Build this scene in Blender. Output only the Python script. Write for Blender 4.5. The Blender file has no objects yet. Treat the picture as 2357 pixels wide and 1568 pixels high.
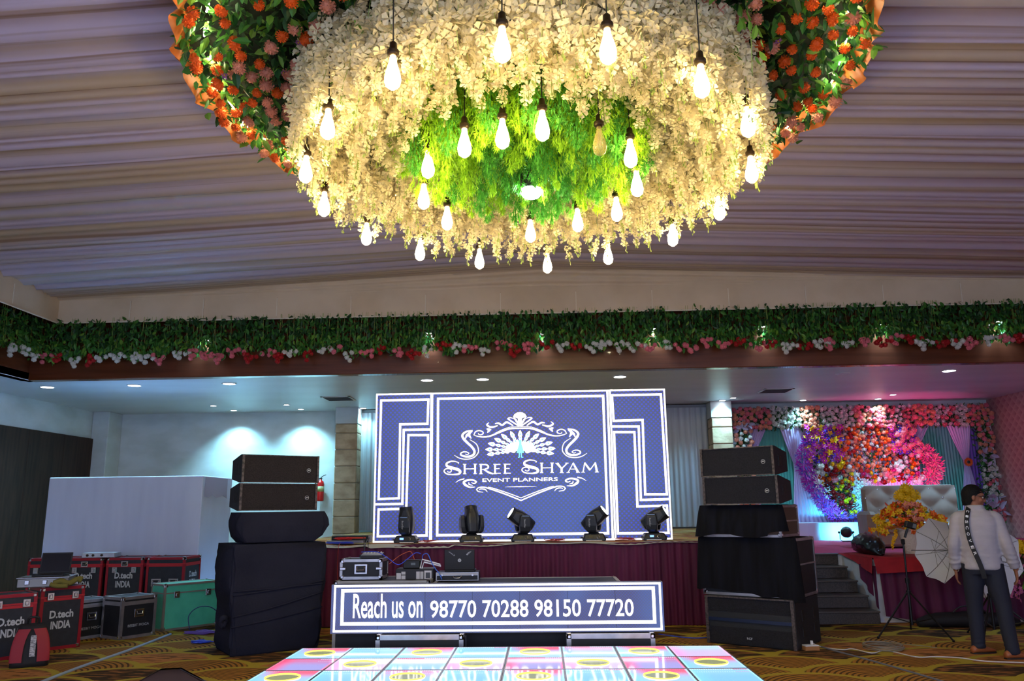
import bpy, bmesh, math, random
from mathutils import Vector, Matrix, Euler
from math import sin, cos, pi, radians, sqrt, atan2, floor

scene = bpy.context.scene
COL = scene.collection
rnd = random.Random(7)

# ------------------------------------------------------------------ camera
PITCH, YAW, ROLL = radians(11.9), 0.035, 0.0125
_r0 = Vector((cos(YAW), sin(YAW), 0))
_u0 = Vector((sin(YAW) * sin(PITCH), -cos(YAW) * sin(PITCH), cos(PITCH)))
_fw = Vector((-sin(YAW) * cos(PITCH), cos(YAW) * cos(PITCH), sin(PITCH)))
_rt = _r0 * cos(ROLL) - _u0 * sin(ROLL)
_up = _r0 * sin(ROLL) + _u0 * cos(ROLL)
_m = Matrix((_rt, _up, -_fw)).transposed().to_4x4()
_m.translation = Vector((0, 0, 1.5))
cam_data = bpy.data.cameras.new('camera')
cam_data.sensor_width = 36.0
cam_data.lens = 36.0 * 1825.0 / 2357.0
cam_data.clip_start = 0.05
cam_data.clip_end = 100
cam = bpy.data.objects.new('camera', cam_data)
cam.matrix_world = _m
COL.objects.link(cam)
scene.camera = cam

# ------------------------------------------------------------------ world, exposure
world = bpy.data.worlds.new('hall_ambient')
scene.world = world
world.use_nodes = True
_bg = world.node_tree.nodes['Background']
_bg.inputs[0].default_value = (0.55, 0.66, 1.0, 1)
_bg.inputs[1].default_value = 0.95
vs = scene.view_settings
vs.view_transform = 'Standard'
vs.look = 'None'
vs.exposure = 1.3
vs.gamma = 1.0
vs.use_curve_mapping = False
try:
    scene.cycles.use_denoising = True
    scene.cycles.max_bounces = 4
    scene.cycles.diffuse_bounces = 2
    scene.cycles.glossy_bounces = 2
    scene.cycles.transmission_bounces = 2
    scene.cycles.use_adaptive_sampling = True
    scene.cycles.adaptive_threshold = 0.12
    scene.cycles.adaptive_min_samples = 16
    scene.cycles.transparent_max_bounces = 6
    scene.cycles.sample_clamp_indirect = 4.0
    scene.cycles.caustics_reflective = False
    scene.cycles.caustics_refractive = False
except Exception:
    pass

# light strengths
BULB_L = 26.0
RING_LED_L = 80.0
SCREEN_L = 0.62
DOWN_W = 125.0
WASH_W = 120.0
PAR_CYAN_W = 130.0
PAR_PINK_W = 95.0
BULB_RGB = (1.0, 0.76, 0.36)
COOL_RGB = (0.36, 0.70, 1.0)

# ------------------------------------------------------------------ helpers
def lin(c):
    return tuple((x / 255 / 12.92) if x / 255 <= 0.04045 else ((x / 255 + 0.055) / 1.055) ** 2.4 for x in c)

MATS = {}
def M(key, rgb=(128, 128, 128), r=0.6, metal=0.0, spec=0.5, em=None, es=0.0, noise=None, bump=None, coat=0.0, transl=0.0, alpha=1.0):
    """procedural Principled material; noise=(scale, rgb2, amount, (sx,sy,sz)), bump=(scale,strength)"""
    if key in MATS:
        return MATS[key]
    m = bpy.data.materials.new(key)
    m.use_nodes = True
    nt = m.node_tree
    b = nt.nodes['Principled BSDF']
    b.inputs['Base Color'].default_value = (*lin(rgb), 1)
    b.inputs['Roughness'].default_value = r
    b.inputs['Metallic'].default_value = metal
    b.inputs['Specular IOR Level'].default_value = spec
    b.inputs['Coat Weight'].default_value = coat
    b.inputs['Alpha'].default_value = alpha
    if em is not None:
        b.inputs['Emission Color'].default_value = (*em, 1)
        b.inputs['Emission Strength'].default_value = es
    if noise or bump:
        tc = nt.nodes.new('ShaderNodeTexCoord')
    if noise:
        mp = nt.nodes.new('ShaderNodeMapping')
        nt.links.new(tc.outputs['Object'], mp.inputs[0])
        if len(noise) > 3:
            mp.inputs['Scale'].default_value = noise[3]
        n = nt.nodes.new('ShaderNodeTexNoise')
        n.inputs['Scale'].default_value = noise[0]
        n.inputs['Detail'].default_value = 5
        nt.links.new(mp.outputs[0], n.inputs['Vector'])
        rp = nt.nodes.new('ShaderNodeMapRange')
        rp.inputs[1].default_value = 0.38
        rp.inputs[2].default_value = 0.66
        rp.inputs[3].default_value = 0.0
        rp.inputs[4].default_value = noise[2]
        nt.links.new(n.outputs[0], rp.inputs[0])
        mx = nt.nodes.new('ShaderNodeMix')
        mx.data_type = 'RGBA'
        mx.inputs[6].default_value = (*lin(rgb), 1)
        mx.inputs[7].default_value = (*lin(noise[1]), 1)
        nt.links.new(rp.outputs[0], mx.inputs[0])
        nt.links.new(mx.outputs[2], b.inputs['Base Color'])
    if bump:
        n2 = nt.nodes.new('ShaderNodeTexNoise')
        n2.inputs['Scale'].default_value = bump[0]
        n2.inputs['Detail'].default_value = 4
        nt.links.new(tc.outputs['Object'], n2.inputs['Vector'])
        bp = nt.nodes.new('ShaderNodeBump')
        bp.inputs['Strength'].default_value = bump[1]
        bp.inputs['Distance'].default_value = 0.02
        nt.links.new(n2.outputs[0], bp.inputs['Height'])
        nt.links.new(bp.outputs[0], b.inputs['Normal'])
    if transl > 0:
        out = nt.nodes['Material Output']
        tr = nt.nodes.new('ShaderNodeBsdfTranslucent')
        tr.inputs[0].default_value = (*lin(rgb), 1)
        ms = nt.nodes.new('ShaderNodeMixShader')
        ms.inputs[0].default_value = transl
        nt.links.new(b.outputs[0], ms.inputs[1])
        nt.links.new(tr.outputs[0], ms.inputs[2])
        nt.links.new(ms.outputs[0], out.inputs[0])
    if em is not None and key in NOSAMPLE:
        m.cycles.emission_sampling = 'NONE'   # tiny glows: seen, but not sampled as lamps
    MATS[key] = m
    return m

NOSAMPLE = ('led_white_line', 'led_teal', 'led_blue_dot', 'yellow_neon_ring', 'olive_glass_disc', 'downlight_lens', 'spot_lens', 'lit_moving_lens', 'lcd_on')
class N:
    """tiny node-graph helper"""
    def __init__(s, key):
        s.m = bpy.data.materials.new(key)
        s.m.use_nodes = True
        s.nt = s.m.node_tree
        s.b = s.nt.nodes['Principled BSDF']
        MATS[key] = s.m
    def new(s, t, **kw):
        n = s.nt.nodes.new(t)
        for k, v in kw.items():
            setattr(n, k, v)
        return n
    def put(s, sock, v):
        if hasattr(v, 'is_linked') or hasattr(v, 'links'):
            s.nt.links.new(v, sock)
        else:
            sock.default_value = v
    def math(s, op, a, b=0.0, c=0.0):
        n = s.new('ShaderNodeMath', operation=op)
        for i, v in enumerate((a, b, c)):
            s.put(n.inputs[i], v)
        return n.outputs[0]
    def mix(s, f, a, b):
        n = s.new('ShaderNodeMix', data_type='RGBA')
        s.put(n.inputs[0], f)
        s.put(n.inputs[6], a if not isinstance(a, tuple) else (*a, 1))
        s.put(n.inputs[7], b if not isinstance(b, tuple) else (*b, 1))
        return n.outputs[2]
    def xyz(s, coord='Object'):
        tc = s.new('ShaderNodeTexCoord')
        sp = s.new('ShaderNodeSeparateXYZ')
        s.nt.links.new(tc.outputs[coord], sp.inputs[0])
        return sp.outputs[0], sp.outputs[1], sp.outputs[2]
    def noise(s, scale, detail=4, vec=None, scl=None):
        tc = s.new('ShaderNodeTexCoord')
        v = tc.outputs['Object']
        if scl:
            mp = s.new('ShaderNodeMapping')
            mp.inputs['Scale'].default_value = scl
            s.nt.links.new(v, mp.inputs[0])
            v = mp.outputs[0]
        n = s.new('ShaderNodeTexNoise')
        n.inputs['Scale'].default_value = scale
        n.inputs['Detail'].default_value = detail
        s.nt.links.new(v, n.inputs['Vector'])
        return n.outputs[0]
    def step(s, v, a, b):
        n = s.new('ShaderNodeMapRange', interpolation_type='SMOOTHSTEP')
        s.put(n.inputs[0], v)
        n.inputs[1].default_value = a
        n.inputs[2].default_value = b
        return n.outputs[0]

def Rz(a):
    return Matrix.Rotation(a, 3, 'Z')
def Rx(a):
    return Matrix.Rotation(a, 3, 'X')
def Ry(a):
    return Matrix.Rotation(a, 3, 'Y')

class MB:
    """mesh builder"""
    def __init__(s):
        s.v, s.f, s.mi = [], [], []
    def add(s, vs, fs, mi=0):
        o = len(s.v)
        s.v.extend([tuple(p) for p in vs])
        s.f.extend([tuple(i + o for i in f) for f in fs])
        s.mi.extend([mi] * len(fs))
        return s
    def box(s, c, d, mi=0, R=None):
        c = Vector(c)
        hx, hy, hz = d[0] / 2, d[1] / 2, d[2] / 2
        vs = [Vector((x, y, z)) for z in (-hz, hz) for y in (-hy, hy) for x in (-hx, hx)]
        if R is not None:
            vs = [R @ v for v in vs]
        return s.add([v + c for v in vs], [(0, 2, 3, 1), (4, 5, 7, 6), (0, 1, 5, 4), (2, 6, 7, 3), (0, 4, 6, 2), (1, 3, 7, 5)], mi)
    def cbox(s, c, d, ch, mi=0, R=None):
        """box with chamfered edges"""
        c = Vector(c)
        h = [x / 2 for x in d]
        ch = min(ch, min(h) * 0.9)
        vs, idx = [], {}
        for sx in (-1, 1):
            for sy in (-1, 1):
                for sz in (-1, 1):
                    for ax in range(3):
                        p = [sx * (h[0] - ch), sy * (h[1] - ch), sz * (h[2] - ch)]
                        p[ax] = (sx, sy, sz)[ax] * h[ax]
                        idx[(sx, sy, sz, ax)] = len(vs)
                        vs.append(Vector(p))
        fs = []
        for ax in range(3):
            a, b = (ax + 1) % 3, (ax + 2) % 3
            for sg in (-1, 1):
                q = []
                for sa, sb in ((-1, -1), (1, -1), (1, 1), (-1, 1)):
                    k = [0, 0, 0]
                    k[ax], k[a], k[b] = sg, sa, sb
                    q.append(idx[(*k, ax)])
                fs.append(tuple(q if sg > 0 else q[::-1]))
            for sa in (-1, 1):
                for sb in (-1, 1):
                    k1, k2 = [0, 0, 0], [0, 0, 0]
                    k1[ax], k1[a], k1[b] = -1, sa, sb
                    k2[ax], k2[a], k2[b] = 1, sa, sb
                    q = [idx[(*k1, a)], idx[(*k2, a)], idx[(*k2, b)], idx[(*k1, b)]]
                    fs.append(tuple(q if sa * sb < 0 else q[::-1]))
        for sx in (-1, 1):
            for sy in (-1, 1):
                for sz in (-1, 1):
                    q = [idx[(sx, sy, sz, k)] for k in range(3)]
                    fs.append(tuple(q if sx * sy * sz > 0 else q[::-1]))
        if R is not None:
            vs = [R @ v for v in vs]
        return s.add([v + c for v in vs], fs, mi)
    def prism(s, poly, y0, y1, mi=0, axis='Y', R=None, c=(0, 0, 0)):
        """2-D polygon (x,z) extruded along y; axis='Z': polygon (x,y) along z; axis='X': polygon (y,z) along x"""
        n = len(poly)
        def pt(p, t):
            v = Vector((p[0], t, p[1])) if axis == 'Y' else (Vector((p[0], p[1], t)) if axis == 'Z' else Vector((t, p[0], p[1])))
            return (R @ v if R is not None else v) + Vector(c)
        vs = [pt(p, y0) for p in poly] + [pt(p, y1) for p in poly]
        fs = [tuple(range(n)), tuple(range(2 * n - 1, n - 1, -1))]
        fs += [(i, i + n, (i + 1) % n + n, (i + 1) % n) for i in range(n)]
        return s.add(vs, fs, mi)
    def tube(s, path, r, n=6, mi=0, closed=False):
        path = [Vector(p) for p in path]
        k = len(path)
        rs = r if isinstance(r, (list, tuple)) else [r] * k
        o = len(s.v)
        prev = None
        for i, p in enumerate(path):
            if closed:
                t = path[(i + 1) % k] - path[i - 1]
            else:
                t = path[min(i + 1, k - 1)] - path[max(i - 1, 0)]
            t = t.normalized() if t.length > 1e-9 else Vector((0, 0, 1))
            a = prev - t * prev.dot(t) if prev is not None else t.orthogonal()
            a = a.normalized() if a.length > 1e-6 else t.orthogonal().normalized()
            prev = a
            b = t.cross(a)
            for j in range(n):
                th = 2 * pi * j / n
                s.v.append(tuple(p + (a * cos(th) + b * sin(th)) * rs[i]))
        for i in range(k if closed else k - 1):
            i2 = (i + 1) % k
            for j in range(n):
                j2 = (j + 1) % n
                s.f.append((o + i * n + j, o + i * n + j2, o + i2 * n + j2, o + i2 * n + j))
                s.mi.append(mi)
        if not closed:
            s.f.append(tuple(o + j for j in range(n - 1, -1, -1)))
            s.f.append(tuple(o + (k - 1) * n + j for j in range(n)))
            s.mi += [mi, mi]
        return s
    def lathe(s, prof, n=16, c=(0, 0, 0), R=None, mi=0):
        """prof: (radius, z)"""
        c = Vector(c)
        o = len(s.v)
        for r, z in prof:
            for j in range(n):
                p = Vector((r * cos(2 * pi * j / n), r * sin(2 * pi * j / n), z))
                s.v.append(tuple((R @ p if R is not None else p) + c))
        for i in range(len(prof) - 1):
            for j in range(n):
                j2 = (j + 1) % n
                s.f.append((o + i * n + j, o + i * n + j2, o + (i + 1) * n + j2, o + (i + 1) * n + j))
                s.mi.append(mi)
        s.f.append(tuple(o + j for j in range(n - 1, -1, -1)))
        s.f.append(tuple(o + (len(prof) - 1) * n + j for j in range(n)))
        s.mi += [mi, mi]
        return s
    def loft(s, rings, mi=0, cap=True):
        o = len(s.v)
        n = len(rings[0])
        for r in rings:
            s.v.extend([tuple(p) for p in r])
        for i in range(len(rings) - 1):
            for j in range(n):
                j2 = (j + 1) % n
                s.f.append((o + i * n + j, o + i * n + j2, o + (i + 1) * n + j2, o + (i + 1) * n + j))
                s.mi.append(mi)
        if cap:
            s.f.append(tuple(o + j for j in range(n - 1, -1, -1)))
            s.f.append(tuple(o + (len(rings) - 1) * n + j for j in range(n)))
            s.mi += [mi, mi]
        return s
    def grid(s, nu, nv, fn, mi=0, closeu=False):
        o = len(s.v)
        for j in range(nv + 1):
            for i in range(nu + (0 if closeu else 1)):
                s.v.append(tuple(fn(i / nu, j / nv)))
        w = nu if closeu else nu + 1
        for j in range(nv):
            for i in range(nu):
                i2 = (i + 1) % w if closeu else i + 1
                s.f.append((o + j * w + i, o + j * w + i2, o + (j + 1) * w + i2, o + (j + 1) * w + i))
                s.mi.append(mi)
        return s
    def ball(s, c, r, n=10, m=6, mi=0, sc=(1, 1, 1), R=None, jit=0.0):
        c = Vector(c)
        o = len(s.v)
        def put(p):
            p = Vector((p[0] * sc[0], p[1] * sc[1], p[2] * sc[2])) * (r * (1 + rnd.uniform(-jit, jit)))
            s.v.append(tuple((R @ p if R is not None else p) + c))
        put((0, 0, -1))
        for i in range(1, m):
            ph = pi * i / m - pi / 2
            for j in range(n):
                th = 2 * pi * j / n
                put((cos(ph) * cos(th), cos(ph) * sin(th), sin(ph)))
        put((0, 0, 1))
        last = o + 1 + (m - 1) * n
        for j in range(n):
            s.f.append((o, o + 1 + (j + 1) % n, o + 1 + j))
            s.f.append((last, last - n + j, last - n + (j + 1) % n))
            s.mi += [mi, mi]
        for i in range(m - 2):
            for j in range(n):
                a = o + 1 + i * n
                s.f.append((a + j, a + (j + 1) % n, a + n + (j + 1) % n, a + n + j))
                s.mi.append(mi)
        return s
    def mesh(s, name, mats, smooth=False):
        me = bpy.data.meshes.new(name)
        me.from_pydata(s.v, [], s.f)
        for m in (mats if isinstance(mats, (list, tuple)) else [mats]):
            me.materials.append(m)
        if any(s.mi):
            me.polygons.foreach_set('material_index', s.mi)
        if smooth:
            me.polygons.foreach_set('use_smooth', [True] * len(me.polygons))
        me.update()
        return me
    def build(s, name, mats, par=None, smooth=False, loc=None, rz=0.0):
        return put(s.mesh(name, mats, smooth), name, par, loc, rz)

def put(me, name, par=None, loc=None, rz=0.0, rot=None, scale=None):
    o = bpy.data.objects.new(name, me)
    COL.objects.link(o)
    if par is not None:
        o.parent = par
    if loc is not None:
        o.location = loc
    if rot is not None:
        o.rotation_euler = rot
    elif rz:
        o.rotation_euler = (0, 0, rz)
    if scale is not None:
        o.scale = (scale,) * 3 if isinstance(scale, (int, float)) else scale
    return o

def tag(o, label, cat, group=None, kind=None):
    o['label'] = label
    o['category'] = cat
    if group:
        o['group'] = group
    if kind:
        o['kind'] = kind
    return o

def thing(name, label, cat, loc=(0, 0, 0), rz=0.0, group=None, kind=None):
    o = put(None, name, None, loc, rz)
    o.empty_display_size = 0.1
    return tag(o, label, cat, group, kind)

def struct(o, label, cat):
    return tag(o, label, cat, kind='structure')

def spot(par, loc, target, watts, rgb, angle=80, blend=0.6, radius=0.04, name='lamp_light'):
    l = bpy.data.lights.new(name, 'SPOT')
    l.energy = watts
    l.color = rgb
    l.spot_size = radians(angle)
    l.spot_blend = blend
    l.shadow_soft_size = radius
    o = bpy.data.objects.new(name, l)
    COL.objects.link(o)
    if par is not None:
        o.parent = par
    o.location = loc
    o.rotation_euler = (Vector(target) - Vector(loc)).to_track_quat('-Z', 'Y').to_euler()
    return o

def smooth_path(pts, k=6, closed=False):
    """Catmull-Rom"""
    P = [Vector(p) for p in pts]
    n = len(P)
    out = []
    for i in range(n if closed else n - 1):
        a = P[i - 1] if (closed or i > 0) else P[0]
        b = P[i]
        c = P[(i + 1) % n]
        d = P[(i + 2) % n] if (closed or i + 2 < n) else P[n - 1]
        for t in range(k):
            t /= k
            out.append(0.5 * ((2 * b) + (c - a) * t + (2 * a - 5 * b + 4 * c - d) * t * t + (3 * b - a - 3 * c + d) * t ** 3))
    if not closed:
        out.append(P[-1])
    return out

def rr(cx, cy, w, d, rad, n=3, ang=0.0):
    """rounded rectangle outline, counter-clockwise"""
    pts = []
    for qx, qy, a0 in ((1, 1, 0), (-1, 1, pi / 2), (-1, -1, pi), (1, -1, 3 * pi / 2)):
        for i in range(n + 1):
            a = a0 + (pi / 2) * i / n
            x = qx * (w / 2 - rad) + rad * cos(a)
            y = qy * (d / 2 - rad) + rad * sin(a)
            pts.append((cx + x * cos(ang) - y * sin(ang), cy + x * sin(ang) + y * cos(ang)))
    return pts

def text_mesh(txt, box, depth, mat, name='lettering', bold=0.0, shear=0.0, fit=True):
    """flat lettering in the local XZ plane (front towards -Y); box=(x0,z0,x1,z1)"""
    cu = bpy.data.curves.new('t', 'FONT')
    cu.body = txt
    cu.size = 1.0
    cu.offset = bold
    cu.shear = shear
    cu.resolution_u = 3
    ob = bpy.data.objects.new('t', cu)
    COL.objects.link(ob)
    dg = bpy.context.evaluated_depsgraph_get()
    me = bpy.data.meshes.new_from_object(ob.evaluated_get(dg))
    bpy.data.objects.remove(ob)
    bpy.data.curves.remove(cu)
    xs = [v.co.x for v in me.vertices]
    ys = [v.co.y for v in me.vertices]
    x0, x1, y0, y1 = min(xs), max(xs), min(ys), max(ys)
    sx = (box[2] - box[0]) / (x1 - x0)
    sy = (box[3] - box[1]) / (y1 - y0)
    for v in me.vertices:
        v.co = Vector((box[0] + (v.co.x - x0) * sx, -depth, box[1] + (v.co.y - y0) * sy))
    me.name = name
    me.materials.clear()
    me.materials.append(mat)
    for p in me.polygons:
        p.material_index = 0
    return me

def ribbon(mb, pts, ws, y=0.0, k=5, mi=0, closed=False):
    """flat stroke of varying width in the XZ plane"""
    P = [Vector((p[0], 0, p[1])) for p in pts]
    if k > 1 and len(P) > 2:
        n = len(P)
        Q = smooth_path(P, k)
        W = []
        for i in range(n - 1):
            for t in range(k):
                W.append(ws[i] + (ws[i + 1] - ws[i]) * t / k)
        W.append(ws[-1])
    else:
        Q, W = P, list(ws)
    L, Rr = [], []
    m = len(Q)
    for i in range(m):
        t = Q[min(i + 1, m - 1)] - Q[max(i - 1, 0)]
        t = t.normalized() if t.length > 1e-9 else Vector((1, 0, 0))
        nrm = Vector((-t.z, 0, t.x))
        L.append(Q[i] + nrm * W[i] / 2)
        Rr.append(Q[i] - nrm * W[i] / 2)
    vs = [(p.x, y, p.z) for p in L] + [(p.x, y, p.z) for p in Rr]
    mb.add(vs, [(i, i + 1, m + i + 1, m + i) for i in range(m - 1)], mi)

def frame_line(mb, pts, w, y, closed=True, rad=0.03):
    """mitred outline stroke in XZ plane"""
    P = [Vector((p[0], p[1])) for p in pts]
    n = len(P)
    o = len(mb.v)
    A, B = [], []
    for i in range(n):
        if closed:
            d0 = (P[i] - P[i - 1]).normalized()
            d1 = (P[(i + 1) % n] - P[i]).normalized()
        else:
            d0 = (P[i] - P[i - 1]).normalized() if i else (P[1] - P[0]).normalized()
            d1 = (P[i + 1] - P[i]).normalized() if i < n - 1 else d0
        n0, n1 = Vector((-d0.y, d0.x)), Vector((-d1.y, d1.x))
        mtr = (n0 + n1)
        mtr = mtr / max(1e-6, mtr.dot(n0)) * (w / 2)
        A.append(P[i] + mtr)
        B.append(P[i] - mtr)
    mb.v.extend([(p.x, y, p.y) for p in A] + [(p.x, y, p.y) for p in B])
    for i in range(n if closed else n - 1):
        j = (i + 1) % n
        mb.f.append((o + i, o + j, o + n + j, o + n + i))
        mb.mi.append(0)
# ------------------------------------------------------------------ materials for the hall
def carpet_material(key, cols, su, sv):
    n = N(key)
    x, y, z = n.xyz()
    u = n.math('MULTIPLY', x, 1 / su)
    v = n.math('MULTIPLY', y, 1 / sv)
    def cell(shift):
        r = n.math('SUBTRACT', n.math('FLOOR', v), shift)
        off = n.math('MULTIPLY', n.math('PINGPONG', r, 1.0), 0.5)
        uu = n.math('ADD', u, off)
        fx = n.math('SUBTRACT', n.math('FRACT', uu), 0.5)
        fy = n.math('MULTIPLY', n.math('SUBTRACT', v, r), sv / su)
        d = n.math('DIVIDE', n.math('SQRT', n.math('ADD', n.math('MULTIPLY', fx, fx), n.math('MULTIPLY', fy, fy))), 0.56)
        h = n.math('FRACT', n.math('MULTIPLY', n.math('SINE', n.math('ADD', n.math('MULTIPLY', n.math('FLOOR', uu), 12.9), n.math('MULTIPLY', r, 7.31))), 437.5))
        return d, h, fx, fy
    d1, h1, fx1, fy1 = cell(0)
    d2, h2, fx2, fy2 = cell(1)
    front = n.math('LESS_THAN', d2, 1.0)
    inv = n.math('SUBTRACT', 1.0, front)
    pick = lambda a, b: n.math('ADD', n.math('MULTIPLY', a, front), n.math('MULTIPLY', b, inv))
    d, h = pick(d2, d1), pick(h2, h1)
    fx = pick(fx2, fx1)
    ringw = n.math('SINE', n.math('MULTIPLY', n.math('ADD', d, n.math('MULTIPLY', n.math('ABSOLUTE', fx), 0.6)), 62.0))
    rings = n.step(ringw, 0.1, 0.5)
    ticks = n.step(n.noise(9.0, 2, scl=(0.5, 2.2, 1)), 0.52, 0.58)
    dark = n.mix(n.math('MULTIPLY', ticks, 0.55), lin(cols[0]), lin(cols[1]))
    gold = n.mix(rings, lin(cols[2]), lin(cols[3]))
    tan = n.mix(n.math('MULTIPLY', ticks, 0.8), lin(cols[1]), lin(cols[0]))
    inner = n.mix(n.math('GREATER_THAN', h, 0.4), dark, gold)
    inner = n.mix(n.math('GREATER_THAN', h, 0.75), inner, tan)
    band = n.step(d, 0.86, 0.90)
    col = n.mix(band, inner, lin(cols[4]))
    fib = n.noise(160.0, 2)
    col = n.mix(n.math('MULTIPLY', fib, 0.5), col, lin(cols[0]))
    n.put(n.b.inputs['Base Color'], col)
    n.b.inputs['Roughness'].default_value = 0.95
    n.b.inputs['Specular IOR Level'].default_value = 0.1
    bp = n.new('ShaderNodeBump')
    bp.inputs['Strength'].default_value = 0.4
    bp.inputs['Distance'].default_value = 0.01
    n.nt.links.new(fib, bp.inputs['Height'])
    n.nt.links.new(bp.outputs[0], n.b.inputs['Normal'])
    return n.m

m_carpet = carpet_material('hall_carpet', [(66, 52, 38), (206, 138, 80), (190, 134, 62), (92, 68, 40), (196, 176, 66)], 1.15, 0.42)
m_stagecarpet = carpet_material('stage_carpet', [(120, 40, 30), (200, 170, 120), (190, 60, 40), (214, 190, 120), (170, 150, 60)], 0.7, 0.30)
m_paint = M('white_wall_paint', (216, 222, 226), 0.7, noise=(1.3, (186, 192, 190), 0.7, (1, 1, 2)), bump=(25, 0.03))
m_ceilpaint = M('ceiling_paint', (212, 216, 222), 0.38, noise=(0.6, (196, 200, 206), 0.6, (1, 3, 1)), bump=(1.6, 0.04))
m_partition = M('white_panel_paint', (212, 226, 255), 0.5, noise=(1.1, (196, 210, 242), 0.8, (3, 1, 0.4)))
m_beam = M('brown_lacquered_wood', (104, 56, 34), 0.22, spec=0.5, noise=(2.0, (82, 42, 24), 0.8, (0.4, 1, 6)), coat=0.3)
m_darkwood = M('dark_wood_veneer', (60, 40, 32), 0.5, spec=0.25, noise=(3, (38, 24, 18), 0.9, (1, 5, 0.5)))
m_cream = M('cream_satin', (226, 206, 176), 0.55, noise=(1.5, (206, 184, 150), 0.6), bump=(2.0, 0.15))
m_seam = M('pale_seam_thread', (238, 226, 204), 0.6)

def drape_mat():
    n = N('pleated_ceiling_cloth')
    s1 = n.noise(1.0, 3, scl=(0.04, 3.4, 0.04))
    s2 = n.noise(1.0, 2, scl=(0.02, 16.0, 0.02))
    c = n.mix(n.step(s1, 0.42, 0.62), lin((210, 196, 216)), lin((206, 186, 160)))
    c = n.mix(n.math('MULTIPLY', n.step(s2, 0.56, 0.70), 0.8), c, lin((150, 120, 96)))
    n.put(n.b.inputs['Base Color'], c)
    n.b.inputs['Roughness'].default_value = 0.42
    n.b.inputs['Specular IOR Level'].default_value = 0.4
    return n.m
m_drape = drape_mat()

def wallpaper_mat():
    n = N('pink_triangle_wallpaper')
    x, y, z = n.xyz()
    a = n.math('MULTIPLY', y, 5.0)
    b = n.math('MULTIPLY', z, 5.0)
    w1 = n.math('FRACT', n.math('ADD', a, b))
    w2 = n.math('FRACT', n.math('SUBTRACT', a, b))
    t = n.math('GREATER_THAN', w1, w2)
    sh = n.math('MULTIPLY', n.math('ADD', n.math('MULTIPLY', t, w1), n.math('MULTIPLY', n.math('SUBTRACT', 1.0, t), w2)), 0.8)
    c = n.mix(sh, lin((176, 108, 112)), lin((222, 168, 164)))
    n.put(n.b.inputs['Base Color'], c)
    n.b.inputs['Roughness'].default_value = 0.6
    return n.m
m_pinkwall = wallpaper_mat()
m_stone = M('sandstone_tile', (206, 184, 150), 0.65, noise=(4, (160, 134, 104), 0.8, (1, 1, 1.5)), bump=(9, 0.4))
m_mortar = M('pillar_mortar', (150, 136, 116), 0.8)
m_black = M('black_plastic', (20, 20, 22), 0.5)
m_darkmetal = M('bronze_metal', (58, 46, 34), 0.4, metal=0.7)
m_chrome = M('chrome', (205, 205, 210), 0.22, metal=1.0)
m_alu = M('aluminium', (190, 190, 194), 0.38, metal=0.85, noise=(8, (150, 150, 156), 0.6))

# ------------------------------------------------------------------ room shell
def plane_box(name, x0, x1, y0, y1, z0, z1, mat, label, cat):
    o = MB().box(((x0 + x1) / 2, (y0 + y1) / 2, (z0 + z1) / 2), (x1 - x0, y1 - y0, z1 - z0)).build(name, mat)
    return struct(o, label, cat)

plane_box('floor', -9.6, 9.5, -3, 17.1, -0.1, 0.0, m_carpet, 'patterned brown and gold carpet floor of the banquet hall', 'floor')
plane_box('wall_back', -9.6, 9.5, 17.0, 17.15, 0, 5.5, m_paint, 'white painted back wall behind stage and screen', 'wall')
plane_box('wall_left', -9.65, -9.5, -3, 17.0, 0, 5.5, m_paint, 'white painted side wall above the dark wood panelling', 'wall')
plane_box('wall_right', 9.4, 9.55, -3, 17.0, 0, 5.5, m_pinkwall, 'pink wall papered with embossed triangles beside the floral stage', 'wall')
plane_box('ceiling_light_blocker', -9.65, 9.55, -3, 17.15, 5.5, 5.6, M('dark_blocker', (70, 66, 66), 0.9), 'unseen dark cover above the draped cloth, added to block light from above', 'ceiling')  # unseen cover, added to keep world light from leaking in above the drape
cl = MB()
cl.box((-0.05, 14.75, 3.66), (19.0, 4.5, 0.12))
cl.box((-8.88, 4.6, 3.66), (1.3, 15.8, 0.12))
cl.box((8.80, 4.6, 3.66), (1.3, 15.8, 0.12))
struct(cl.build('ceiling', m_ceilpaint), 'white painted low ceiling with downlights above the stage', 'ceiling')
bm_ = MB()
bm_.cbox((-0.05, 12.41, 4.3), (16.6, 0.18, 1.4), 0.01)
struct(bm_.build('trim_1', m_beam), 'glossy brown wooden beam face above the stage opening', 'beam')
bm_ = MB()
bm_.cbox((-8.31, 4.72, 4.3), (0.16, 15.4, 1.4), 0.01)
struct(bm_.build('trim_2', m_beam), 'brown wooden beam running along the side aisle', 'beam')
bm_ = MB()
bm_.cbox((8.21, 4.72, 4.3), (0.16, 15.4, 1.4), 0.01)
struct(bm_.build('trim_3', m_beam), 'brown wooden beam above the pink papered aisle', 'beam')
pw = put(None, 'door_1')
struct(pw, 'dark brown wood veneer panelling on the side wall', 'panelling')
for i in range(5):
    MB().cbox((-9.47, 11.65 + i * 1.1 + 0.55 - 0.5 - 0.25 + 0.15, 1.515), (0.05, 1.095, 3.03), 0.006).build('wood_panel', m_darkwood, pw)
struct(MB().cbox((-9.32, 16.73, 1.8), (0.36, 0.54, 3.6), 0.01).build('trim_4', m_paint), 'white corner pilaster beside the dark panelling', 'pilaster')
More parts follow.
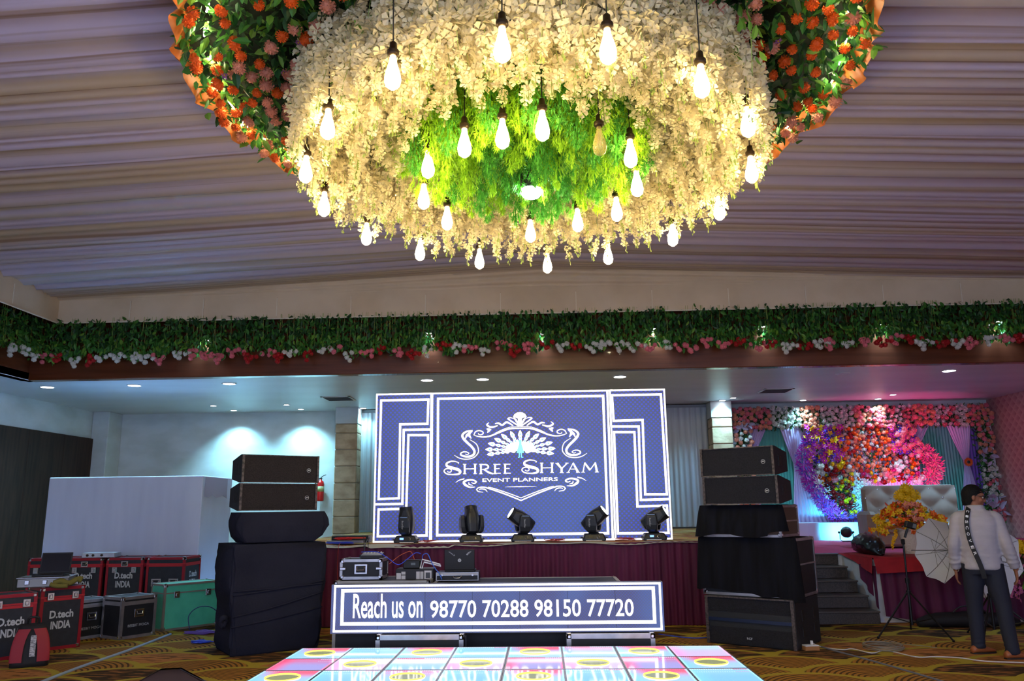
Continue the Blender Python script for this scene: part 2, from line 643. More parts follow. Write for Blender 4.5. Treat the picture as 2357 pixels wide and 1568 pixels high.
# white block standing behind the flight cases
part_ = put(None, 'wall_partition', None, (-6.505, 12.95, 0))
struct(part_, 'white painted partition block behind the red-edged cases', 'partition')
MB().cbox((0, 0, 1.025), (2.45, 1.2, 2.05), 0.012).build('block', m_partition, part_)
pp = MB()
pp.grid(6, 4, lambda u, v: (1.232, -0.52 + 0.9 * u, 1.73 + 0.30 * v - 0.03 * (1 - v) * sin(u * 14)))
pp.build('torn_paper', M('torn_lilac_paper', (176, 176, 206), 0.8), part_)

plane_box('trim_8', -8.4, -4.45, 11.5, 13.6, 0, 0.19, m_partition, 'low white plinth under the red-edged cases', 'plinth')
# ceiling drape: tent of pleats running across the hall
HALF = 7.75
def drape_z(x):
    return 4.87 + 0.043 * (HALF - abs(x))
ys, y = [], 12.12
prof = []
while y > -3:
    pw_ = rnd.choice((0.10, 0.14, 0.18, 0.24, 0.32, 0.42)) * rnd.uniform(0.8, 1.2)
    am = min(0.085, 0.26 * pw_) * rnd.uniform(0.6, 1.3)
    k = 6
    for i in range(k):
        t = i / k
        prof.append((y - pw_ * t, am * (abs(sin(pi * t)) ** 0.7) + rnd.uniform(-0.002, 0.002)))
    y -= pw_
dr = MB()
nx = 24
for (yy, dz) in prof:
    for i in range(nx + 1):
        x = -HALF + 2 * HALF * i / nx
        wob = 0.012 * sin(x * 1.1 + yy * 3) + 0.006 * sin(x * 3.1 - yy * 7)
        dr.v.append((x, yy + 0.5 * wob, drape_z(x) + dz + wob * 0.4))
for j in range(len(prof) - 1):
    for i in range(nx):
        a = j * (nx + 1) + i
        dr.f.append((a, a + 1, a + nx + 2, a + nx + 1))
        dr.mi.append(0)
struct(dr.build('ceiling_drape', m_drape, smooth=True), 'mauve-grey pleated cloth draped across the hall ceiling', 'ceiling drape')
# gable of cream cloth and valance band below it
ga = MB()
def gable(u, v):
    x = -HALF + 2 * HALF * u
    z0, z1 = 4.86, drape_z(x) + 0.015
    return (x, 12.17 - 0.06 * v + 0.018 * sin(v * 16 + abs(x) * 0.5) * (z1 - z0) / 0.33, z0 + (z1 - z0) * v)
ga.grid(30, 14, gable)
struct(ga.build('trim_5', m_cream, smooth=True), 'cream cloth gable gathered under the ceiling ridge', 'gable cloth')
def valance(name, p0, p1, label):
    r = put(None, name)
    struct(r, label, 'valance')
    p0, p1 = Vector(p0), Vector(p1)
    L = (p1 - p0).length
    d = (p1 - p0) / L
    nrm = Vector((d.y, -d.x, 0))
    np_ = max(2, round(L / 1.15))
    for i in range(np_):
        a, b = p0 + d * (L * i / np_ + 0.0005), p0 + d * (L * (i + 1) / np_ - 0.0005)
        g = MB()
        w = rnd.uniform(0, 6)
        g.grid(8, 6, lambda u, v: a + (b - a) * u + nrm * (0.010 * sin(pi * u) * sin(u * 5 + w + v * 3) + 0.012 * (1 - v)) + Vector((0, 0, 4.49 + 0.46 * v - 0.010 * sin(u * pi) * (1 - v))))
        g.build('cloth_panel', m_cream, r, smooth=True)
        if i:
            MB().box(a - d * 0.004 + nrm * 0.016 + Vector((0, 0, 4.68)), (0.012 if abs(d.x) > 0.5 else 0.006, 0.006 if abs(d.x) > 0.5 else 0.012, 0.30)).build('seam', m_seam, r)
    MB().tube([p0 + nrm * 0.02 + Vector((0, 0, 4.49)), p1 + nrm * 0.02 + Vector((0, 0, 4.49))], 0.012, 6).build('hem', m_seam, r)
valance('trim_6', (-HALF, 12.15, 0), (HALF, 12.15, 0), 'cream cloth valance band above the ivy over the stage')
valance('trim_7', (-HALF, -2.5, 0), (-HALF, 12.15, 0), 'cream cloth valance band along the side aisle')

valance('trim_9', (HALF, 12.15, 0), (HALF, -2.5, 0), 'cream cloth valance band along the pink papered aisle')

# stone pillars beside the curtains
def pillar(name, x, w, label):
    r = put(None, name, None, (x, 16.6, 0))
    struct(r, label, 'pillar')
    MB().box((0, 0, 1.8), (w - 0.03, 0.37, 3.6)).build('core', m_mortar, r)
    MB().cbox((0, 0, 3.43), (w + 0.01, 0.41, 0.34), 0.006).build('capital', m_paint, r)
    z = 0.0
    k = 0
    while z < 3.2:
        h = min(0.34, 3.25 - z)
        MB().cbox((rnd.uniform(-.003, .003), rnd.uniform(-.004, .004), z + h / 2), (w, 0.40, h - 0.014), 0.012).build('tile', m_stone, r)
        z += h
pillar('wall_pillar', -4.05, 0.46, 'sandstone tiled pillar beside the fire extinguisher')
pillar('wall_pillar_2', 3.71, 0.42, 'sandstone tiled pillar next to the floral stage')

# ------------------------------------------------------------------ downlights and vents
m_downlens = M('downlight_lens', (240, 245, 255), 0.4, em=(0.86, 0.93, 1.0), es=9.0)
m_downoff = M('unlit_lens', (206, 214, 226), 0.35)
m_whiteplastic = M('white_plastic', (228, 228, 228), 0.45)
def downlight(x, y, r, label, group, watts, lit=True, wash=False, rgb=None):
    t = thing('downlight', label, 'ceiling light', (x, y, 3.6), 0, group)
    MB().lathe([(r * 1.18, -0.002), (r * 1.18, -0.012), (r, -0.014), (r * 0.98, -0.004)], 24).build('trim_ring', m_whiteplastic, t)
    MB().lathe([(r * 0.97, -0.004), (r * 0.9, -0.011), (r * 0.4, -0.014)], 20).build('lens', m_downlens if lit else m_downoff, t)
    if lit and watts:
        spot(t, (0, 0, -0.03), (0, 0.0 if not wash else 0.10, -1), watts, rgb or (COOL_RGB if not wash else (0.34, 0.82, 1.0)), 120 if not wash else 112, 0.8, 0.06)
for x, lb in ((-8.34, 'lit round downlight nearest the side wall, above the white partition'), (-6.84, 'lit round downlight, second from the side wall'), (-5.22, 'lit round downlight, third from the side wall'),
              (-1.88, 'lit round downlight above the blue screen, nearer its first wing'), (-0.95, 'lit round downlight above the middle of the blue screen'), (1.32, 'lit round downlight above the screen wing nearest the floral stage'),
              (6.66, 'lit round downlight above the floral stage, in the row along the beam')):
    downlight(x, 13.0, 0.10, lb, 'large downlights along the beam', DOWN_W)
downlight(4.99, 13.1, 0.10, 'unlit round downlight in the row along the beam', 'large downlights along the beam', 0, False)
for x, y, lb in ((-6.62, 15.75, 'small downlight of the inner pair over the white wall, nearer the partition'), (-5.14, 15.8, 'small downlight of the inner pair over the white wall, nearer the pillar'),
                 (3.85, 15.9, 'small downlight in front of the pillar by the floral stage'), (6.97, 15.84, 'small downlight in the pink-lit ceiling in front of the flower arch')):
    downlight(x, y, 0.055, lb, 'small downlights at the back', DOWN_W * 0.4)
for x, lb in ((-6.51, 'small downlight close to the white back wall, nearer the partition'), (-5.07, 'small downlight close to the white back wall, nearer the fire extinguisher'), (-3.74, 'small downlight close to the sandstone pillar and curtain'),
              (3.72, 'small downlight washing the pillar beside the floral stage'), (5.41, 'small downlight above the white roses of the flower arch'), (6.93, 'small downlight above the pink roses of the flower arch')):
    downlight(x, 16.55 if x < 3 else (16.28 if x < 4 else 16.45), 0.06, lb, 'small downlights at the back', WASH_W * (0.3 if x == -3.74 else (0.45 if x > 3 else 1.0)), wash=True)
def vent(x, y, label):
    t = thing('air_vent', label, 'vent', (x, y, 3.6))
    MB().box((0, 0, -0.004), (0.5, 0.5, 0.006)).build('backing', m_black, t)
    f = MB()
    for a, b, w, d in ((0, 0.26, 0.56, 0.04), (0, -0.26, 0.56, 0.04), (0.26, 0, 0.04, 0.56), (-0.26, 0, 0.04, 0.56)):
        f.box((a, b, -0.008), (w, d, 0.012))
    f.build('frame', m_whiteplastic, t)
    sl = MB().box((0, 0, 0), (0.48, 0.035, 0.004), R=Rx(0.6)).mesh('slat', M('grey_slat', (120, 122, 126), 0.5))
    for i in range(7):
        put(sl, 'slat', t, (0, -0.21 + i * 0.07, -0.012))
vent(-3.88, 15.03, 'square air vent in the ceiling beside the sandstone pillar')
vent(4.43, 15.0, 'square air vent in the ceiling in front of the flower arch')
# ------------------------------------------------------------------ plant and flower pieces
m_leafd = M('dark_green_leaf', (40, 88, 42), 0.5, noise=(30, (26, 62, 34), 0.8), transl=0.25)
m_leafm = M('mid_green_leaf', (76, 142, 56), 0.45, noise=(30, (52, 110, 46), 0.8), transl=0.3)
m_leafl = M('fresh_green_leaf', (120, 170, 62), 0.45, transl=0.35)
m_orange = M('orange_petal', (246, 104, 22), 0.6, transl=0.2)
m_peach = M('peach_petal', (238, 160, 132), 0.6, transl=0.25)
m_pink = M('pink_petal', (240, 130, 146), 0.6, transl=0.2)
m_red = M('red_petal', (186, 24, 32), 0.6, transl=0.15)
m_white = M('white_petal', (236, 236, 230), 0.6, transl=0.25)
m_cream_p = M('cream_wisteria_petal', (250, 238, 200), 0.6, transl=0.40)
m_lilacp = M('lilac_petal', (176, 110, 190), 0.6, transl=0.2)
m_purple = M('purple_petal', (196, 48, 176), 0.6, transl=0.25)
m_violet = M('violet_petal', (92, 48, 190), 0.6, transl=0.25)
m_yellow = M('yellow_petal', (246, 202, 30), 0.6, transl=0.2)
m_maroonp = M('dark_red_petal', (120, 22, 40), 0.6)
m_magenta = M('magenta_petal', (226, 60, 150), 0.6, transl=0.25)
m_stem = M('pale_green_stem', (150, 170, 80), 0.6)
m_fern = M('fern_green', (172, 218, 50), 0.55, transl=0.45)
m_fern2 = M('deep_fern_green', (96, 178, 60), 0.55, transl=0.35)

LEAF = [(0, 0, 0), (0.22, 0.30, 0.05), (0.20, 0.66, 0.02), (0, 1.0, -0.06), (-0.20, 0.66, 0.02), (-0.22, 0.30, 0.05), (0, 0.5, -0.04)]
LEAFF = [(0, 1, 6), (1, 2, 6), (2, 3, 6), (3, 4, 6), (4, 5, 6), (5, 0, 6)]
def leaf_mesh(mat):
    return MB().add(LEAF, LEAFF).mesh('leaf', mat)
def add_leaf(mb, p, s, R, mi=0):
    mb.add([R @ (Vector(q) * s) + p for q in LEAF], LEAFF, mi)
def rrot():
    return Euler((rnd.uniform(0, 6.3), rnd.uniform(0, 6.3), rnd.uniform(0, 6.3))).to_matrix()

def pom_mesh(name, mat, n=70, lo=-0.6):
    """unit-radius pompom bloom of small petals, facing +Z"""
    mb = MB()
    mb.ball((0, 0, 0), 0.78, 8, 6)
    for i in range(n):
        z = 1 - (1 - lo) * (i + 0.5) / n
        a = i * 2.39996
        d = Vector((sqrt(max(0, 1 - z * z)) * cos(a), sqrt(max(0, 1 - z * z)) * sin(a), z))
        t = d.orthogonal().normalized()
        t = Matrix.Rotation(rnd.uniform(0, pi), 3, d) @ t
        u = d.cross(t)
        tip = d * rnd.uniform(0.98, 1.08)
        mb.add([d * 0.68 - t * 0.07, tip - t * 0.13 + u * 0.06, tip + d * 0.05 + u * 0.02, tip + t * 0.13 + u * 0.06, d * 0.68 + t * 0.07], [(0, 1, 2, 3, 4)])
    return mb.mesh(name, mat)
def rose_mesh(name, mat, n=16):
    mb = MB()
    mb.ball((0, 0, 0.25), 0.36, 8, 5)
    for i in range(n):
        f = i / n
        a = i * 2.39996
        r0, r1 = 0.15 + 0.35 * f, 0.34 + 0.66 * f
        z0, z1 = -0.05 - 0.25 * f, 0.62 - 0.55 * f
        w = 0.34 + 0.35 * f
        ca, sa = cos(a), sin(a)
        def P(r, s, z):
            return (r * ca - s * sa, r * sa + s * ca, z)
        mb.add([P(r0, -w * 0.5, z0), P(r0, w * 0.5, z0), P((r0 + r1) / 2 + .05, w * 0.62, (z0 + z1) / 2), P(r1, w * 0.34, z1), P(r1 + 0.04, 0, z1 + 0.03), P(r1, -w * 0.34, z1), P((r0 + r1) / 2 + .05, -w * 0.62, (z0 + z1) / 2)],
               [(0, 1, 2, 6), (6, 2, 3, 4, 5)])
    return mb.mesh(name, mat, smooth=True)
def star_mesh(name, mat, mat2, n=5):
    """open orchid-like bloom"""
    mb = MB()
    for i in range(n):
        a = 2 * pi * i / n
        R = Rz(a)
        mb.add([R @ Vector(p) for p in ((0, 0, 0), (0.5, -0.34, 0.16), (1.0, 0, 0.05), (0.5, 0.34, 0.16))], [(0, 1, 2, 3)])
    mb.ball((0, 0, 0.12), 0.18, 6, 4, 1)
    return mb.mesh(name, [mat, mat2])

POM = {k: pom_mesh('bloom', m) for k, m in (('orange', m_orange), ('peach', m_peach), ('pink', m_pink), ('red', m_red), ('white', m_white), ('yellow', m_yellow))}
ROSE = {k: rose_mesh('rose', m) for k, m in (('white', m_white), ('pink', m_pink), ('peach', m_peach), ('red', m_red), ('orange', m_orange), ('yellow', m_yellow), ('magenta', m_magenta), ('maroon', m_maroonp))}
STAR = {k: star_mesh('orchid', m, m_yellow) for k, m in (('purple', m_purple), ('violet', m_violet), ('magenta', m_magenta), ('yellow', m_yellow))}
LEAFM = {k: leaf_mesh(m) for k, m in (('d', m_leafd), ('m', m_leafm), ('l', m_leafl))}

# ------------------------------------------------------------------ chandelier of white wisteria
CX, CY, CZ = -0.06, 5.9, 4.87
def strand_mesh(L=0.86, nf=66):
    mb = MB()
    n = 7
    path = [(0.012 * sin(i * 1.3), 0.012 * cos(i * 1.7), -L * i / (n - 1)) for i in range(n)]
    mb.tube(path, 0.0022, 3, 1)
    for i in range(nf):
        f = (i + rnd.random()) / nf
        z = -0.02 - (L - 0.06) * f
        rad = (0.075 if f < 0.72 else 0.075 * (1 - (f - 0.72) / 0.28) + 0.012) * rnd.uniform(0.35, 1.0)
        a = rnd.uniform(0, 2 * pi)
        c = Vector((rad * cos(a), rad * sin(a), z))
        R = Euler((rnd.gauss(0, 0.7), rnd.gauss(0, 0.7), a)).to_matrix() @ Ry(rnd.uniform(0.4, 1.5))
        s = rnd.uniform(0.034, 0.050) * (1.0 if f < 0.82 else 0.7)
        for k in range(4):
            Rk = R @ Rz(k * pi / 2 + 0.3)
            mb.add([Rk @ (Vector(p) * s) + c for p in ((0.1, 0, 0), (0.75, -0.48, 0.22), (1.12, 0, 0.10), (0.75, 0.48, 0.22))], [(0, 1, 2, 3)], 0)
    for i in range(9):
        z = -L + rnd.uniform(-0.03, 0.08)
        a = rnd.uniform(0, 6.3)
        mb.add([(0.002, 0, z + .02), (0.016 * cos(a), 0.016 * sin(a), z), (0.006 * cos(a) + .004, 0.006 * sin(a), z - .012)], [(0, 1, 2)], 1)
    return mb.mesh('flower_strand', [m_cream_p, m_stem])
STR = [strand_mesh() for _ in range(7)]
ch = thing('flower_chandelier', 'huge round chandelier of hanging white wisteria strands around green fern', 'chandelier', (CX, CY, CZ))
MB().lathe([(1.72, 0.0), (1.72, 0.07), (0.0001, 0.07)], 48).build('mounting_disc', M('dark_green_board', (30, 46, 28), 0.8), ch)
rings = [(1.70, 92), (1.52, 78), (1.34, 60), (1.16, 44), (1.02, 26)]
for R_, n_ in rings:
    for i in range(n_):
        a = 2 * pi * (i + rnd.uniform(-.3, .3)) / n_
        r = R_ + rnd.uniform(-0.05, 0.05)
        tipz = 3.95 + rnd.uniform(-0.06, 0.09) + (0.10 if R_ < 1.2 else 0.0) + (0.04 if R_ < 1.4 else 0)
        out = 0.10 * (R_ - 0.9) / 0.8
        s = (CZ - tipz) / 0.86
        o = put(rnd.choice(STR), 'flower_strand', ch, (r * cos(a), r * sin(a), 0))
        o.rotation_euler = Euler((0, -out, a)).to_quaternion().to_euler()
        o.scale = (1.12, 1.12, s)
        o.rotation_euler.rotate_axis('Z', rnd.uniform(0, 6.3))
def fern_mesh(L=0.92, n=300, m=None):
    mb = MB()
    mb.tube([(0, 0, 0), (0.01, 0.01, -L * 0.5), (0, 0, -L)], 0.004, 3, 0)
    for i in range(n):
        f = rnd.random() ** 0.85
        a = rnd.uniform(0, 6.3)
        r = 0.13 * sin(pi * min(1, f * 0.95 + 0.06)) ** 0.6 * rnd.uniform(0.25, 1.0)
        z = -L * f
        d = Vector((cos(a), sin(a), 0))
        p = d * r + Vector((0, 0, z))
        l = rnd.uniform(0.035, 0.075)
        dn = (d * rnd.uniform(0.2, 0.9) + Vector((0, 0, -1))).normalized() * l
        t = Vector((-sin(a), cos(a), rnd.uniform(-.5, .5))) * 0.006
        e = dn.cross(t).normalized() * l * 0.35
        mb.add([p - t, p + t, p + dn], [(0, 1, 2)], 0)
        mb.add([p + dn * .3 - t * .7, p + dn * .3 + t * .7, p + dn * .6 + e], [(0, 1, 2)], 0)
        mb.add([p + dn * .5 - t * .7, p + dn * .5 + t * .7, p + dn * .85 - e], [(0, 1, 2)], 0)
    return mb.mesh('fern_frond', [m or m_fern])
FERN = [fern_mesh(), fern_mesh(), fern_mesh(m=m_fern2), fern_mesh(n=340)]
for i in range(95):
    r = 0.98 * sqrt((i + 0.5) / 95)
    a = i * 2.39996
    tip = 3.93 + 0.10 * (r / 0.98) + rnd.uniform(-0.04, 0.06)
    o = put(FERN[2] if (rnd.random() < 0.18) else rnd.choice(FERN), 'fern_frond', ch, (r * cos(a), r * sin(a), 0))
    o.scale = (1.15, 1.15, (CZ - tip) / 0.92)
    o.rotation_euler = (rnd.uniform(-.05, .05), rnd.uniform(-.05, .05), rnd.uniform(0, 6.3))
# cool spot lamp in the fern
sl_ = thing('spot_lamp', 'bright white spot lamp in the middle of the green fern', 'spot lamp', (-0.04, 6.05, 4.02))
MB().lathe([(0.03, 0.85), (0.03, 0.16), (0.085, 0.13), (0.10, 0.0), (0.092, 0.0)], 20).build('housing', m_black, sl_, smooth=True)
MB().lathe([(0.09, 0.004), (0.088, -0.025), (0.066, -0.055), (0.03, -0.07)], 14).build('lens', M('cool_lens', (235, 250, 255), 0.3, em=(0.75, 1.0, 0.95), es=30.0), sl_)
# trailing green vine sprigs
for (px, py, dz, nl) in ((-1.42, 5.05, 0.0, 26), (-1.52, 5.35, -0.02, 22), (1.42, 4.75, -0.1, 16), (-1.0, 4.6, 0.0, 16)):
    mb = MB()
    for i in range(nl):
        z = -0.02 - 0.5 * i / nl
        add_leaf(mb, Vector((rnd.uniform(-.09, .09), rnd.uniform(-.09, .09), z)), rnd.uniform(.07, .11), Euler((rnd.uniform(1.6, 2.6), 0, rnd.uniform(0, 6.3))).to_matrix(), 0)
    mb.tube([(0, 0, 0), (0.01, 0, -.3), (0, 0, -.52)], 0.004, 3, 1)
    mb.build('green_sprig', [m_leafl, m_stem], ch, loc=(px - CX, py - CY, dz))

# pendant bulbs
m_bulb = M('glowing_bulb_glass', (255, 240, 210), 0.3, em=BULB_RGB, es=BULB_L)
m_bulboff = M('clear_amber_bulb_glass', (214, 190, 120), 0.08, alpha=0.35, coat=0.5)
BULBP = [(0.016, 0.085), (0.019, 0.055), (0.037, -0.008), (0.0435, -0.045), (0.036, -0.078), (0.014, -0.096)]
bulb_me = MB().lathe(BULBP, 9).mesh('glass_bulb', m_bulb, True)
bulboff_me = MB().lathe(BULBP, 14).mesh('glass_bulb', m_bulboff, True)
sock_me = MB().lathe([(0.010, 0.165), (0.019, 0.155), (0.021, 0.118), (0.030, 0.114), (0.033, 0.106), (0.030, 0.100), (0.033, 0.094), (0.030, 0.088), (0.024, 0.080), (0.018, 0.078)], 14).mesh('socket', m_darkmetal, True)
cord_me = MB().tube([(0, 0, 0.16), (0.004, 0.003, 0.5), (0, 0, 0.87)], 0.0045, 5).mesh('cord', m_black)
def bulb(x, y, label, group, lit=True, z=4.0):
    t = thing('pendant_bulb', label, 'light bulb', (x, y, z), rnd.uniform(0, 6), group)
    put(bulb_me if lit else bulboff_me, 'glass_bulb', t, (0, 0, -0.012), scale=1.15)
    put(sock_me, 'socket', t, scale=1.1)
    put(cord_me, 'cord', t)
    if not lit:
        f = MB()
        for k in range(4):
            a = k * pi / 2
            f.tube([(0.008 * cos(a), 0.008 * sin(a), 0.05), (0.012 * cos(a), 0.012 * sin(a), -0.05)], 0.0015, 4)
        f.build('filament', m_chrome, t)
OUT = [(-1.71, 5.45, 'glowing bulb on a dark cord just below the end of the orange ruffle'), (-1.36, 4.76, 'glowing bulb on a long black cord beside the marigold ring and green sprigs'), (-0.82, 4.16, 'glowing bulb on a long black cord against white strands near the frame top'),
       (-0.17, 3.91, 'glowing bulb near the frame top, half wrapped in white petals'), (0.41, 3.96, 'glowing bulb with a visible dark socket near the frame top'), (1.0, 4.36, 'glowing bulb among white strands, fourth along the upper rim towards the marigolds'),
       (1.41, 4.9, 'glowing bulb behind petals at the rim beside the marigold ring'), (1.63, 5.67, 'glowing bulb at the rim below the end of the copper ruffle'), (1.56, 6.46, 'glowing bulb hanging clear of the flowers against mauve pleats'),
       (1.27, 7.13, 'glowing bulb on the lower rim beside the lone clear-hanging bulb'), (0.71, 7.66, 'glowing bulb on the lower rim, next after the lowest bulb'), (0.1, 7.91, 'lowest glowing bulb of the chandelier, in the middle of the lower rim'),
       (-0.59, 7.71, 'glowing bulb on the lower rim below the green fern'), (-1.15, 7.39, 'glowing bulb on the lower rim, second before the lowest bulb'), (-1.57, 6.89, 'glowing bulb on the lower rim where the pleats show through'),
       (-1.76, 6.14, 'glowing bulb at the rim, second below the marigold ring')]
for x, y, lb in OUT:
    bulb(x, y, lb, 'bulbs around the chandelier rim')
INN = [(-0.79, 5.4, 'inner-ring bulb where the fern meets the long-corded rim bulbs'), (-0.49, 5.07, 'inner-ring bulb between white petals at the upper fern corner'), (-0.22, 4.95, 'inner-ring bulb hanging before the upper fern edge, second before its peak'), (0.05, 4.85, 'inner-ring bulb at the peak of the green fern'),
       (0.68, 5.31, 'inner-ring bulb just past the unlit clear bulb'), (0.79, 5.86, 'inner-ring bulb halfway down the fern edge on the unlit bulb side'), (0.68, 6.4, 'inner-ring bulb at the lower fern corner on the unlit bulb side'), (0.36, 6.64, 'inner-ring bulb at the lower fern edge, between spot lamp and corner'),
       (-0.06, 6.89, 'inner-ring bulb straight below the bright spot lamp'), (-0.78, 6.51, 'inner-ring bulb at the lower fern corner away from the unlit bulb'), (-0.91, 6.01, 'inner-ring bulb halfway down the fern edge away from the unlit bulb')]
for x, y, lb in INN:
    bulb(x, y, lb, 'bulbs around the fern', z=3.99)
bulb(0.44, 5.06, 'unlit clear bulb with visible filaments hanging over the green fern', 'bulbs around the fern', False, z=3.97)

# ------------------------------------------------------------------ marigold ring on the ceiling
ring = thing('floral_ceiling_ring', 'round ceiling wreath of green leaves with orange and peach marigolds', 'floral ring', (CX - 0.02, CY, CZ))
RO_, RI_ = 2.58, 1.70
rb = MB()
rb.grid(72, 3, lambda u, v: ((RI_ + (RO_ - RI_) * v) * cos(2 * pi * u), (RI_ + (RO_ - RI_) * v) * sin(2 * pi * u), 0.05 - 0.03 * sin(pi * v)), closeu=True)
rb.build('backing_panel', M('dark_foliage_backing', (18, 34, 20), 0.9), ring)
m_ruffle = M('orange_ruffle_cloth', (232, 134, 60), 0.4, noise=(9, (206, 104, 40), 0.8, (1, 1, 0.3)), transl=0.2)
def ruffle(u, v):
    a = 2 * pi * u
    w = sin(a * 58 + 1.2 * sin(a * 11)) * (0.35 + 0.65 * v)
    r = RO_ - 0.03 + 0.09 * v + 0.028 * w
    return (r * cos(a), r * sin(a), 0.06 - 0.17 * v + 0.05 * v * sin(a * 23) + 0.018 * w)
MB().grid(696, 4, ruffle, closeu=True).build('ruffle', m_ruffle, ring, smooth=True)
lv = MB()
for i in range(5200):
    a = rnd.uniform(0, 2 * pi)
    r = sqrt(rnd.uniform(RI_ ** 2, (RO_ + 0.02) ** 2))
    z = -0.02 - rnd.random() ** 1.5 * 0.10
    R = Rz(rnd.uniform(0, 6.3)) @ Rx(rnd.gauss(-0.5, 0.6))
    add_leaf(lv, Vector((r * cos(a), r * sin(a), z)), rnd.uniform(0.07, 0.12), R, rnd.choice((0, 0, 0, 1, 1, 2)) if r < 2.3 else rnd.choice((0, 1, 1, 2)))  # LED glow painted in: lighter leaf greens towards the outer edge
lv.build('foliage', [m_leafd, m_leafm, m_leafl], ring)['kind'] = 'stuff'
for i in range(300):
    a = rnd.uniform(0, 2 * pi)
    r = sqrt(rnd.uniform(RI_ ** 2, (RO_ + 0.06) ** 2))
    o = put(LEAFM[rnd.choice('ddmml' if r < 2.3 else 'mmll')], 'leaf', ring, (r * cos(a), r * sin(a), rnd.uniform(-0.16, -0.09)), scale=rnd.uniform(0.10, 0.15))  # outer leaves picked paler, the LED glow put into their colour
    o.rotation_euler = (rnd.gauss(-0.6, 0.5), rnd.gauss(0, 0.5), rnd.uniform(0, 6.3))
nmar = 0
taken = []
for i in range(4000):
    if nmar >= 296:
        break
    a = rnd.uniform(0, 2 * pi)
    r = sqrt(rnd.uniform((RI_ + 0.05) ** 2, (RO_ - 0.02) ** 2))
    p = (r * cos(a), r * sin(a))
    if any((p[0] - q[0]) ** 2 + (p[1] - q[1]) ** 2 < 0.118 ** 2 for q in taken):
        continue
    taken.append(p)
    nmar += 1
    tone = sin(a * 3.0 + r * 4) + rnd.uniform(-1.2, 1.2)
    k = 'orange' if tone > -0.05 else 'peach'
    o = put(POM[k], 'marigold', ring, (*p, -0.13 - rnd.uniform(0, 0.03)), scale=rnd.uniform(0.038, 0.050) * (1.12 if k == 'peach' else 1))
    o.rotation_euler = (pi + rnd.gauss(0, 0.45), rnd.gauss(0, 0.45), rnd.uniform(0, 6))
m_sprig = M('cream_sprig', (196, 190, 120), 0.6)
spg = MB()
for i in range(240):
    a = rnd.uniform(0, 2 * pi)
    r = sqrt(rnd.uniform(RI_ ** 2, RO_ ** 2))
    c = Vector((r * cos(a), r * sin(a), -0.13))
    for k in range(9):
        d = Vector((rnd.gauss(0, 1), rnd.gauss(0, 1), rnd.gauss(-0.6, .6))).normalized()
        e = c + d * rnd.uniform(0.02, 0.06)
        spg.add([e, e + Vector((0.009, 0.004, 0)), e + Vector((0.002, 0.010, 0.006))], [(0, 1, 2)])
spg.build('cream_sprigs', m_sprig, ring)['kind'] = 'stuff'
vio = star_mesh('lilac_blossom', m_lilacp, m_yellow)
for i in range(40):
    a = rnd.uniform(0, 2 * pi)
    r = rnd.uniform(RI_ + .1, RO_ - .2)
    o = put(vio, 'lilac_blossom', ring, (r * cos(a), r * sin(a), -0.14), scale=0.035)
    o.rotation_euler = (pi + rnd.gauss(0, .4), 0, rnd.uniform(0, 6))
m_led = M('warm_led', (255, 240, 200), 0.4, em=(1.0, 0.86, 0.55), es=RING_LED_L)
led_me = MB().tube([(-0.05, 0, 0), (0.05, 0, 0)], 0.006, 5).mesh('led_strip', m_led)
for i in range(46):
    a = 2 * pi * (i + rnd.uniform(-.2, .2)) / 46
    r = 2.42 + rnd.uniform(-0.03, 0.03)
    put(led_me, 'led_strip', ring, (r * cos(a), r * sin(a), -0.10), rz=a + pi / 2)

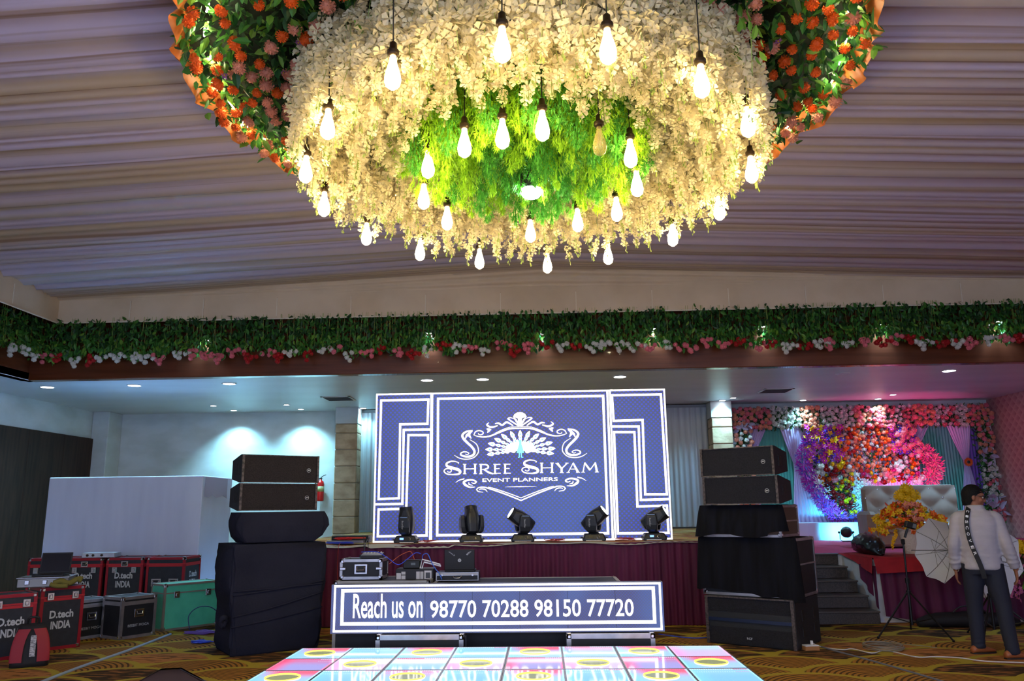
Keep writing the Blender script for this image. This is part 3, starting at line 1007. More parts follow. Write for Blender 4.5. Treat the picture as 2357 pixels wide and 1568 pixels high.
# ------------------------------------------------------------------ ivy border with pompom clusters
def ivy_border(name, label, p0, p1, nleaf, npart, clusters, toward):
    t = thing(name, label, 'garland', p0)
    p0, p1 = Vector(p0), Vector(p1)
    d = p1 - p0
    L = d.length
    d = d / L
    mb = MB()
    def spotp():
        s = rnd.uniform(0, L)
        low = 0.56 + 0.05 * sin(s * 5.1) + 0.04 * sin(s * 13.7)
        h = rnd.random() ** 0.9 * low
        return s, h, low
    def rotl():
        return Euler((rnd.gauss(0, 0.5), rnd.gauss(0, 0.4), 0)).to_matrix() @ Rz(rnd.gauss(0, .6)) @ Rx(-pi / 2 - rnd.gauss(0, .45)) @ Ry(rnd.gauss(0, .7))
    back = Rz(atan2(d.y, d.x))
    for i in range(nleaf):
        s, h, low = spotp()
        p = d * s + toward * rnd.uniform(-0.10, 0.05) + Vector((0, 0, -h))
        add_leaf(mb, p, rnd.uniform(0.08, 0.125), back @ rotl(), rnd.choice((0, 0, 0, 1, 1)) if h < low * .55 else rnd.choice((0, 1, 1, 1, 2)))  # lamp glow painted in: darker leaves near the top, lighter ones low down
    for i in range(int(L * 14)):
        s = rnd.uniform(0, L)
        mb.tube([d * s + Vector((0, 0, 0.02)), d * (s + rnd.uniform(-.04, .04)) + toward * rnd.uniform(-.04, .02) + Vector((0, 0, -0.5))], 0.003, 3, 3)
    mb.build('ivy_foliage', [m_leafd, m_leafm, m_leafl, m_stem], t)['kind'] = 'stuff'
    for i in range(npart):
        s, h, low = spotp()
        o = put(LEAFM[rnd.choice('dmml' if h > .2 else 'dddm')], 'leaf', t, d * s + toward * rnd.uniform(0.05, 0.08) + Vector((0, 0, -h)), scale=rnd.uniform(0.07, 0.10))  # same glow in the leaf colour: dark greens above, lighter greens below
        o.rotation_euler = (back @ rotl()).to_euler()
    cols = ['pink', 'red', 'white', 'pink', 'white', 'red', 'white', 'pink', 'red', 'pink', 'white']
    for i in range(clusters):
        s = L * (i + 0.5 + rnd.uniform(-.22, .22)) / clusters
        c = d * s + toward * 0.03 + Vector((0, 0, -0.62 - rnd.uniform(-0.06, 0.06)))
        sp = MB()
        for k in range(9):
            add_leaf(sp, Vector((rnd.gauss(0, .05), rnd.gauss(0, .03), rnd.uniform(-0.02, 0.10))), rnd.uniform(.05, .08), back @ rotl())
        co = sp.build('flower_cluster', m_leafm, t, loc=c)
        kcol = cols[(i * 5 + i // 3) % len(cols)]
        wide = rnd.uniform(0.7, 1.7)
        for k, (ax, az) in enumerate(((-0.055, 0.02), (0.055, 0.025), (-0.028, -0.035), (0.032, -0.03), (0.0, -0.082), (0.0, 0.04), (0.09, 0.01))):
            if k > 2 and rnd.random() < .35:
                continue
            ax, az = ax * wide + rnd.uniform(-.02, .02), az / wide ** .5 + rnd.uniform(-.02, .02)
            put(POM[kcol], 'pompom', co, d * ax * rnd.uniform(.8, 1.3) + toward * rnd.uniform(0, .04) + Vector((0, 0, az + rnd.uniform(-.01, .01))), scale=rnd.uniform(0.034, 0.042), rot=(rnd.uniform(0, 6), rnd.uniform(0, 6), 0))
    return t
ivy_border('ivy_garland', 'long ivy garland with pink, red and white pompom blooms above the stage', (-7.93, 12.12, 4.54), (7.85, 12.12, 4.54), 8600, 300, 68, Vector((0, -1, 0)))
ivy_border('ivy_garland', 'short ivy garland with pompom blooms along the side aisle', (-7.92, 9.4, 4.54), (-7.92, 12.10, 4.54), 1100, 60, 8, Vector((1, 0, 0)))
ivy_border('ivy_garland', 'short ivy garland with pompom blooms along the pink papered aisle', (7.95, 9.4, 4.54), (7.95, 12.0, 4.54), 1100, 60, 8, Vector((-1, 0, 0)))
# small spot lamps tucked between ivy and beam
for x, lb in ((-5.35, 'first small lamp in the ivy, above the red-edged cases'), (-1.75, 'second small lamp in the ivy, over the first screen wing'), (0.05, 'third small lamp in the ivy, over the screen middle'), (1.8, 'fourth small lamp in the ivy, over the far screen wing'), (3.5, 'fifth small lamp in the ivy, above the tall speaker stack'), (5.3, 'sixth small lamp in the ivy, before the flower arch'), (7.1, 'seventh small lamp in the ivy, near the pink wall')):
    t = thing('spot_lamp', lb + ', shining on the brown beam', 'spot lamp', (x, 12.22, 4.22), 0, 'spot lamps in the ivy')
    MB().lathe([(0.02, 0.06), (0.03, 0.05), (0.035, 0.0), (0.03, 0.0)], 12).build('housing', m_black, t, smooth=True)
    MB().lathe([(0.03, 0.002), (0.026, -0.006), (0.01, -0.008)], 12).build('lens', M('spot_lens', (230, 240, 255), 0.4, em=(0.85, 0.92, 1.0), es=20), t)
    spot(t, (0, 0, -0.02), (0, 0.10, -0.5), 34.0, (0.35, 0.60, 1.0), 100, 1.0, 0.05)
# ------------------------------------------------------------------ stage, skirts, stairs
m_maroon = M('maroon_velvet', (98, 24, 68), 0.75, noise=(3, (66, 14, 48), 0.7, (4, 1, 0.4)))
m_redcloth = M('red_carpet_cloth', (176, 32, 48), 0.85, noise=(6, (140, 24, 40), 0.6))
m_magcloth = M('magenta_carpet_cloth', (178, 40, 86), 0.85, noise=(5, (150, 30, 70), 0.6))
m_sidewhite = M('white_side_wall', (214, 218, 224), 0.7, noise=(5, (186, 190, 200), 0.6))
m_granite = M('dark_granite', (62, 54, 48), 0.35, noise=(60, (92, 82, 74), 0.8), spec=0.5)
m_palecloth = M('pale_edge_cloth', (196, 200, 190), 0.8)
m_blackcloth = M('black_cotton_cloth', (40, 41, 54), 0.95, spec=0.15, bump=(40, 0.25), noise=(2, (32, 33, 45), 0.8))
m_velvet = M('black_velvet', (15, 15, 19), 0.9, spec=0.15, noise=(3, (26, 28, 40), 0.5, (4, 4, 0.3)))

def pleats(p0, p1, z0, z1, pitch, amp, seg=6, nv=8, flare=0.0, ztop=None, zbot=None, phase=0.0):
    """hanging pleated cloth between two floor points, outside towards -Y side of p0->p1"""
    p0, p1 = Vector(p0), Vector(p1)
    L = (p1 - p0).length
    d = (p1 - p0) / L
    nrm = Vector((d.y, -d.x, 0))
    nu = int(L / pitch * seg)
    mb = MB()
    def fn(u, v):
        s = u * L
        ph = 2 * pi * s / pitch + 1.3 * sin(s * 2.3 + phase) + 0.9 * sin(s * 5.7)
        a = amp * (0.55 + 0.45 * (1 - v)) * (0.8 + 0.3 * sin(s * 3.7))
        zt = z1 + (ztop(s) if ztop else 0)
        zb = z0 + (zbot(s) if zbot else 0)
        return p0 + d * s + nrm * (a * sin(ph) + flare * (1 - v) + 0.3 * a * sin(ph * .47 + v * 2)) + Vector((0, 0, zb + (zt - zb) * v))
    return mb.grid(nu, nv, fn)

st = thing('stage_platform', 'main stage platform with maroon pleated skirt carrying the big screen', 'stage')
MB().box((-0.20, 13.87, 0.51), (7.2, 6.2, 1.02)).build('deck', M('stage_timber', (70, 52, 40), 0.8), st)
MB().box((-0.20, 13.87, 1.027), (7.2, 6.2, 0.014)).build('carpet', m_stagecarpet, st)
pleats((-3.9, 10.72, 0), (3.4, 10.72, 0), 0.015, 1.035, 0.105, 0.022, ztop=lambda s: -0.012 * sin(s * 1.9) - 0.030 * max(0, sin((s - 1.15) * pi / 1.1)) * (1 if 1.15 < s < 2.25 else 0), zbot=lambda s: 0.01 * sin(s * 3)).build('skirt', m_maroon, st, smooth=True)
ec = MB()
ec.grid(80, 4, lambda u, v: (-3.3 + 5.9 * u, 10.80 - 0.11 * v, 1.042 + 0.008 * sin(u * 40) - 0.018 * v * v - 0.012 * v * sin(u * 19) - (0.035 * v if 0.17 < u < 0.36 else 0)))
ec.build('edge_cloth', m_palecloth, st, smooth=True)

sd = thing('side_stage', 'lower side stage with red carpet and maroon skirt before the flower arch', 'stage')
MB().box((6.45, 14.19, 0.39), (5.88, 4.36, 0.78)).build('rear_deck', m_sidewhite, sd)
MB().box((6.67, 16.68, 0.39), (5.44, 0.62, 0.78)).build('wall_deck', m_sidewhite, sd)
MB().box((6.85, 11.43, 0.39), (5.1, 1.16, 0.78)).build('front_deck', m_sidewhite, sd)
MB().box((6.45, 14.19, 0.787), (5.88, 4.36, 0.012)).build('carpet', m_magcloth, sd)
MB().box((6.67, 16.68, 0.787), (5.44, 0.62, 0.012)).build('carpet_strip', m_magcloth, sd)
rc = MB()
def redfold(u, v):
    x = 4.28 + 5.1 * u
    if v < 0.5:
        return (x, 12.0 - 1.17 * v * 2, 0.80 + 0.004 * sin(x * 9))
    w = (v - 0.5) * 2
    drop = 0.16 * (1 - u) ** 1.5 + 0.03
    return (x, 10.83 - 0.075 * w - 0.006 * sin(x * 6), 0.80 - drop * w)
rc.grid(40, 8, redfold)
rc.build('carpet_front', m_redcloth, sd, smooth=True)
rl = MB()
rl.grid(8, 8, lambda u, v: (4.27 - 0.02 * v - 0.012 * sin(u * 9), 10.84 + 1.15 * u, 0.803 - 0.20 * v * max(0.02, (1 - u) ** 1.2)))
rl.build('carpet_corner', m_redcloth, sd, smooth=True)
pleats((4.33, 10.83, 0), (9.35, 10.83, 0), 0.04, 0.76, 0.16, 0.026, flare=0.07, zbot=lambda s: 0.05 * max(0, 1 - s * 3), phase=2).build('skirt', m_maroon, sd, smooth=True)
pleats((4.25, 11.25, 0), (4.30, 10.82, 0), 0.20, 0.70, 0.2, 0.02, zbot=lambda s: 0.35 - 0.9 * s).build('skirt_return', m_maroon, sd, smooth=True)
MB().box((6.85, 10.87, 0.03), (5.0, 0.04, 0.05)).build('plinth', M('cream_plinth', (214, 200, 176), 0.7), sd)

sc_ = thing('staircase', 'dark granite stairs rising between speaker stack and side stage', 'stairs', (3.82, 10.71, 0))
for i in range(5):
    s_ = MB()
    s_.cbox((0, 0.32 * i + (1.29 - 0.32 * i) / 2, 0.16 * i + 0.08), (0.84, 1.29 - 0.32 * i, 0.158), 0.004)
    so = s_.build('step', m_granite, sc_)
    MB().cbox((0, 0.32 * i - 0.005, 0.16 * i + 0.149), (0.85, 0.05, 0.022), 0.006).build('nosing', M('granite_nosing', (96, 88, 82), 0.3), so)

# curtains on the back wall
m_curtain = M('pale_grey_curtain', (196, 206, 216), 0.7, noise=(2, (170, 180, 192), 0.6, (6, 1, 0.2)))
for x0, x1, lb in ((-3.84, -1.5, 'pale grey pleated curtain between sandstone pillar and screen'), (1.5, 3.50, 'pale grey pleated curtain behind the second speaker stack')):
    t = thing('stage_curtain', lb, 'curtain', (x0, 16.8, 1.04))
    pleats((0, 0, 0), (x1 - x0, 0, 0), 0.03, 2.48, 0.105, 0.03, nv=3).build('cloth', m_curtain, t, smooth=True)
    MB().box(((x1 - x0) / 2, 0.06, 2.5), (x1 - x0, 0.06, 0.09)).build('pelmet', M('grey_pelmet', (150, 156, 164), 0.6), t)
t = thing('fire_extinguisher', 'red fire extinguisher with black hose hung on the white wall', 'extinguisher', (-4.68, 16.88, 1.68))
MB().lathe([(0.02, 0), (0.07, 0.005), (0.075, 0.03), (0.075, 0.36), (0.06, 0.41), (0.025, 0.43), (0.02, 0.46)], 20).build('cylinder', M('red_enamel', (206, 26, 26), 0.3), t, smooth=True)
MB().lathe([(0.0765, 0.20), (0.0765, 0.31)], 20).build('label_band', M('cream_blue_label', (210, 206, 140), 0.5, noise=(6, (40, 60, 90), 1.0)), t, smooth=True)
MB().box((0, 0, 0.47), (0.05, 0.04, 0.03)).build('valve', m_black, t)
MB().tube([(0, 0, 0.49), (0.06, -0.01, 0.53), (0.11, 0, 0.55)], 0.008, 5).build('lever', m_black, t)
MB().tube(smooth_path([(-0.03, 0, 0.47), (-0.10, 0, 0.44), (-0.115, 0, 0.30), (-0.105, 0, 0.15)]), 0.011, 6).build('hose', m_black, t, smooth=True)

# ------------------------------------------------------------------ big LED screen
def led_face(key, pitch, ca, cb, k, sway):
    n = N(key)
    x, y, z = n.xyz()
    r = n.math('FLOOR', n.math('DIVIDE', z, pitch * 0.5))
    off = n.math('MULTIPLY', n.math('PINGPONG', r, 1.0), 0.5)
    fx = n.math('SUBTRACT', n.math('FRACT', n.math('ADD', n.math('DIVIDE', x, pitch), off)), 0.5)
    fz = n.math('SUBTRACT', n.math('FRACT', n.math('DIVIDE', z, pitch * 0.5)), 0.5)
    d = n.math('SQRT', n.math('ADD', n.math('MULTIPLY', fx, fx), n.math('MULTIPLY', n.math('MULTIPLY', fz, fz), 0.3)))
    dot = n.math('SUBTRACT', 1.0, n.step(d, 0.10, 0.34))
    fine = n.step(n.math('MULTIPLY', n.math('SINE', n.math('MULTIPLY', x, 2 * pi / (pitch * .25))), n.math('SINE', n.math('MULTIPLY', z, 2 * pi / (pitch * .25)))), -0.4, 0.6)
    bs = n.mix(n.math('MULTIPLY', fine, 0.5), ca, tuple(c * 0.45 for c in ca))
    col = n.mix(dot, bs, cb)
    big = n.step(n.noise(sway, 1), 0.3, 0.75)
    col = n.mix(n.math('MULTIPLY', big, 0.35), col, (0.10, 0.22, 0.60))
    n.put(n.b.inputs['Emission Color'], col)
    n.b.inputs['Emission Strength'].default_value = k
    n.b.inputs['Base Color'].default_value = (0.02, 0.02, 0.025, 1)
    n.b.inputs['Roughness'].default_value = 0.45
    n.b.inputs['Specular IOR Level'].default_value = 0.4
    return n.m
m_screen = led_face('led_screen_blue', 0.062, (0.100, 0.108, 0.19), (0.05, 0.085, 0.85), 0.58 * SCREEN_L, 0.6)
m_glow = M('led_white_line', (255, 250, 245), 0.5, em=(1.0, 0.95, 0.92), es=1.0 * SCREEN_L)
m_teal = M('led_teal', (60, 200, 220), 0.5, em=(0.12, 0.72, 0.85), es=1.2)
m_eye = M('led_blue_dot', (40, 120, 190), 0.5, em=(0.05, 0.28, 0.6), es=1.0)
LOGO_CX=2.073
LOGO_HALF=[([(2.070,1.561),(1.916,1.554),(1.766,1.502),(1.656,1.459),(1.557,1.444),(1.467,1.455),(1.408,1.478)],[0.025,0.025,0.027,0.025,0.021,0.015,0.008]),
([(2.070,1.584),(1.926,1.578),(1.816,1.542),(1.716,1.497)],[0.007,0.008,0.008,0.004]),
([(1.418,1.482),(1.438,1.519),(1.487,1.536),(1.537,1.520),(1.547,1.495),(1.517,1.476),(1.485,1.482),(1.479,1.501)],[0.014,0.018,0.018,0.018,0.018,0.015,0.012,0.008]),
([(1.398,1.542),(1.308,1.524),(1.253,1.480),(1.263,1.430),(1.318,1.370),(1.382,1.310),(1.422,1.250),(1.412,1.201),(1.367,1.175),(1.298,1.172),(1.234,1.192),(1.231,1.222),(1.278,1.239),(1.326,1.230),(1.342,1.212),(1.316,1.199),(1.290,1.209)],[0.008,0.029,0.037,0.039,0.039,0.037,0.037,0.037,0.035,0.031,0.025,0.021,0.018,0.015,0.014,0.012,0.008]),
([(1.134,1.194),(1.209,1.151),(1.308,1.134),(1.407,1.154),(1.467,1.210),(1.479,1.269),(1.447,1.348),(1.358,1.409)],[0.004,0.014,0.015,0.015,0.015,0.015,0.014,0.006]),
([(1.393,1.535),(1.343,1.488),(1.378,1.424)],[0.019,0.054,0.008]),
([(1.358,1.508),(1.313,1.469),(1.293,1.420)],[0.029,0.039,0.006]),
([(2.070,1.591),(2.017,1.674),(1.979,1.729)],[0.023,0.033,0.010]),
([(2.065,1.586),(1.991,1.635),(1.922,1.683),(1.902,1.703),(1.947,1.712),(1.987,1.692)],[0.018,0.023,0.025,0.019,0.014,0.008]),
([(2.028,1.746),(2.008,1.756),(1.993,1.749)],[0.029,0.025,0.008]),
([(1.976,1.597),(1.887,1.649),(1.822,1.610),(1.767,1.636),(1.717,1.631)],[0.015,0.033,0.029,0.029,0.012]),
([(1.757,1.603),(1.667,1.581),(1.607,1.608),(1.608,1.628),(1.633,1.648)],[0.015,0.033,0.029,0.021,0.006]),
([(1.597,1.559),(1.632,1.543),(1.607,1.504)],[0.014,0.051,0.010]),
([(1.662,1.551),(1.629,1.534)],[0.019,0.029]),
([(2.075,0.552),(1.856,0.641),(1.642,0.717),(1.553,0.741),(1.475,0.734),(1.445,0.704)],[0.019,0.021,0.021,0.019,0.018,0.010]),
([(2.075,0.587),(1.866,0.665),(1.691,0.723),(1.612,0.744)],[0.012,0.014,0.014,0.006]),
([(1.455,0.710),(1.475,0.684),(1.543,0.673)],[0.018,0.015,0.006]),
([(1.602,0.675),(1.573,0.708),(1.514,0.718),(1.485,0.703)],[0.006,0.018,0.015,0.006]),
([(1.431,0.746),(1.357,0.745),(1.293,0.777),(1.270,0.814),(1.318,0.840),(1.396,0.843),(1.446,0.817),(1.416,0.796),(1.375,0.809)],[0.006,0.023,0.039,0.035,0.029,0.025,0.023,0.015,0.006]),
([(1.396,0.769),(1.347,0.784),(1.342,0.813)],[0.004,0.021,0.008]),
([(1.155,0.810),(1.209,0.844),(1.280,0.862)],[0.003,0.015,0.019]),
([(2.078,0.743),(2.004,0.743),(1.848,0.741)],[0.015,0.012,0.001])]
LOGO_LETTERS=[([(1.189,1.073),(1.204,1.092)],[0.014,0.004]),
([(1.197,1.087),(1.149,1.105),(1.085,1.106),(1.029,1.080),(1.036,1.041),(1.105,1.015),(1.187,0.992),(1.221,0.958),(1.194,0.929),(1.120,0.923),(1.036,0.931),(0.992,0.968),(1.011,1.000),(1.061,1.006),(1.095,0.984),(1.081,0.957),(1.046,0.960),(1.039,0.974)],[0.010,0.015,0.021,0.029,0.037,0.045,0.043,0.039,0.029,0.019,0.018,0.018,0.015,0.014,0.014,0.014,0.012,0.006]),
([(1.283,1.064),(1.283,0.997),(1.283,0.930)],[0.033,0.025,0.033]),
([(1.259,1.065),(1.307,1.064)],[0.009,0.009]),
([(1.260,0.930),(1.307,0.930)],[0.009,0.009]),
([(1.431,1.064),(1.431,0.997),(1.431,0.930)],[0.033,0.025,0.033]),
([(1.408,1.065),(1.455,1.064)],[0.009,0.009]),
([(1.407,0.930),(1.455,0.930)],[0.009,0.009]),
([(1.283,0.998),(1.431,0.998)],[0.013,0.013]),
([(2.289,1.074),(2.304,1.094)],[0.014,0.004]),
([(2.297,1.089),(2.250,1.107),(2.186,1.108),(2.130,1.082),(2.136,1.043),(2.205,1.017),(2.286,0.994),(2.318,0.960),(2.291,0.932),(2.218,0.925),(2.134,0.934),(2.091,0.970),(2.111,1.002),(2.160,1.008),(2.194,0.986),(2.179,0.959),(2.145,0.962),(2.138,0.976)],[0.010,0.015,0.021,0.029,0.037,0.045,0.043,0.039,0.029,0.019,0.018,0.018,0.015,0.014,0.014,0.014,0.012,0.006]),
([(2.371,1.064),(2.369,0.997),(2.368,0.931)],[0.033,0.025,0.033]),
([(2.347,1.065),(2.394,1.064)],[0.009,0.009]),
([(2.344,0.931),(2.391,0.930)],[0.009,0.009]),
([(2.518,1.064),(2.516,0.997),(2.515,0.930)],[0.033,0.025,0.033]),
([(2.494,1.065),(2.541,1.064)],[0.009,0.009]),
([(2.491,0.931),(2.538,0.930)],[0.009,0.009]),
([(2.369,0.998),(2.516,0.998)],[0.013,0.013]),
([(1.513,1.061),(1.513,0.994),(1.513,0.927)],[0.033,0.025,0.033]),
([(1.490,1.061),(1.537,1.061)],[0.009,0.009]),
([(1.489,0.927),(1.537,0.927)],[0.009,0.009]),
([(1.513,1.056),(1.580,1.055),(1.616,1.034),(1.609,1.005),(1.560,0.989),(1.515,0.989)],[0.014,0.019,0.025,0.023,0.015,0.010]),
([(1.555,0.989),(1.628,0.943),(1.687,0.926)],[0.019,0.029,0.018]),
([(1.713,1.058),(1.712,0.992),(1.712,0.926)],[0.033,0.025,0.033]),
([(1.689,1.059),(1.736,1.058)],[0.009,0.009]),
([(1.688,0.926),(1.735,0.926)],[0.009,0.009]),
([(1.713,1.055),(1.788,1.056)],[0.013,0.014]),
([(1.712,0.996),(1.775,0.996)],[0.011,0.013]),
([(1.712,0.931),(1.792,0.931)],[0.013,0.014]),
([(1.856,1.058),(1.855,0.992),(1.854,0.926)],[0.033,0.025,0.033]),
([(1.832,1.059),(1.879,1.058)],[0.009,0.009]),
([(1.831,0.926),(1.878,0.926)],[0.009,0.009]),
([(1.856,1.055),(1.931,1.056)],[0.013,0.014]),
([(1.855,0.996),(1.918,0.996)],[0.011,0.013]),
([(1.854,0.931),(1.935,0.931)],[0.013,0.014]),
([(2.588,1.059),(2.650,0.984)],[0.035,0.027]),
([(2.731,1.059),(2.650,0.984)],[0.015,0.019]),
([(2.650,0.993),(2.649,0.929)],[0.031,0.035]),
([(2.564,1.060),(2.613,1.059)],[0.008,0.008]),
([(2.701,1.060),(2.750,1.059)],[0.008,0.008]),
([(2.622,0.928),(2.678,0.927)],[0.009,0.009]),
([(2.816,1.062),(2.740,0.931)],[0.010,0.015]),
([(2.812,1.062),(2.879,0.929)],[0.023,0.037]),
([(2.772,0.975),(2.853,0.975)],[0.012,0.012]),
([(2.717,0.930),(2.763,0.929)],[0.008,0.008]),
([(2.851,0.930),(2.906,0.929)],[0.008,0.008]),
([(2.976,1.062),(2.949,0.931)],[0.015,0.018]),
([(2.975,1.060),(3.046,0.959)],[0.025,0.029]),
([(3.127,1.061),(3.046,0.959)],[0.014,0.015]),
([(3.122,1.061),(3.144,0.931)],[0.025,0.037]),
([(2.926,0.930),(2.974,0.929)],[0.008,0.008]),
([(3.115,0.930),(3.170,0.930)],[0.008,0.008])]
FEATHER_TIPS=[(2.074, 1.497), (1.952, 1.489), (1.827, 1.461), (1.727, 1.411), (1.631, 1.351), (1.591, 1.268), (1.615, 1.197)]
FEATHER_BASE=(2.073, 1.251)
PEACOCK_BODY=[([(2.075,1.363),(2.074,1.324),(2.073,1.260),(2.073,1.211)],[0.025,0.043,0.087,0.101]),([(2.058,1.212),(2.057,1.153)],[0.014,0.010]),([(2.087,1.211),(2.087,1.152)],[0.014,0.010]),([(2.039,1.147),(2.064,1.155)],[0.006,0.010]),([(2.081,1.154),(2.113,1.148)],[0.010,0.006])]
WING_LINES=[([(0.075, 1.992), (0.759, 1.993), (0.75, 1.644), (0.357, 1.644), (0.357, 0.604), (0.069, 0.596)], 1), ([(0.825, 1.563), (0.409, 1.563), (0.407, 0.526), (0.028, 0.525)], 0), ([(0.478, 1.488), (0.758, 1.483), (0.753, 0.091), (0.069, 0.087), (0.073, 0.453), (0.463, 0.46)], 1), ([(3.393, 2.01), (4.088, 2.01), (4.101, 0.61), (3.802, 0.614), (3.813, 1.65), (3.404, 1.644)], 1), ([(3.376, 1.565), (3.754, 1.559), (3.738, 0.538), (4.127, 0.545)], 0), ([(3.403, 1.485), (3.69, 1.48), (3.686, 0.45), (4.093, 0.457), (4.097, 0.089), (3.403, 0.091)], 1)]
SW, SH = 4.15, 2.09
scr = thing('led_screen', 'large blue stage screen showing white frames and a peacock emblem', 'screen', (-2.37, 11.3, 1.043))
ff = -0.002
for x0, x1 in ((0.0, 0.822), (0.824, 3.345), (3.347, SW)):
    MB().box(((x0 + x1) / 2, 0.07, SH / 2), (x1 - x0, 0.135, SH)).build('cabinet', m_black, scr)
    MB().grid(1, 1, lambda u, v: (x0 + 0.004 + (x1 - x0 - 0.008) * u, -0.001, 0.004 + (SH - 0.008) * v)).build('display_face', m_screen, scr)
for i in range(14):
    MB().cbox((0.2 + i * 0.29, 0.06, SH + 0.008), (0.05, 0.03, 0.016), 0.004).build('lock_plate', m_alu, scr)
def line(pts, w, closed, name='light_line', m=None):
    mb = MB()
    frame_line(mb, pts, w, -0.006, closed)
    return mb.build(name, m or m_glow, scr)
line([(0.012, 0.012), (SW - 0.012, 0.012), (SW - 0.012, SH - 0.010), (0.012, SH - 0.010)], 0.024, True)
line([(0.808, 0.02), (0.808, SH - 0.02)], 0.042, False)
line([(3.330, 0.02), (3.330, SH - 0.02)], 0.030, False)
line([(3.366, 0.02), (3.366, SH - 0.02)], 0.026, False)
line([(0.900, 0.093), (3.268, 0.093), (3.268, 2.003), (0.900, 2.003)], 0.034, True)
for pts, c in WING_LINES:
    line(pts, 0.032, bool(c))
lg = MB()
for pts, ws in LOGO_HALF:
    ribbon(lg, pts, [w * 0.86 for w in ws], -0.006)
    ribbon(lg, [(2 * LOGO_CX - p[0], p[1]) for p in pts], [w * 0.86 for w in ws], -0.006)
ribbon(lg, [(LOGO_CX, 1.60), (LOGO_CX, 1.68), (LOGO_CX, 1.76), (LOGO_CX, 1.785)], [0.03, 0.055, 0.085, 0.02], -0.006)
for k in range(5):
    a = pi * (0.18 + 0.16 * k)
    ribbon(lg, [(LOGO_CX, 1.70), (LOGO_CX + 0.10 * cos(a), 1.70 + 0.09 * sin(a))], [0.02, 0.045], -0.0062)
lg.build('scroll_emblem', m_glow, scr)['kind'] = 'stuff'
pk = MB()
bx, bz = FEATHER_BASE
def drop(mb, cx, cz, dx, dz, s, y, mi=0):
    n = 10
    pts = []
    for i in range(n):
        a = 2 * pi * i / n
        r = s * (1 + 0.55 * max(0, cos(a)) ** 3)
        lx, lz = r * cos(a), 0.62 * s * sin(a) * (1.15 - 0.25 * cos(a))
        pts.append((cx + lx * dx - lz * dz, y, cz + lx * dz + lz * dx))
    mb.add(pts, [tuple(range(n))], mi)
allt = FEATHER_TIPS + [(2 * bx - p[0], p[1]) for p in FEATHER_TIPS[1:]]
eyes = MB()
for tx, tz in allt:
    L_ = sqrt((tx - bx) ** 2 + (tz - bz) ** 2)
    dx, dz = (tx - bx) / L_, (tz - bz) / L_
    ribbon(pk, [(bx, bz), (bx + dx * L_ * .8, bz + dz * L_ * .8)], [0.01, 0.016], -0.006, 1)
    for f, s in ((0.90, 0.042), (0.70, 0.033), (0.54, 0.026)):
        drop(pk, bx + dx * L_ * f, bz + dz * L_ * f, dx, dz, s, -0.006)
        drop(eyes, bx + dx * L_ * f, bz + dz * L_ * f, dx, dz, 0.012, -0.008)
for k in range(28):
    a = pi * k / 27
    drop(pk, bx + 0.17 * cos(a) * (0.6 + 0.5 * (k % 2)), bz - .02 + 0.11 * sin(a) * (0.6 + 0.5 * (k % 2)), cos(a), sin(a), 0.036, -0.0065)
pk.build('peacock_tail', m_glow, scr)['kind'] = 'stuff'
eyes.build('tail_eyes', m_eye, scr)['kind'] = 'stuff'
bd = MB()
for pts, ws in PEACOCK_BODY:
    ribbon(bd, pts, ws, -0.010)
bd.ball((bx, -0.010, 1.375), 0.022, 8, 5, sc=(1, .05, 1.2))
bd.build('peacock_body', m_teal, scr)
lt = MB()
for pts, ws in LOGO_LETTERS:
    ribbon(lt, pts, [w * 0.9 for w in ws], -0.006)
lt.build('lettering', m_glow, scr)
put(text_mesh('EVENT PLANNERS', (1.534, 0.813, 2.593, 0.864), 0.006, m_glow, bold=0.015), 'lettering', scr)

# ------------------------------------------------------------------ LED banner in front of the stage
m_bscreen = led_face('led_banner_blue', 0.03, (0.10, 0.11, 0.22), (0.07, 0.09, 0.45), 0.60 * SCREEN_L, 2.5)
bn = thing('led_banner', 'long blue display board reading a contact line in white digits', 'display board', (-2.235, 8.62, 0.236))
BW, BH = 3.465, 0.492
for i in range(7):
    MB().box((BW * (i + .5) / 7, 0.055, BH / 2), (BW / 7 - 0.002, 0.10, BH)).build('cabinet', M('grey_cabinet', (120, 124, 140), 0.4, metal=.6), bn)
    MB().grid(1, 1, lambda u, v: (BW * i / 7 + 0.002 + (BW / 7 - 0.004) * u, 0.003, 0.006 + (BH - 0.012) * v)).build('display_face', m_bscreen, bn)
def bline(pts, w):
    mb = MB()
    frame_line(mb, pts, w, -0.002, True)
    mb.build('light_line', m_glow, bn)
bline([(0.04, 0.026), (BW - 0.032, 0.026), (BW - 0.032, BH - 0.016), (0.04, BH - 0.016)], 0.022)
bline([(0.122, 0.098), (BW - 0.10, 0.095), (BW - 0.10, BH - 0.062), (0.122, BH - 0.062)], 0.034)
put(text_mesh('Reach us on', (0.235, 0.152, 0.965, 0.397), 0.002, m_glow, bold=0.012), 'lettering', bn)
put(text_mesh('98770 70288 98150 77720', (1.045, 0.152, 3.155, 0.325), 0.002, m_glow, bold=0.012), 'lettering', bn)

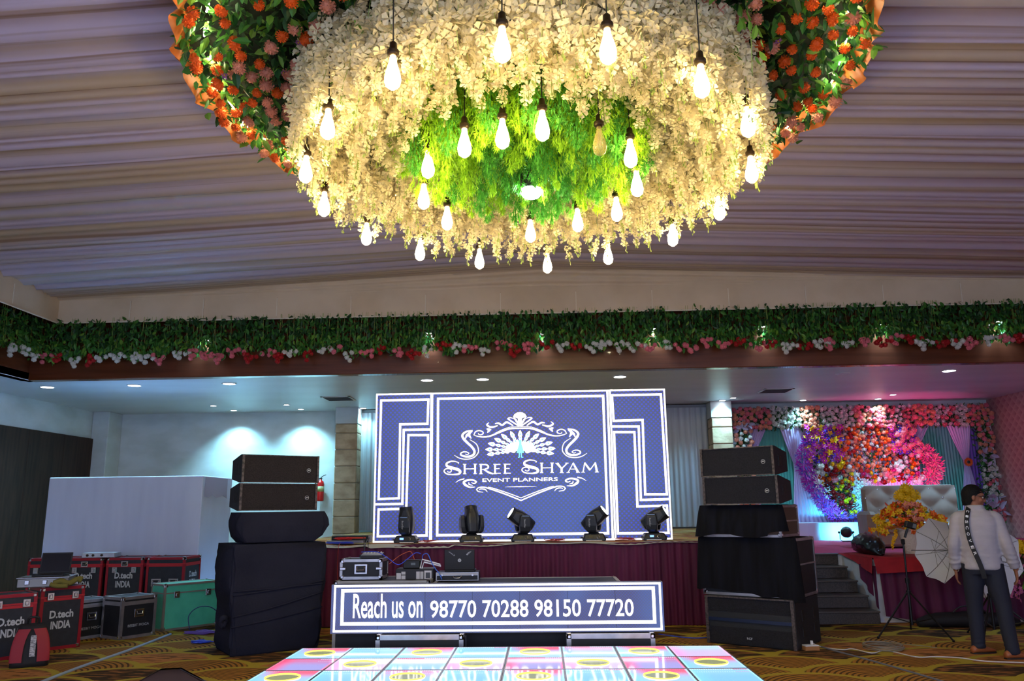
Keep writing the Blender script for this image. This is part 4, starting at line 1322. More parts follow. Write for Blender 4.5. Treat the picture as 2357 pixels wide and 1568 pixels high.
# ------------------------------------------------------------------ LED dance floor
def tile_mat(key, c_far, c_near, c_left, wl, strength, dots):
    n = N(key)
    x, y, z = n.xyz('Generated')
    col = n.mix(n.step(y, 0.35, 0.9), c_near, c_far)
    col = n.mix(n.math('MULTIPLY', n.math('SUBTRACT', 1.0, n.step(x, 0.0, 0.35)), wl), col, c_left)
    edge = n.math('GREATER_THAN', y, 0.93)
    row2 = n.math('MULTIPLY', n.math('GREATER_THAN', y, 0.74), n.math('LESS_THAN', y, 0.80))
    seg = n.math('FRACT', n.math('MULTIPLY', x, 26.0))
    dd = n.math('MULTIPLY', n.math('LESS_THAN', n.math('ABSOLUTE', n.math('SUBTRACT', seg, 0.5)), 0.22), n.math('ADD', edge, n.math('MULTIPLY', row2, 0.35)))
    colr = n.mix(n.math('GREATER_THAN', x, dots[1]), dots[0], dots[2])
    col = n.mix(dd, col, colr)
    ed = n.math('MULTIPLY', n.step(n.math('ABSOLUTE', n.math('SUBTRACT', x, 0.5)), 0.45, 0.50), 0.8)
    col = n.mix(ed, col, tuple(min(2.0, c * 1.6 + .1) for c in c_left))
    n.put(n.b.inputs['Emission Color'], col)
    n.b.inputs['Emission Strength'].default_value = strength * 0.62
    n.b.inputs['Base Color'].default_value = (0.05, 0.06, 0.08, 1)
    n.b.inputs['Roughness'].default_value = 0.07
    n.b.inputs['Specular IOR Level'].default_value = 0.6
    return n.m
CY_, RD_, WH_, PK_, BL_ = (0.22, 0.62, 1.0), (1.0, 0.06, 0.14), (0.75, 0.92, 1.0), (0.9, 0.25, 0.5), (0.25, 0.22, 0.75)
TM = [tile_mat('floor_tile_red', (0.80, 0.14, 0.24), (0.36, 0.58, 0.95), CY_, 0.8, 0.85, (RD_, 0.9, RD_)),
      tile_mat('floor_tile_cyan', (0.28, 0.56, 0.85), (0.22, 0.50, 0.85), CY_, 0.7, 0.9, (WH_, 0.72, RD_)),
      tile_mat('floor_tile_magenta', (0.60, 0.20, 0.42), (0.36, 0.34, 0.72), RD_, 0.8, 0.85, (RD_, 0.7, WH_)),
      tile_mat('floor_tile_sky', (0.40, 0.60, 0.92), (0.55, 0.45, 0.85), PK_, 0.6, 0.95, (WH_, 1.1, WH_)),
      tile_mat('floor_tile_pink', (0.66, 0.34, 0.52), (0.34, 0.56, 0.92), CY_, 0.4, 0.85, (RD_, 0.55, WH_))]
m_neon = M('yellow_neon_ring', (250, 230, 60), 0.3, em=(1.0, 0.80, 0.10), es=0.8)
m_disc = M('olive_glass_disc', (110, 116, 70), 0.08, em=(0.42, 0.46, 0.28), es=0.28)
m_floorframe = M('black_floor_frame', (40, 44, 52), 0.3, metal=0.5)
PWX, PWY = 1.036, 1.12
cell_me = {}
for k, m in enumerate(TM):
    cell_me[k] = MB().box((0, 0, 0), (PWX / 2 - 0.022, PWY / 2 - 0.022, 0.014)).mesh('glass_tile', m)
ring_me = MB().tube([(0.142 * cos(2 * pi * i / 28), 0.142 * sin(2 * pi * i / 28), 0) for i in range(28)], 0.006, 5, closed=True).mesh('neon_ring', m_neon, True)
disc_me = MB().lathe([(0.137, -0.001), (0.137, 0.002), (0.0005, 0.002)], 24).mesh('glass_disc', m_disc)
names_c = ('nearest the draped speaker stack', 'second from the draped speaker stack', 'second from the subwoofer', 'nearest the subwoofer')
names_r = ('far row under the display board', 'middle row', 'near row')
pat = {(0, 0): 0, (1, 0): 1, (2, 0): 0, (3, 0): 1, (4, 0): 0, (5, 0): 4, (6, 0): 0, (7, 0): 3, (0, 1): 2, (1, 1): 3, (2, 1): 4, (3, 1): 3, (4, 1): 2, (5, 1): 3, (6, 1): 2, (7, 1): 0, (0, 2): 0, (1, 2): 1, (2, 2): 4, (3, 2): 1, (4, 2): 0, (5, 2): 1, (6, 2): 0, (7, 2): 1}
for pr in range(3):
    for pc in range(4):
        x0 = -2.43 + PWX * pc
        y1 = 8.30 - PWY * pr
        t = thing('dance_floor_panel', 'lit glass dance floor panel, ' + names_r[pr] + ', ' + names_c[pc], 'dance floor', (x0 + PWX / 2, y1 - PWY / 2, 0), 0, 'dance floor panels')
        fr = MB()
        fr.box((0, 0, 0.06), (PWX - 0.004, PWY - 0.004, 0.12))
        fr.build('base', m_floorframe, t)
        f2 = MB()
        for s in (-1, 1):
            f2.box((s * (PWX / 2 - 0.008), 0, 0.136), (0.012, PWY - 0.004, 0.032))
            f2.box((0, s * (PWY / 2 - 0.008), 0.1358), (PWX - 0.006, 0.012, 0.0316))
        f2.box((0, 0, 0.1345), (0.02, PWY - 0.03, 0.03))
        f2.box((0, 0, 0.1342), (PWX - 0.03, 0.02, 0.0294))
        f2.build('frame', m_alu, t)
        for cx in range(2):
            for cyy in range(2):
                gi, gj = pc * 2 + cx, pr * 2 + cyy
                kk = pat.get((gi, gj), (gi * 3 + gj) % 5)
                lx, ly = (cx - .5) * PWX / 2, (0.5 - cyy) * PWY / 2
                co = put(cell_me[kk], 'glass_tile', t, (lx, ly, 0.142))
                if (gi + gj) % 2 == 0:
                    put(ring_me, 'neon_ring', co, (0, 0, 0.011))
                    put(disc_me, 'glass_disc', co, (0, 0, 0.007))
# ------------------------------------------------------------------ flight cases
m_casedark = M('black_laminate', (36, 40, 50), 0.5, noise=(18, (26, 30, 40), 0.7))
m_caseblack = M('matt_black_laminate', (26, 28, 34), 0.55, noise=(14, (18, 20, 26), 0.7))
m_rededge = M('red_anodised_edge', (158, 26, 44), 0.4, metal=0.3)
m_redband = M('red_stripe', (186, 30, 44), 0.5)
m_stencil = M('pale_stencil_paint', (196, 200, 206), 0.7)
m_teal_case = M('turquoise_laminate', (88, 206, 170), 0.5, noise=(10, (74, 188, 154), 0.6))
m_beige_edge = M('dull_aluminium_edge', (168, 162, 152), 0.45, metal=0.6)
corner_me = MB().ball((0, 0, 0), 0.03, 8, 6, sc=(1, 1, 1)).cbox((0, 0, 0), (0.062, 0.062, 0.062), 0.02).mesh('corner', m_chrome)
latch_me = MB().cbox((0, 0, 0), (0.075, 0.012, 0.085), 0.006).cbox((0, -0.008, 0), (0.035, 0.012, 0.045), 0.008).mesh('latch', m_chrome)
def handle_me_():
    mb = MB()
    mb.cbox((0, 0, 0), (0.17, 0.010, 0.125), 0.004)
    mb.cbox((0, -0.004, 0), (0.125, 0.006, 0.085), 0.003, 1)
    mb.tube([(-0.05, -0.008, 0.03), (-0.045, -0.022, -0.012), (0.045, -0.022, -0.012), (0.05, -0.008, 0.03)], 0.008, 6, 0)
    return mb.mesh('handle', [m_chrome, m_black])
handle_me = handle_me_()
wheel_me = MB().lathe([(0.02, -0.022), (0.05, -0.018), (0.05, 0.018), (0.02, 0.022)], 14, R=Ry(pi / 2)).box((0, 0, 0.05), (0.06, 0.05, 0.04)).mesh('castor', M('black_rubber', (22, 22, 24), 0.8))
def flight_case(label, loc, rz, w, d, h, panel, edge, lines=(), latches=(), handles=(), stripe=None, lid=0.84, wheels=False, ew=0.035, side_lines=(), group=None, cat='case', name='flight_case', corners=True, lidw=0.016):
    t = thing(name, label, cat, loc, rz, group)
    z0 = 0.10 if wheels else 0.0
    hb = h - z0
    MB().box((0, 0, z0 + hb / 2), (w - 0.012, d - 0.012, hb - 0.012)).build('body', panel, t)
    f = MB()
    for sy in (-1, 1):
        for sz in (0, 1):
            f.box((0, sy * (d / 2 - ew / 2), z0 + (ew / 2 if sz == 0 else hb - ew / 2)), (w, ew, ew))
        for sx in (-1, 1):
            f.box((sx * (w / 2 - ew / 2), sy * (d / 2 - ew / 2), z0 + hb / 2), (ew, ew, hb))
    for sx in (-1, 1):
        for sz in (0, 1):
            f.box((sx * (w / 2 - ew / 2), 0, z0 + (ew / 2 if sz == 0 else hb - ew / 2)), (ew, d, ew))
    f.build('edge_frame', edge, t)
    if lid:
        b = MB()
        b.box((0, 0, z0 + hb * lid), (w + 0.004, d + 0.004, lidw))
        b.build('lid_joint', edge if stripe is None else m_redband, t)
    if stripe:
        b = MB()
        b.box((0, -d / 2 - 0.001, z0 + hb * 0.80), (w - 2 * ew, 0.004, 0.03))
        b.box((w / 2 + 0.001, 0, z0 + hb * 0.80), (0.004, d - 2 * ew, 0.03))
        b.build('stripe', stripe, t)
    if corners:
        for sx in (-1, 1):
            for sy in (-1, 1):
                for z in (z0 + 0.026, z0 + hb - 0.024):
                    put(corner_me, 'corner', t, (sx * (w / 2 - 0.026), sy * (d / 2 - 0.026), z))
    for x, z in latches:
        put(latch_me, 'latch', t, (x, -d / 2 - 0.006, z))
    for x, z, s in handles:
        put(handle_me, 'handle', t, (x, -d / 2 - 0.006, z), scale=s)
    for txt, x0, zz0, x1, zz1, bold in lines:
        put(text_mesh(txt, (x0, zz0, x1, zz1), d / 2 + 0.008, m_stencil, bold=bold), 'lettering', t)
    for txt, x0, zz0, x1, zz1, bold in side_lines:
        o = put(text_mesh(txt, (x0, zz0, x1, zz1), w / 2 + 0.008, m_stencil, bold=bold), 'lettering', t)
        o.rotation_euler = (0, 0, pi / 2)
    if wheels:
        for sx in (-1, 1):
            for sy in (-1, 1):
                put(wheel_me, 'castor', t, (sx * (w / 2 - 0.07), sy * (d / 2 - 0.08), 0.05))
    return t
def dt_lines(z, k=1.0):
    return (('D.tech', -0.125 * k, z, 0.125 * k, z + 0.085 * k, 0.035), ('INDIA', -0.105 * k, z - 0.115 * k, 0.105 * k, z - 0.03 * k, 0.035))
LAT = ((-0.14, 0.50), (0.14, 0.50))
BR = 'red-edged cases on the plinth'
flight_case('red-edged black case half hidden behind the open laptop', (-7.19, 11.9, 0.19), 0, 0.53, 0.55, 0.67, m_casedark, m_rededge, latches=LAT, stripe=m_redband, wheels=True, group=BR)
flight_case('red-edged black case with an aluminium box lying on top', (-6.62, 11.9, 0.19), 0, 0.53, 0.55, 0.67, m_casedark, m_rededge, lines=dt_lines(0.38, 1.05), latches=LAT, handles=((0, 0.585, 0.6),), stripe=m_redband, wheels=True, group=BR)
flight_case('red-edged black case with white lettering, third along the plinth', (-6.03, 11.9, 0.19), 0, 0.54, 0.55, 0.67, m_casedark, m_rededge, lines=dt_lines(0.38, 1.05), latches=LAT, handles=((0, 0.585, 0.6),), stripe=m_redband, wheels=True, group=BR)
flight_case('red-edged black case with two recessed handles at the plinth end', (-5.43, 11.9, 0.19), 0, 0.56, 0.55, 0.67, m_casedark, m_rededge, side_lines=dt_lines(0.38), handles=((-0.12, 0.32, 0.85), (0.13, 0.32, 0.85)), stripe=m_redband, wheels=True, group=BR)
bx_ = thing('aluminium_box', 'thin aluminium equipment box lying on a red-edged case', 'box', (-6.45, 11.75, 0.862), 0.12)
MB().cbox((0, 0, 0.035), (0.46, 0.24, 0.07), 0.006).build('body', m_alu, bx_)
for x in (-0.15, -0.07, 0.05):
    MB().lathe([(0.018, 0), (0.018, 0.012)], 12, c=(x, -0.12, 0.035), R=Rx(pi / 2)).build('knob', m_darkmetal, bx_)
flight_case('black case with silver edges, beside the stencilled red-edged case', (-5.72, 10.10, 0), radians(60), 0.46, 0.40, 0.46, m_caseblack, m_alu, handles=((0, 0.26, 0.75),), lines=(('BEEBIT MOGA', -0.13, 0.11, 0.13, 0.14, 0.0),), lid=0.84, lidw=0.045, group='black cases with silver edges')
flight_case('black case with silver edges, beside the turquoise case', (-5.16, 10.16, 0), radians(60), 0.47, 0.40, 0.49, m_caseblack, m_alu, handles=((0, 0.29, 0.75),), lines=(('BEEBIT MOGA', -0.14, 0.135, 0.14, 0.165, 0.0),), lid=0.84, lidw=0.045, group='black cases with silver edges')
flight_case('stencilled red-edged black case on the floor carrying a laptop', (-5.64, 9.38, 0), radians(50), 0.46, 0.42, 0.68, m_casedark, m_rededge, lines=dt_lines(0.34), latches=((-0.13, 0.58), (0.13, 0.58)), stripe=m_redband, group='red-edged cases on the floor')
flight_case('stencilled red-edged black case on the floor, cut by the frame edge', (-5.80, 8.77, 0), radians(46), 0.46, 0.42, 0.66, m_casedark, m_rededge, lines=dt_lines(0.34), latches=((-0.13, 0.56), (0.13, 0.56)), stripe=m_redband, group='red-edged cases on the floor')
flight_case('turquoise case with pale metal edges and cables before it', (-4.80, 10.93, 0), radians(52), 0.78, 0.36, 0.58, m_teal_case, m_beige_edge, latches=((-0.22, 0.44), (0.22, 0.44)), lid=0.80, ew=0.026)

def laptop(label, loc, rz, w, d, hs, tilt, marks=None, m_lid=None):
    t = thing('laptop', label, 'laptop', loc, rz)
    MB().cbox((0, 0, 0.011), (w, d, 0.022), 0.005).build('base', m_black, t)
    kb = MB()
    for i in range(5):
        for j in range(12):
            kb.box((-w * .42 + j * w * .0763, -d * 0.02 + i * d * 0.085, 0.0235), (w * .062, d * .065, 0.004))
    kb.build('keyboard', M('dark_keys', (44, 44, 48), 0.6), t)['kind'] = 'stuff'
    R = Rx(tilt)
    yb = d / 2 - 0.005
    lid = MB().cbox(R @ Vector((0, 0, hs / 2)) + Vector((0, yb, 0.022)), (w, 0.012, hs), 0.004, R=R).build('lid', m_lid or m_black, t)
    MB().box(R @ Vector((0, -0.0065, hs / 2)) + Vector((0, yb, 0.022)), (w * .92, 0.002, hs * .86), R=R).build('screen', M('dark_screen', (24, 26, 32), 0.15), lid)
    if marks:
        marks(lid, R, yb)
    return t
al = thing('aluminium_case', 'open aluminium case lying on the stencilled floor case, under the laptop', 'case', (-5.72, 9.30, 0.682), radians(18))
MB().cbox((0, 0, 0.05), (0.52, 0.34, 0.10), 0.008).build('body', M('dull_case_metal', (150, 148, 146), 0.45, metal=.5), al)
MB().cbox((0, 0, 0.104), (0.54, 0.36, 0.014), 0.004).build('top_rim', m_alu, al)
for x in (-0.16, 0.02):
    MB().cbox((x, -0.172, 0.055), (0.05, 0.012, 0.05), 0.006).build('latch', m_chrome, al)
cl_ = thing('olive_cloth', 'crumpled olive cloth hanging over the floor case corner', 'cloth', (-5.42, 9.13, 0.70))
MB().tube(smooth_path([(-0.10, -0.02, 0.03), (-0.03, 0.0, 0.05), (0.03, 0.05, 0.02), (0.09, 0.10, 0.06), (0.14, 0.12, 0.05)]), [0.03] * 20 + [0.035] * 5, 7).build('strap_fold', M('olive_canvas', (120, 112, 48), 0.9), cl_, smooth=True)
MB().tube(smooth_path([(-0.12, -0.05, 0.02), (-0.05, -0.04, 0.0), (0.05, 0.0, 0.0)]), 0.026, 7).build('strap_end', M('olive_canvas'), cl_, smooth=True)
laptop('open black laptop standing on the aluminium case among road cases', (-5.68, 9.30, 0.795), radians(14), 0.33, 0.23, 0.235, radians(-14))
bp_ = thing('backpack', 'black backpack with red sides and a white label, on the carpet', 'backpack', (-5.20, 8.30, 0), radians(30))
rg = []
for i in range(9):
    f = i / 8
    rg.append([(x, y + 0.04 * f, 0.40 * f) for x, y in rr(0, 0, 0.34 - 0.10 * f ** 3, 0.20 - 0.09 * f ** 2, 0.06, 4)])
MB().loft(rg).build('body', M('black_nylon', (24, 22, 26), 0.7), bp_, smooth=True)
for sx in (-1, 1):
    MB().grid(6, 6, lambda u, v: (sx * (0.175 - 0.055 * v ** 3) - sx * 0.11 * u * u, -0.085 + 0.02 * v - 0.025 * u + 0.03 * v * v, 0.05 + 0.31 * v)).build('side_panel', M('red_nylon', (150, 24, 40), 0.6), bp_, smooth=True)
MB().box((0.02, -0.098, 0.20), (0.05, 0.008, 0.20), R=Rx(-0.12)).build('label_strip', M('white_label', (200, 200, 206), 0.6, noise=(40, (60, 60, 66), 1.0, (1, 1, 3))), bp_)
MB().tube(smooth_path([(-0.05, 0.02, 0.39), (-0.04, 0.0, 0.46), (0.04, 0.0, 0.46), (0.05, 0.02, 0.39)]), 0.012, 6).build('grab_handle', m_black, bp_, smooth=True)

# ------------------------------------------------------------------ speaker stacks
m_grille = M('perforated_grille', (48, 40, 40), 0.6, metal=0.3, bump=(260, 0.5), noise=(90, (22, 18, 20), 0.9))
m_grille2 = M('perforated_black_grille', (30, 32, 44), 0.5, metal=0.4, bump=(260, 0.5), noise=(90, (14, 14, 20), 0.9))
m_cab = M('speaker_paint', (30, 33, 38), 0.6, bump=(120, 0.2))
m_worn = M('worn_edge', (92, 82, 80), 0.5, noise=(40, (34, 30, 32), 1.0))
def line_array(label, loc, rz, w, d, h, gm):
    t = thing('line_array_speaker', label, 'speaker', loc, rz, 'line array speakers')
    MB().prism([(-d / 2 + 0.012, 0.003), (-d / 2 + 0.012, h - 0.003), (d / 2, h * 0.80), (d / 2, h * 0.16)], -w / 2 + 0.012, w / 2 - 0.012, axis='X').build('cabinet', m_cab, t)
    g = MB()
    g.grid(12, 4, lambda u, v: (-w / 2 + 0.028 + (w - 0.056) * u, -d / 2 + 0.002 - 0.010 * sin(pi * u) * sin(pi * v), 0.012 + (h - 0.024) * v))
    g.build('grille', gm, t, smooth=True)
    for sx in (-1, 1):
        MB().prism([(-d / 2 - 0.004, 0.0), (-d / 2 - 0.004, h), (-d / 2 + 0.05, h), (d / 2 + 0.004, h * 0.82), (d / 2 + 0.004, h * 0.15), (-d / 2 + 0.05, 0.0)], sx * (w / 2 - 0.006) - 0.006, sx * (w / 2 - 0.006) + 0.006, axis='X').build('side_plate', m_cab, t)
        MB().box((sx * (w / 2 - 0.012), -d / 2 - 0.006, h / 2), (0.026, 0.01, h)).build('worn_edge', m_worn, t)
        hh = MB()
        hh.cbox((sx * (w / 2 + 0.001), -0.02, h * .5), (0.006, 0.13, 0.12), 0.002)
        hh.box((sx * (w / 2 + 0.003), -0.045, h * .5), (0.006, 0.035, 0.10), 1)
        hh.box((sx * (w / 2 + 0.003), 0.005, h * .5), (0.006, 0.035, 0.10), 1)
        hh.build('handle_cup', [m_cab, m_black], t)
    for z in (0.006, h - 0.006):
        MB().box((0, -d / 2 - 0.003, z), (w - 0.03, 0.012, 0.010)).build('rail', m_worn, t)
    bg = MB()
    bg.lathe([(0.022, 0), (0.022, 0.004), (0.001, 0.004)], 18, R=Rx(pi / 2), mi=0)
    bg.tube([(0.022 * cos(2 * pi * i / 18), -0.004, 0.022 * sin(2 * pi * i / 18)) for i in range(18)], 0.002, 4, 1, closed=True)
    bo = bg.build('badge', [m_black, m_stencil], t, loc=(w * 0.36, -d / 2 - 0.008, h * 0.46))
    put(text_mesh('JDI', (-0.015, -0.008, 0.015, 0.008), 0.006, m_whiteplastic, bold=0.03), 'lettering', bo)
    return t
def ctr(C, deg, w, d):
    a = radians(deg)
    return (C[0] + w / 2 * cos(a) - d / 2 * sin(a), C[1] + w / 2 * sin(a) + d / 2 * cos(a))
def cloth_block(name, label, C, deg, spec, mat, cat='covered equipment', wr=0.012, seed=1):
    """draped block: spec = [(z, w, d, radius, dx, dy)]"""
    t = put(None, name, None, (C[0], C[1], 0), radians(deg))
    tag(t, label, cat)
    N_ = 40
    rings = []
    S = []
    for k in range(len(spec) - 1):
        for i in range(5 if k < len(spec) - 2 else 4):
            f = i / 5
            S.append([a + (b - a) * f for a, b in zip(spec[k], spec[k + 1])])
    S.append(list(spec[-1]))
    rs = random.Random(seed)
    p1, p2, p3 = (rs.uniform(0, 6) for _ in range(3))
    for z, w, d, r, dx, dy in S:
        ring_ = []
        for j, (x, y) in enumerate(rr(dx, dy, w, d, r, 9)):
            L_ = sqrt((x - dx) ** 2 + (y - dy) ** 2)
            wob = wr * (sin(z * 9 + j * 0.31 + p1) + 0.6 * sin(z * 21 - j * 0.9 + p2) + 0.5 * sin(j * 1.7 + p3 + z * 4))
            ring_.append((x + (x - dx) / L_ * wob, y + (y - dy) / L_ * wob, z))
        rings.append(ring_)
    MB().loft(rings).build('cloth', mat, t, smooth=True)
    return t
c1 = (-3.10, 9.24)
cb = cloth_block('covered_subwoofers', 'tall block of subwoofers wrapped in black cloth on the carpet', c1, 35, [(0.0, 0.92, 0.66, 0.05, 0, 0), (0.10, 0.97, 0.70, 0.06, 0, 0), (0.45, 1.0, 0.72, 0.05, 0, 0), (0.62, 1.03, 0.73, 0.05, 0, 0), (1.05, 1.04, 0.73, 0.04, 0.0, 0), (1.145, 1.03, 0.72, 0.04, 0, 0)], m_blackcloth, seed=3)
MB().tube(smooth_path([(-0.52, -0.24, 0.36), (-0.55, -0.28, 0.40), (-0.58, -0.26, 0.36), (-0.55, -0.24, 0.30), (-0.53, -0.26, 0.36)]), 0.028, 7).build('cloth_knot', m_blackcloth, cb, smooth=True)
for k, (za, zb_) in enumerate(((0.62, 0.72), (0.40, 0.60), (0.30, 0.44), (0.66, 0.69))):
    MB().tube(smooth_path([(-0.49, -0.365, za), (-0.1, -0.374, (za * 2 + zb_) / 3), (0.2, -0.374, (za + 2 * zb_) / 3), (0.49, -0.363, zb_)]), 0.009, 6).build('fold', m_blackcloth, cb, smooth=True)
cm = cloth_block('covered_speaker', 'black cloth draped over a wedge speaker on the wrapped subwoofers', (-3.0, 9.12), 36, [(1.16, 0.80, 0.42, 0.05, -0.02, 0), (1.22, 0.94, 0.46, 0.06, 0, 0), (1.33, 1.06, 0.46, 0.10, 0.02, 0), (1.40, 1.02, 0.45, 0.08, 0.01, 0), (1.485, 0.93, 0.42, 0.05, 0, 0)], m_blackcloth, wr=0.010, seed=8)
p = ctr((-3.31, 8.72), 38, 0.89, 0.34)
line_array('brown-grilled line array speaker, lower of the pair beside the white wall', (p[0], p[1], 1.50), radians(38), 0.89, 0.34, 0.30, m_grille)
line_array('brown-grilled line array speaker, topmost on the cloth-wrapped stack', (p[0] + 0.01, p[1], 1.805), radians(38), 0.89, 0.34, 0.31, m_grille)
# second stack
sub = thing('subwoofer', 'large black subwoofer with perforated grille standing on the carpet', 'speaker', (2.44, 9.43, 0), radians(-36))
MB().cbox((0, 0.01, 0.255), (1.0, 0.78, 0.51), 0.012).build('cabinet', m_cab, sub)
def subface(u, v):
    zz = 0.02 + 0.47 * v
    return (-0.465 + 0.93 * u, -0.388 - 0.012 * abs(v - 0.52) * 2 + 0.012, zz)
MB().grid(2, 8, subface).build('grille', m_grille2, sub)
MB().box((0, -0.394, 0.265), (0.93, 0.006, 0.035)).build('grille_bar', M('blue_grey_steel', (44, 56, 86), 0.35, metal=0.5), sub)
for sx in (-1, 1):
    MB().box((sx * 0.482, -0.388, 0.255), (0.034, 0.024, 0.50)).build('edge_strip', m_worn, sub)
MB().box((0, -0.388, 0.502), (0.98, 0.03, 0.014)).build('top_edge', m_worn, sub)
for y in (-0.15, 0.22):
    for z in (0.17, 0.33):
        MB().cbox((0.500, y, z), (0.010, 0.05, 0.11), 0.004).build('handle_slot', m_black, sub)
put(text_mesh('RCF', (-0.03, 0.075, 0.03, 0.098), 0.405, m_stencil, bold=0.02), 'lettering', sub)
flight_case('black road case with silver edges under velvet, on the subwoofer', (2.45, 9.47, 0.515), radians(-35), 1.06, 0.72, 0.62, m_caseblack, m_alu, lid=0.55, name='flight_case', ew=0.03)
def velvet(name, label, loc, deg, w, d, z0, z1, flare, pitch, amp, zb, right=0.0):
    t = put(None, name, None, (loc[0], loc[1], 0), radians(deg))
    tag(t, label, 'cloth cover')
    P = [(-w / 2, d * 0.45), (-w / 2, -d / 2), (w / 2, -d / 2), (w / 2, -d / 2 + right + 0.02)]
    segs = []
    tot = 0
    for a, b in zip(P, P[1:]):
        L_ = sqrt((b[0] - a[0]) ** 2 + (b[1] - a[1]) ** 2)
        segs.append((a, b, L_, tot))
        tot += L_
    def path(s):
        for a, b, L_, s0 in segs:
            if s <= s0 + L_ + 1e-9:
                f = (s - s0) / L_
                dx, dy = (b[0] - a[0]) / L_, (b[1] - a[1]) / L_
                return a[0] + (b[0] - a[0]) * f, a[1] + (b[1] - a[1]) * f, dy, -dx
        return P[-1][0], P[-1][1], 1, 0
    nu = int(tot / 0.018)
    def fn(u, v):
        s = u * tot
        x, y, nx_, ny = path(s)
        ph = 2 * pi * s / pitch + 1.7 * sin(s * 3.3) + 1.0 * sin(s * 7.9)
        o = 0.012 + (amp * (0.5 + 0.5 * sin(ph)) + flare) * (1 - v) ** 0.8 + 0.006 * sin(ph * 1.7) * (1 - v)
        zz0 = z0 + zb(s / tot)
        return (x + nx_ * o, y + ny * o, zz0 + (z1 - zz0) * v)
    MB().grid(nu, 10, fn).build('hanging_cloth', m_velvet, t, smooth=True)
    MB().grid(6, 6, lambda u, v: (-w / 2 - 0.012 + (w + 0.024) * u, -d / 2 - 0.012 + (d * 0.8) * v, z1 + 0.004 * sin(u * 9 + v * 7))).build('top_cloth', m_velvet, t, smooth=True)
    return t
velvet('velvet_cover', 'black velvet hanging over the road case above the subwoofer', (2.45, 9.47), -35, 1.09, 0.74, 0.58, 1.142, 0.02, 0.22, 0.03, lambda f: -0.10 * max(0, f - 0.55) * 2 + 0.012 * sin(f * 30))
flight_case('brown-panelled road case with silver edges under pleated velvet', (2.38, 9.42, 1.147), radians(-35), 0.90, 0.60, 0.345, M('brown_laminate', (92, 70, 54), 0.6), m_alu, lid=0.5, ew=0.028)
velvet('velvet_cover', 'pleated black velvet over the brown road case below the speakers', (2.38, 9.42), -35, 0.93, 0.62, 1.165, 1.495, 0.055, 0.17, 0.045, lambda f: 0.02 * sin(f * 14) + (0.03 if f > 0.9 else 0))
pr_ = (2.54 - 0.85 * cos(radians(35)), 8.80 + 0.85 * sin(radians(35)))
p = ctr(pr_, -35, 0.85, 0.42)
line_array('black-grilled line array speaker, lower of the pair beside the flower arch', (p[0], p[1], 1.505), radians(-35), 0.86, 0.42, 0.305, m_grille2)
line_array('black-grilled line array speaker, topmost of the stack beside the flower arch', (p[0] - 0.015, p[1], 1.815), radians(-35), 0.85, 0.42, 0.315, m_grille2)

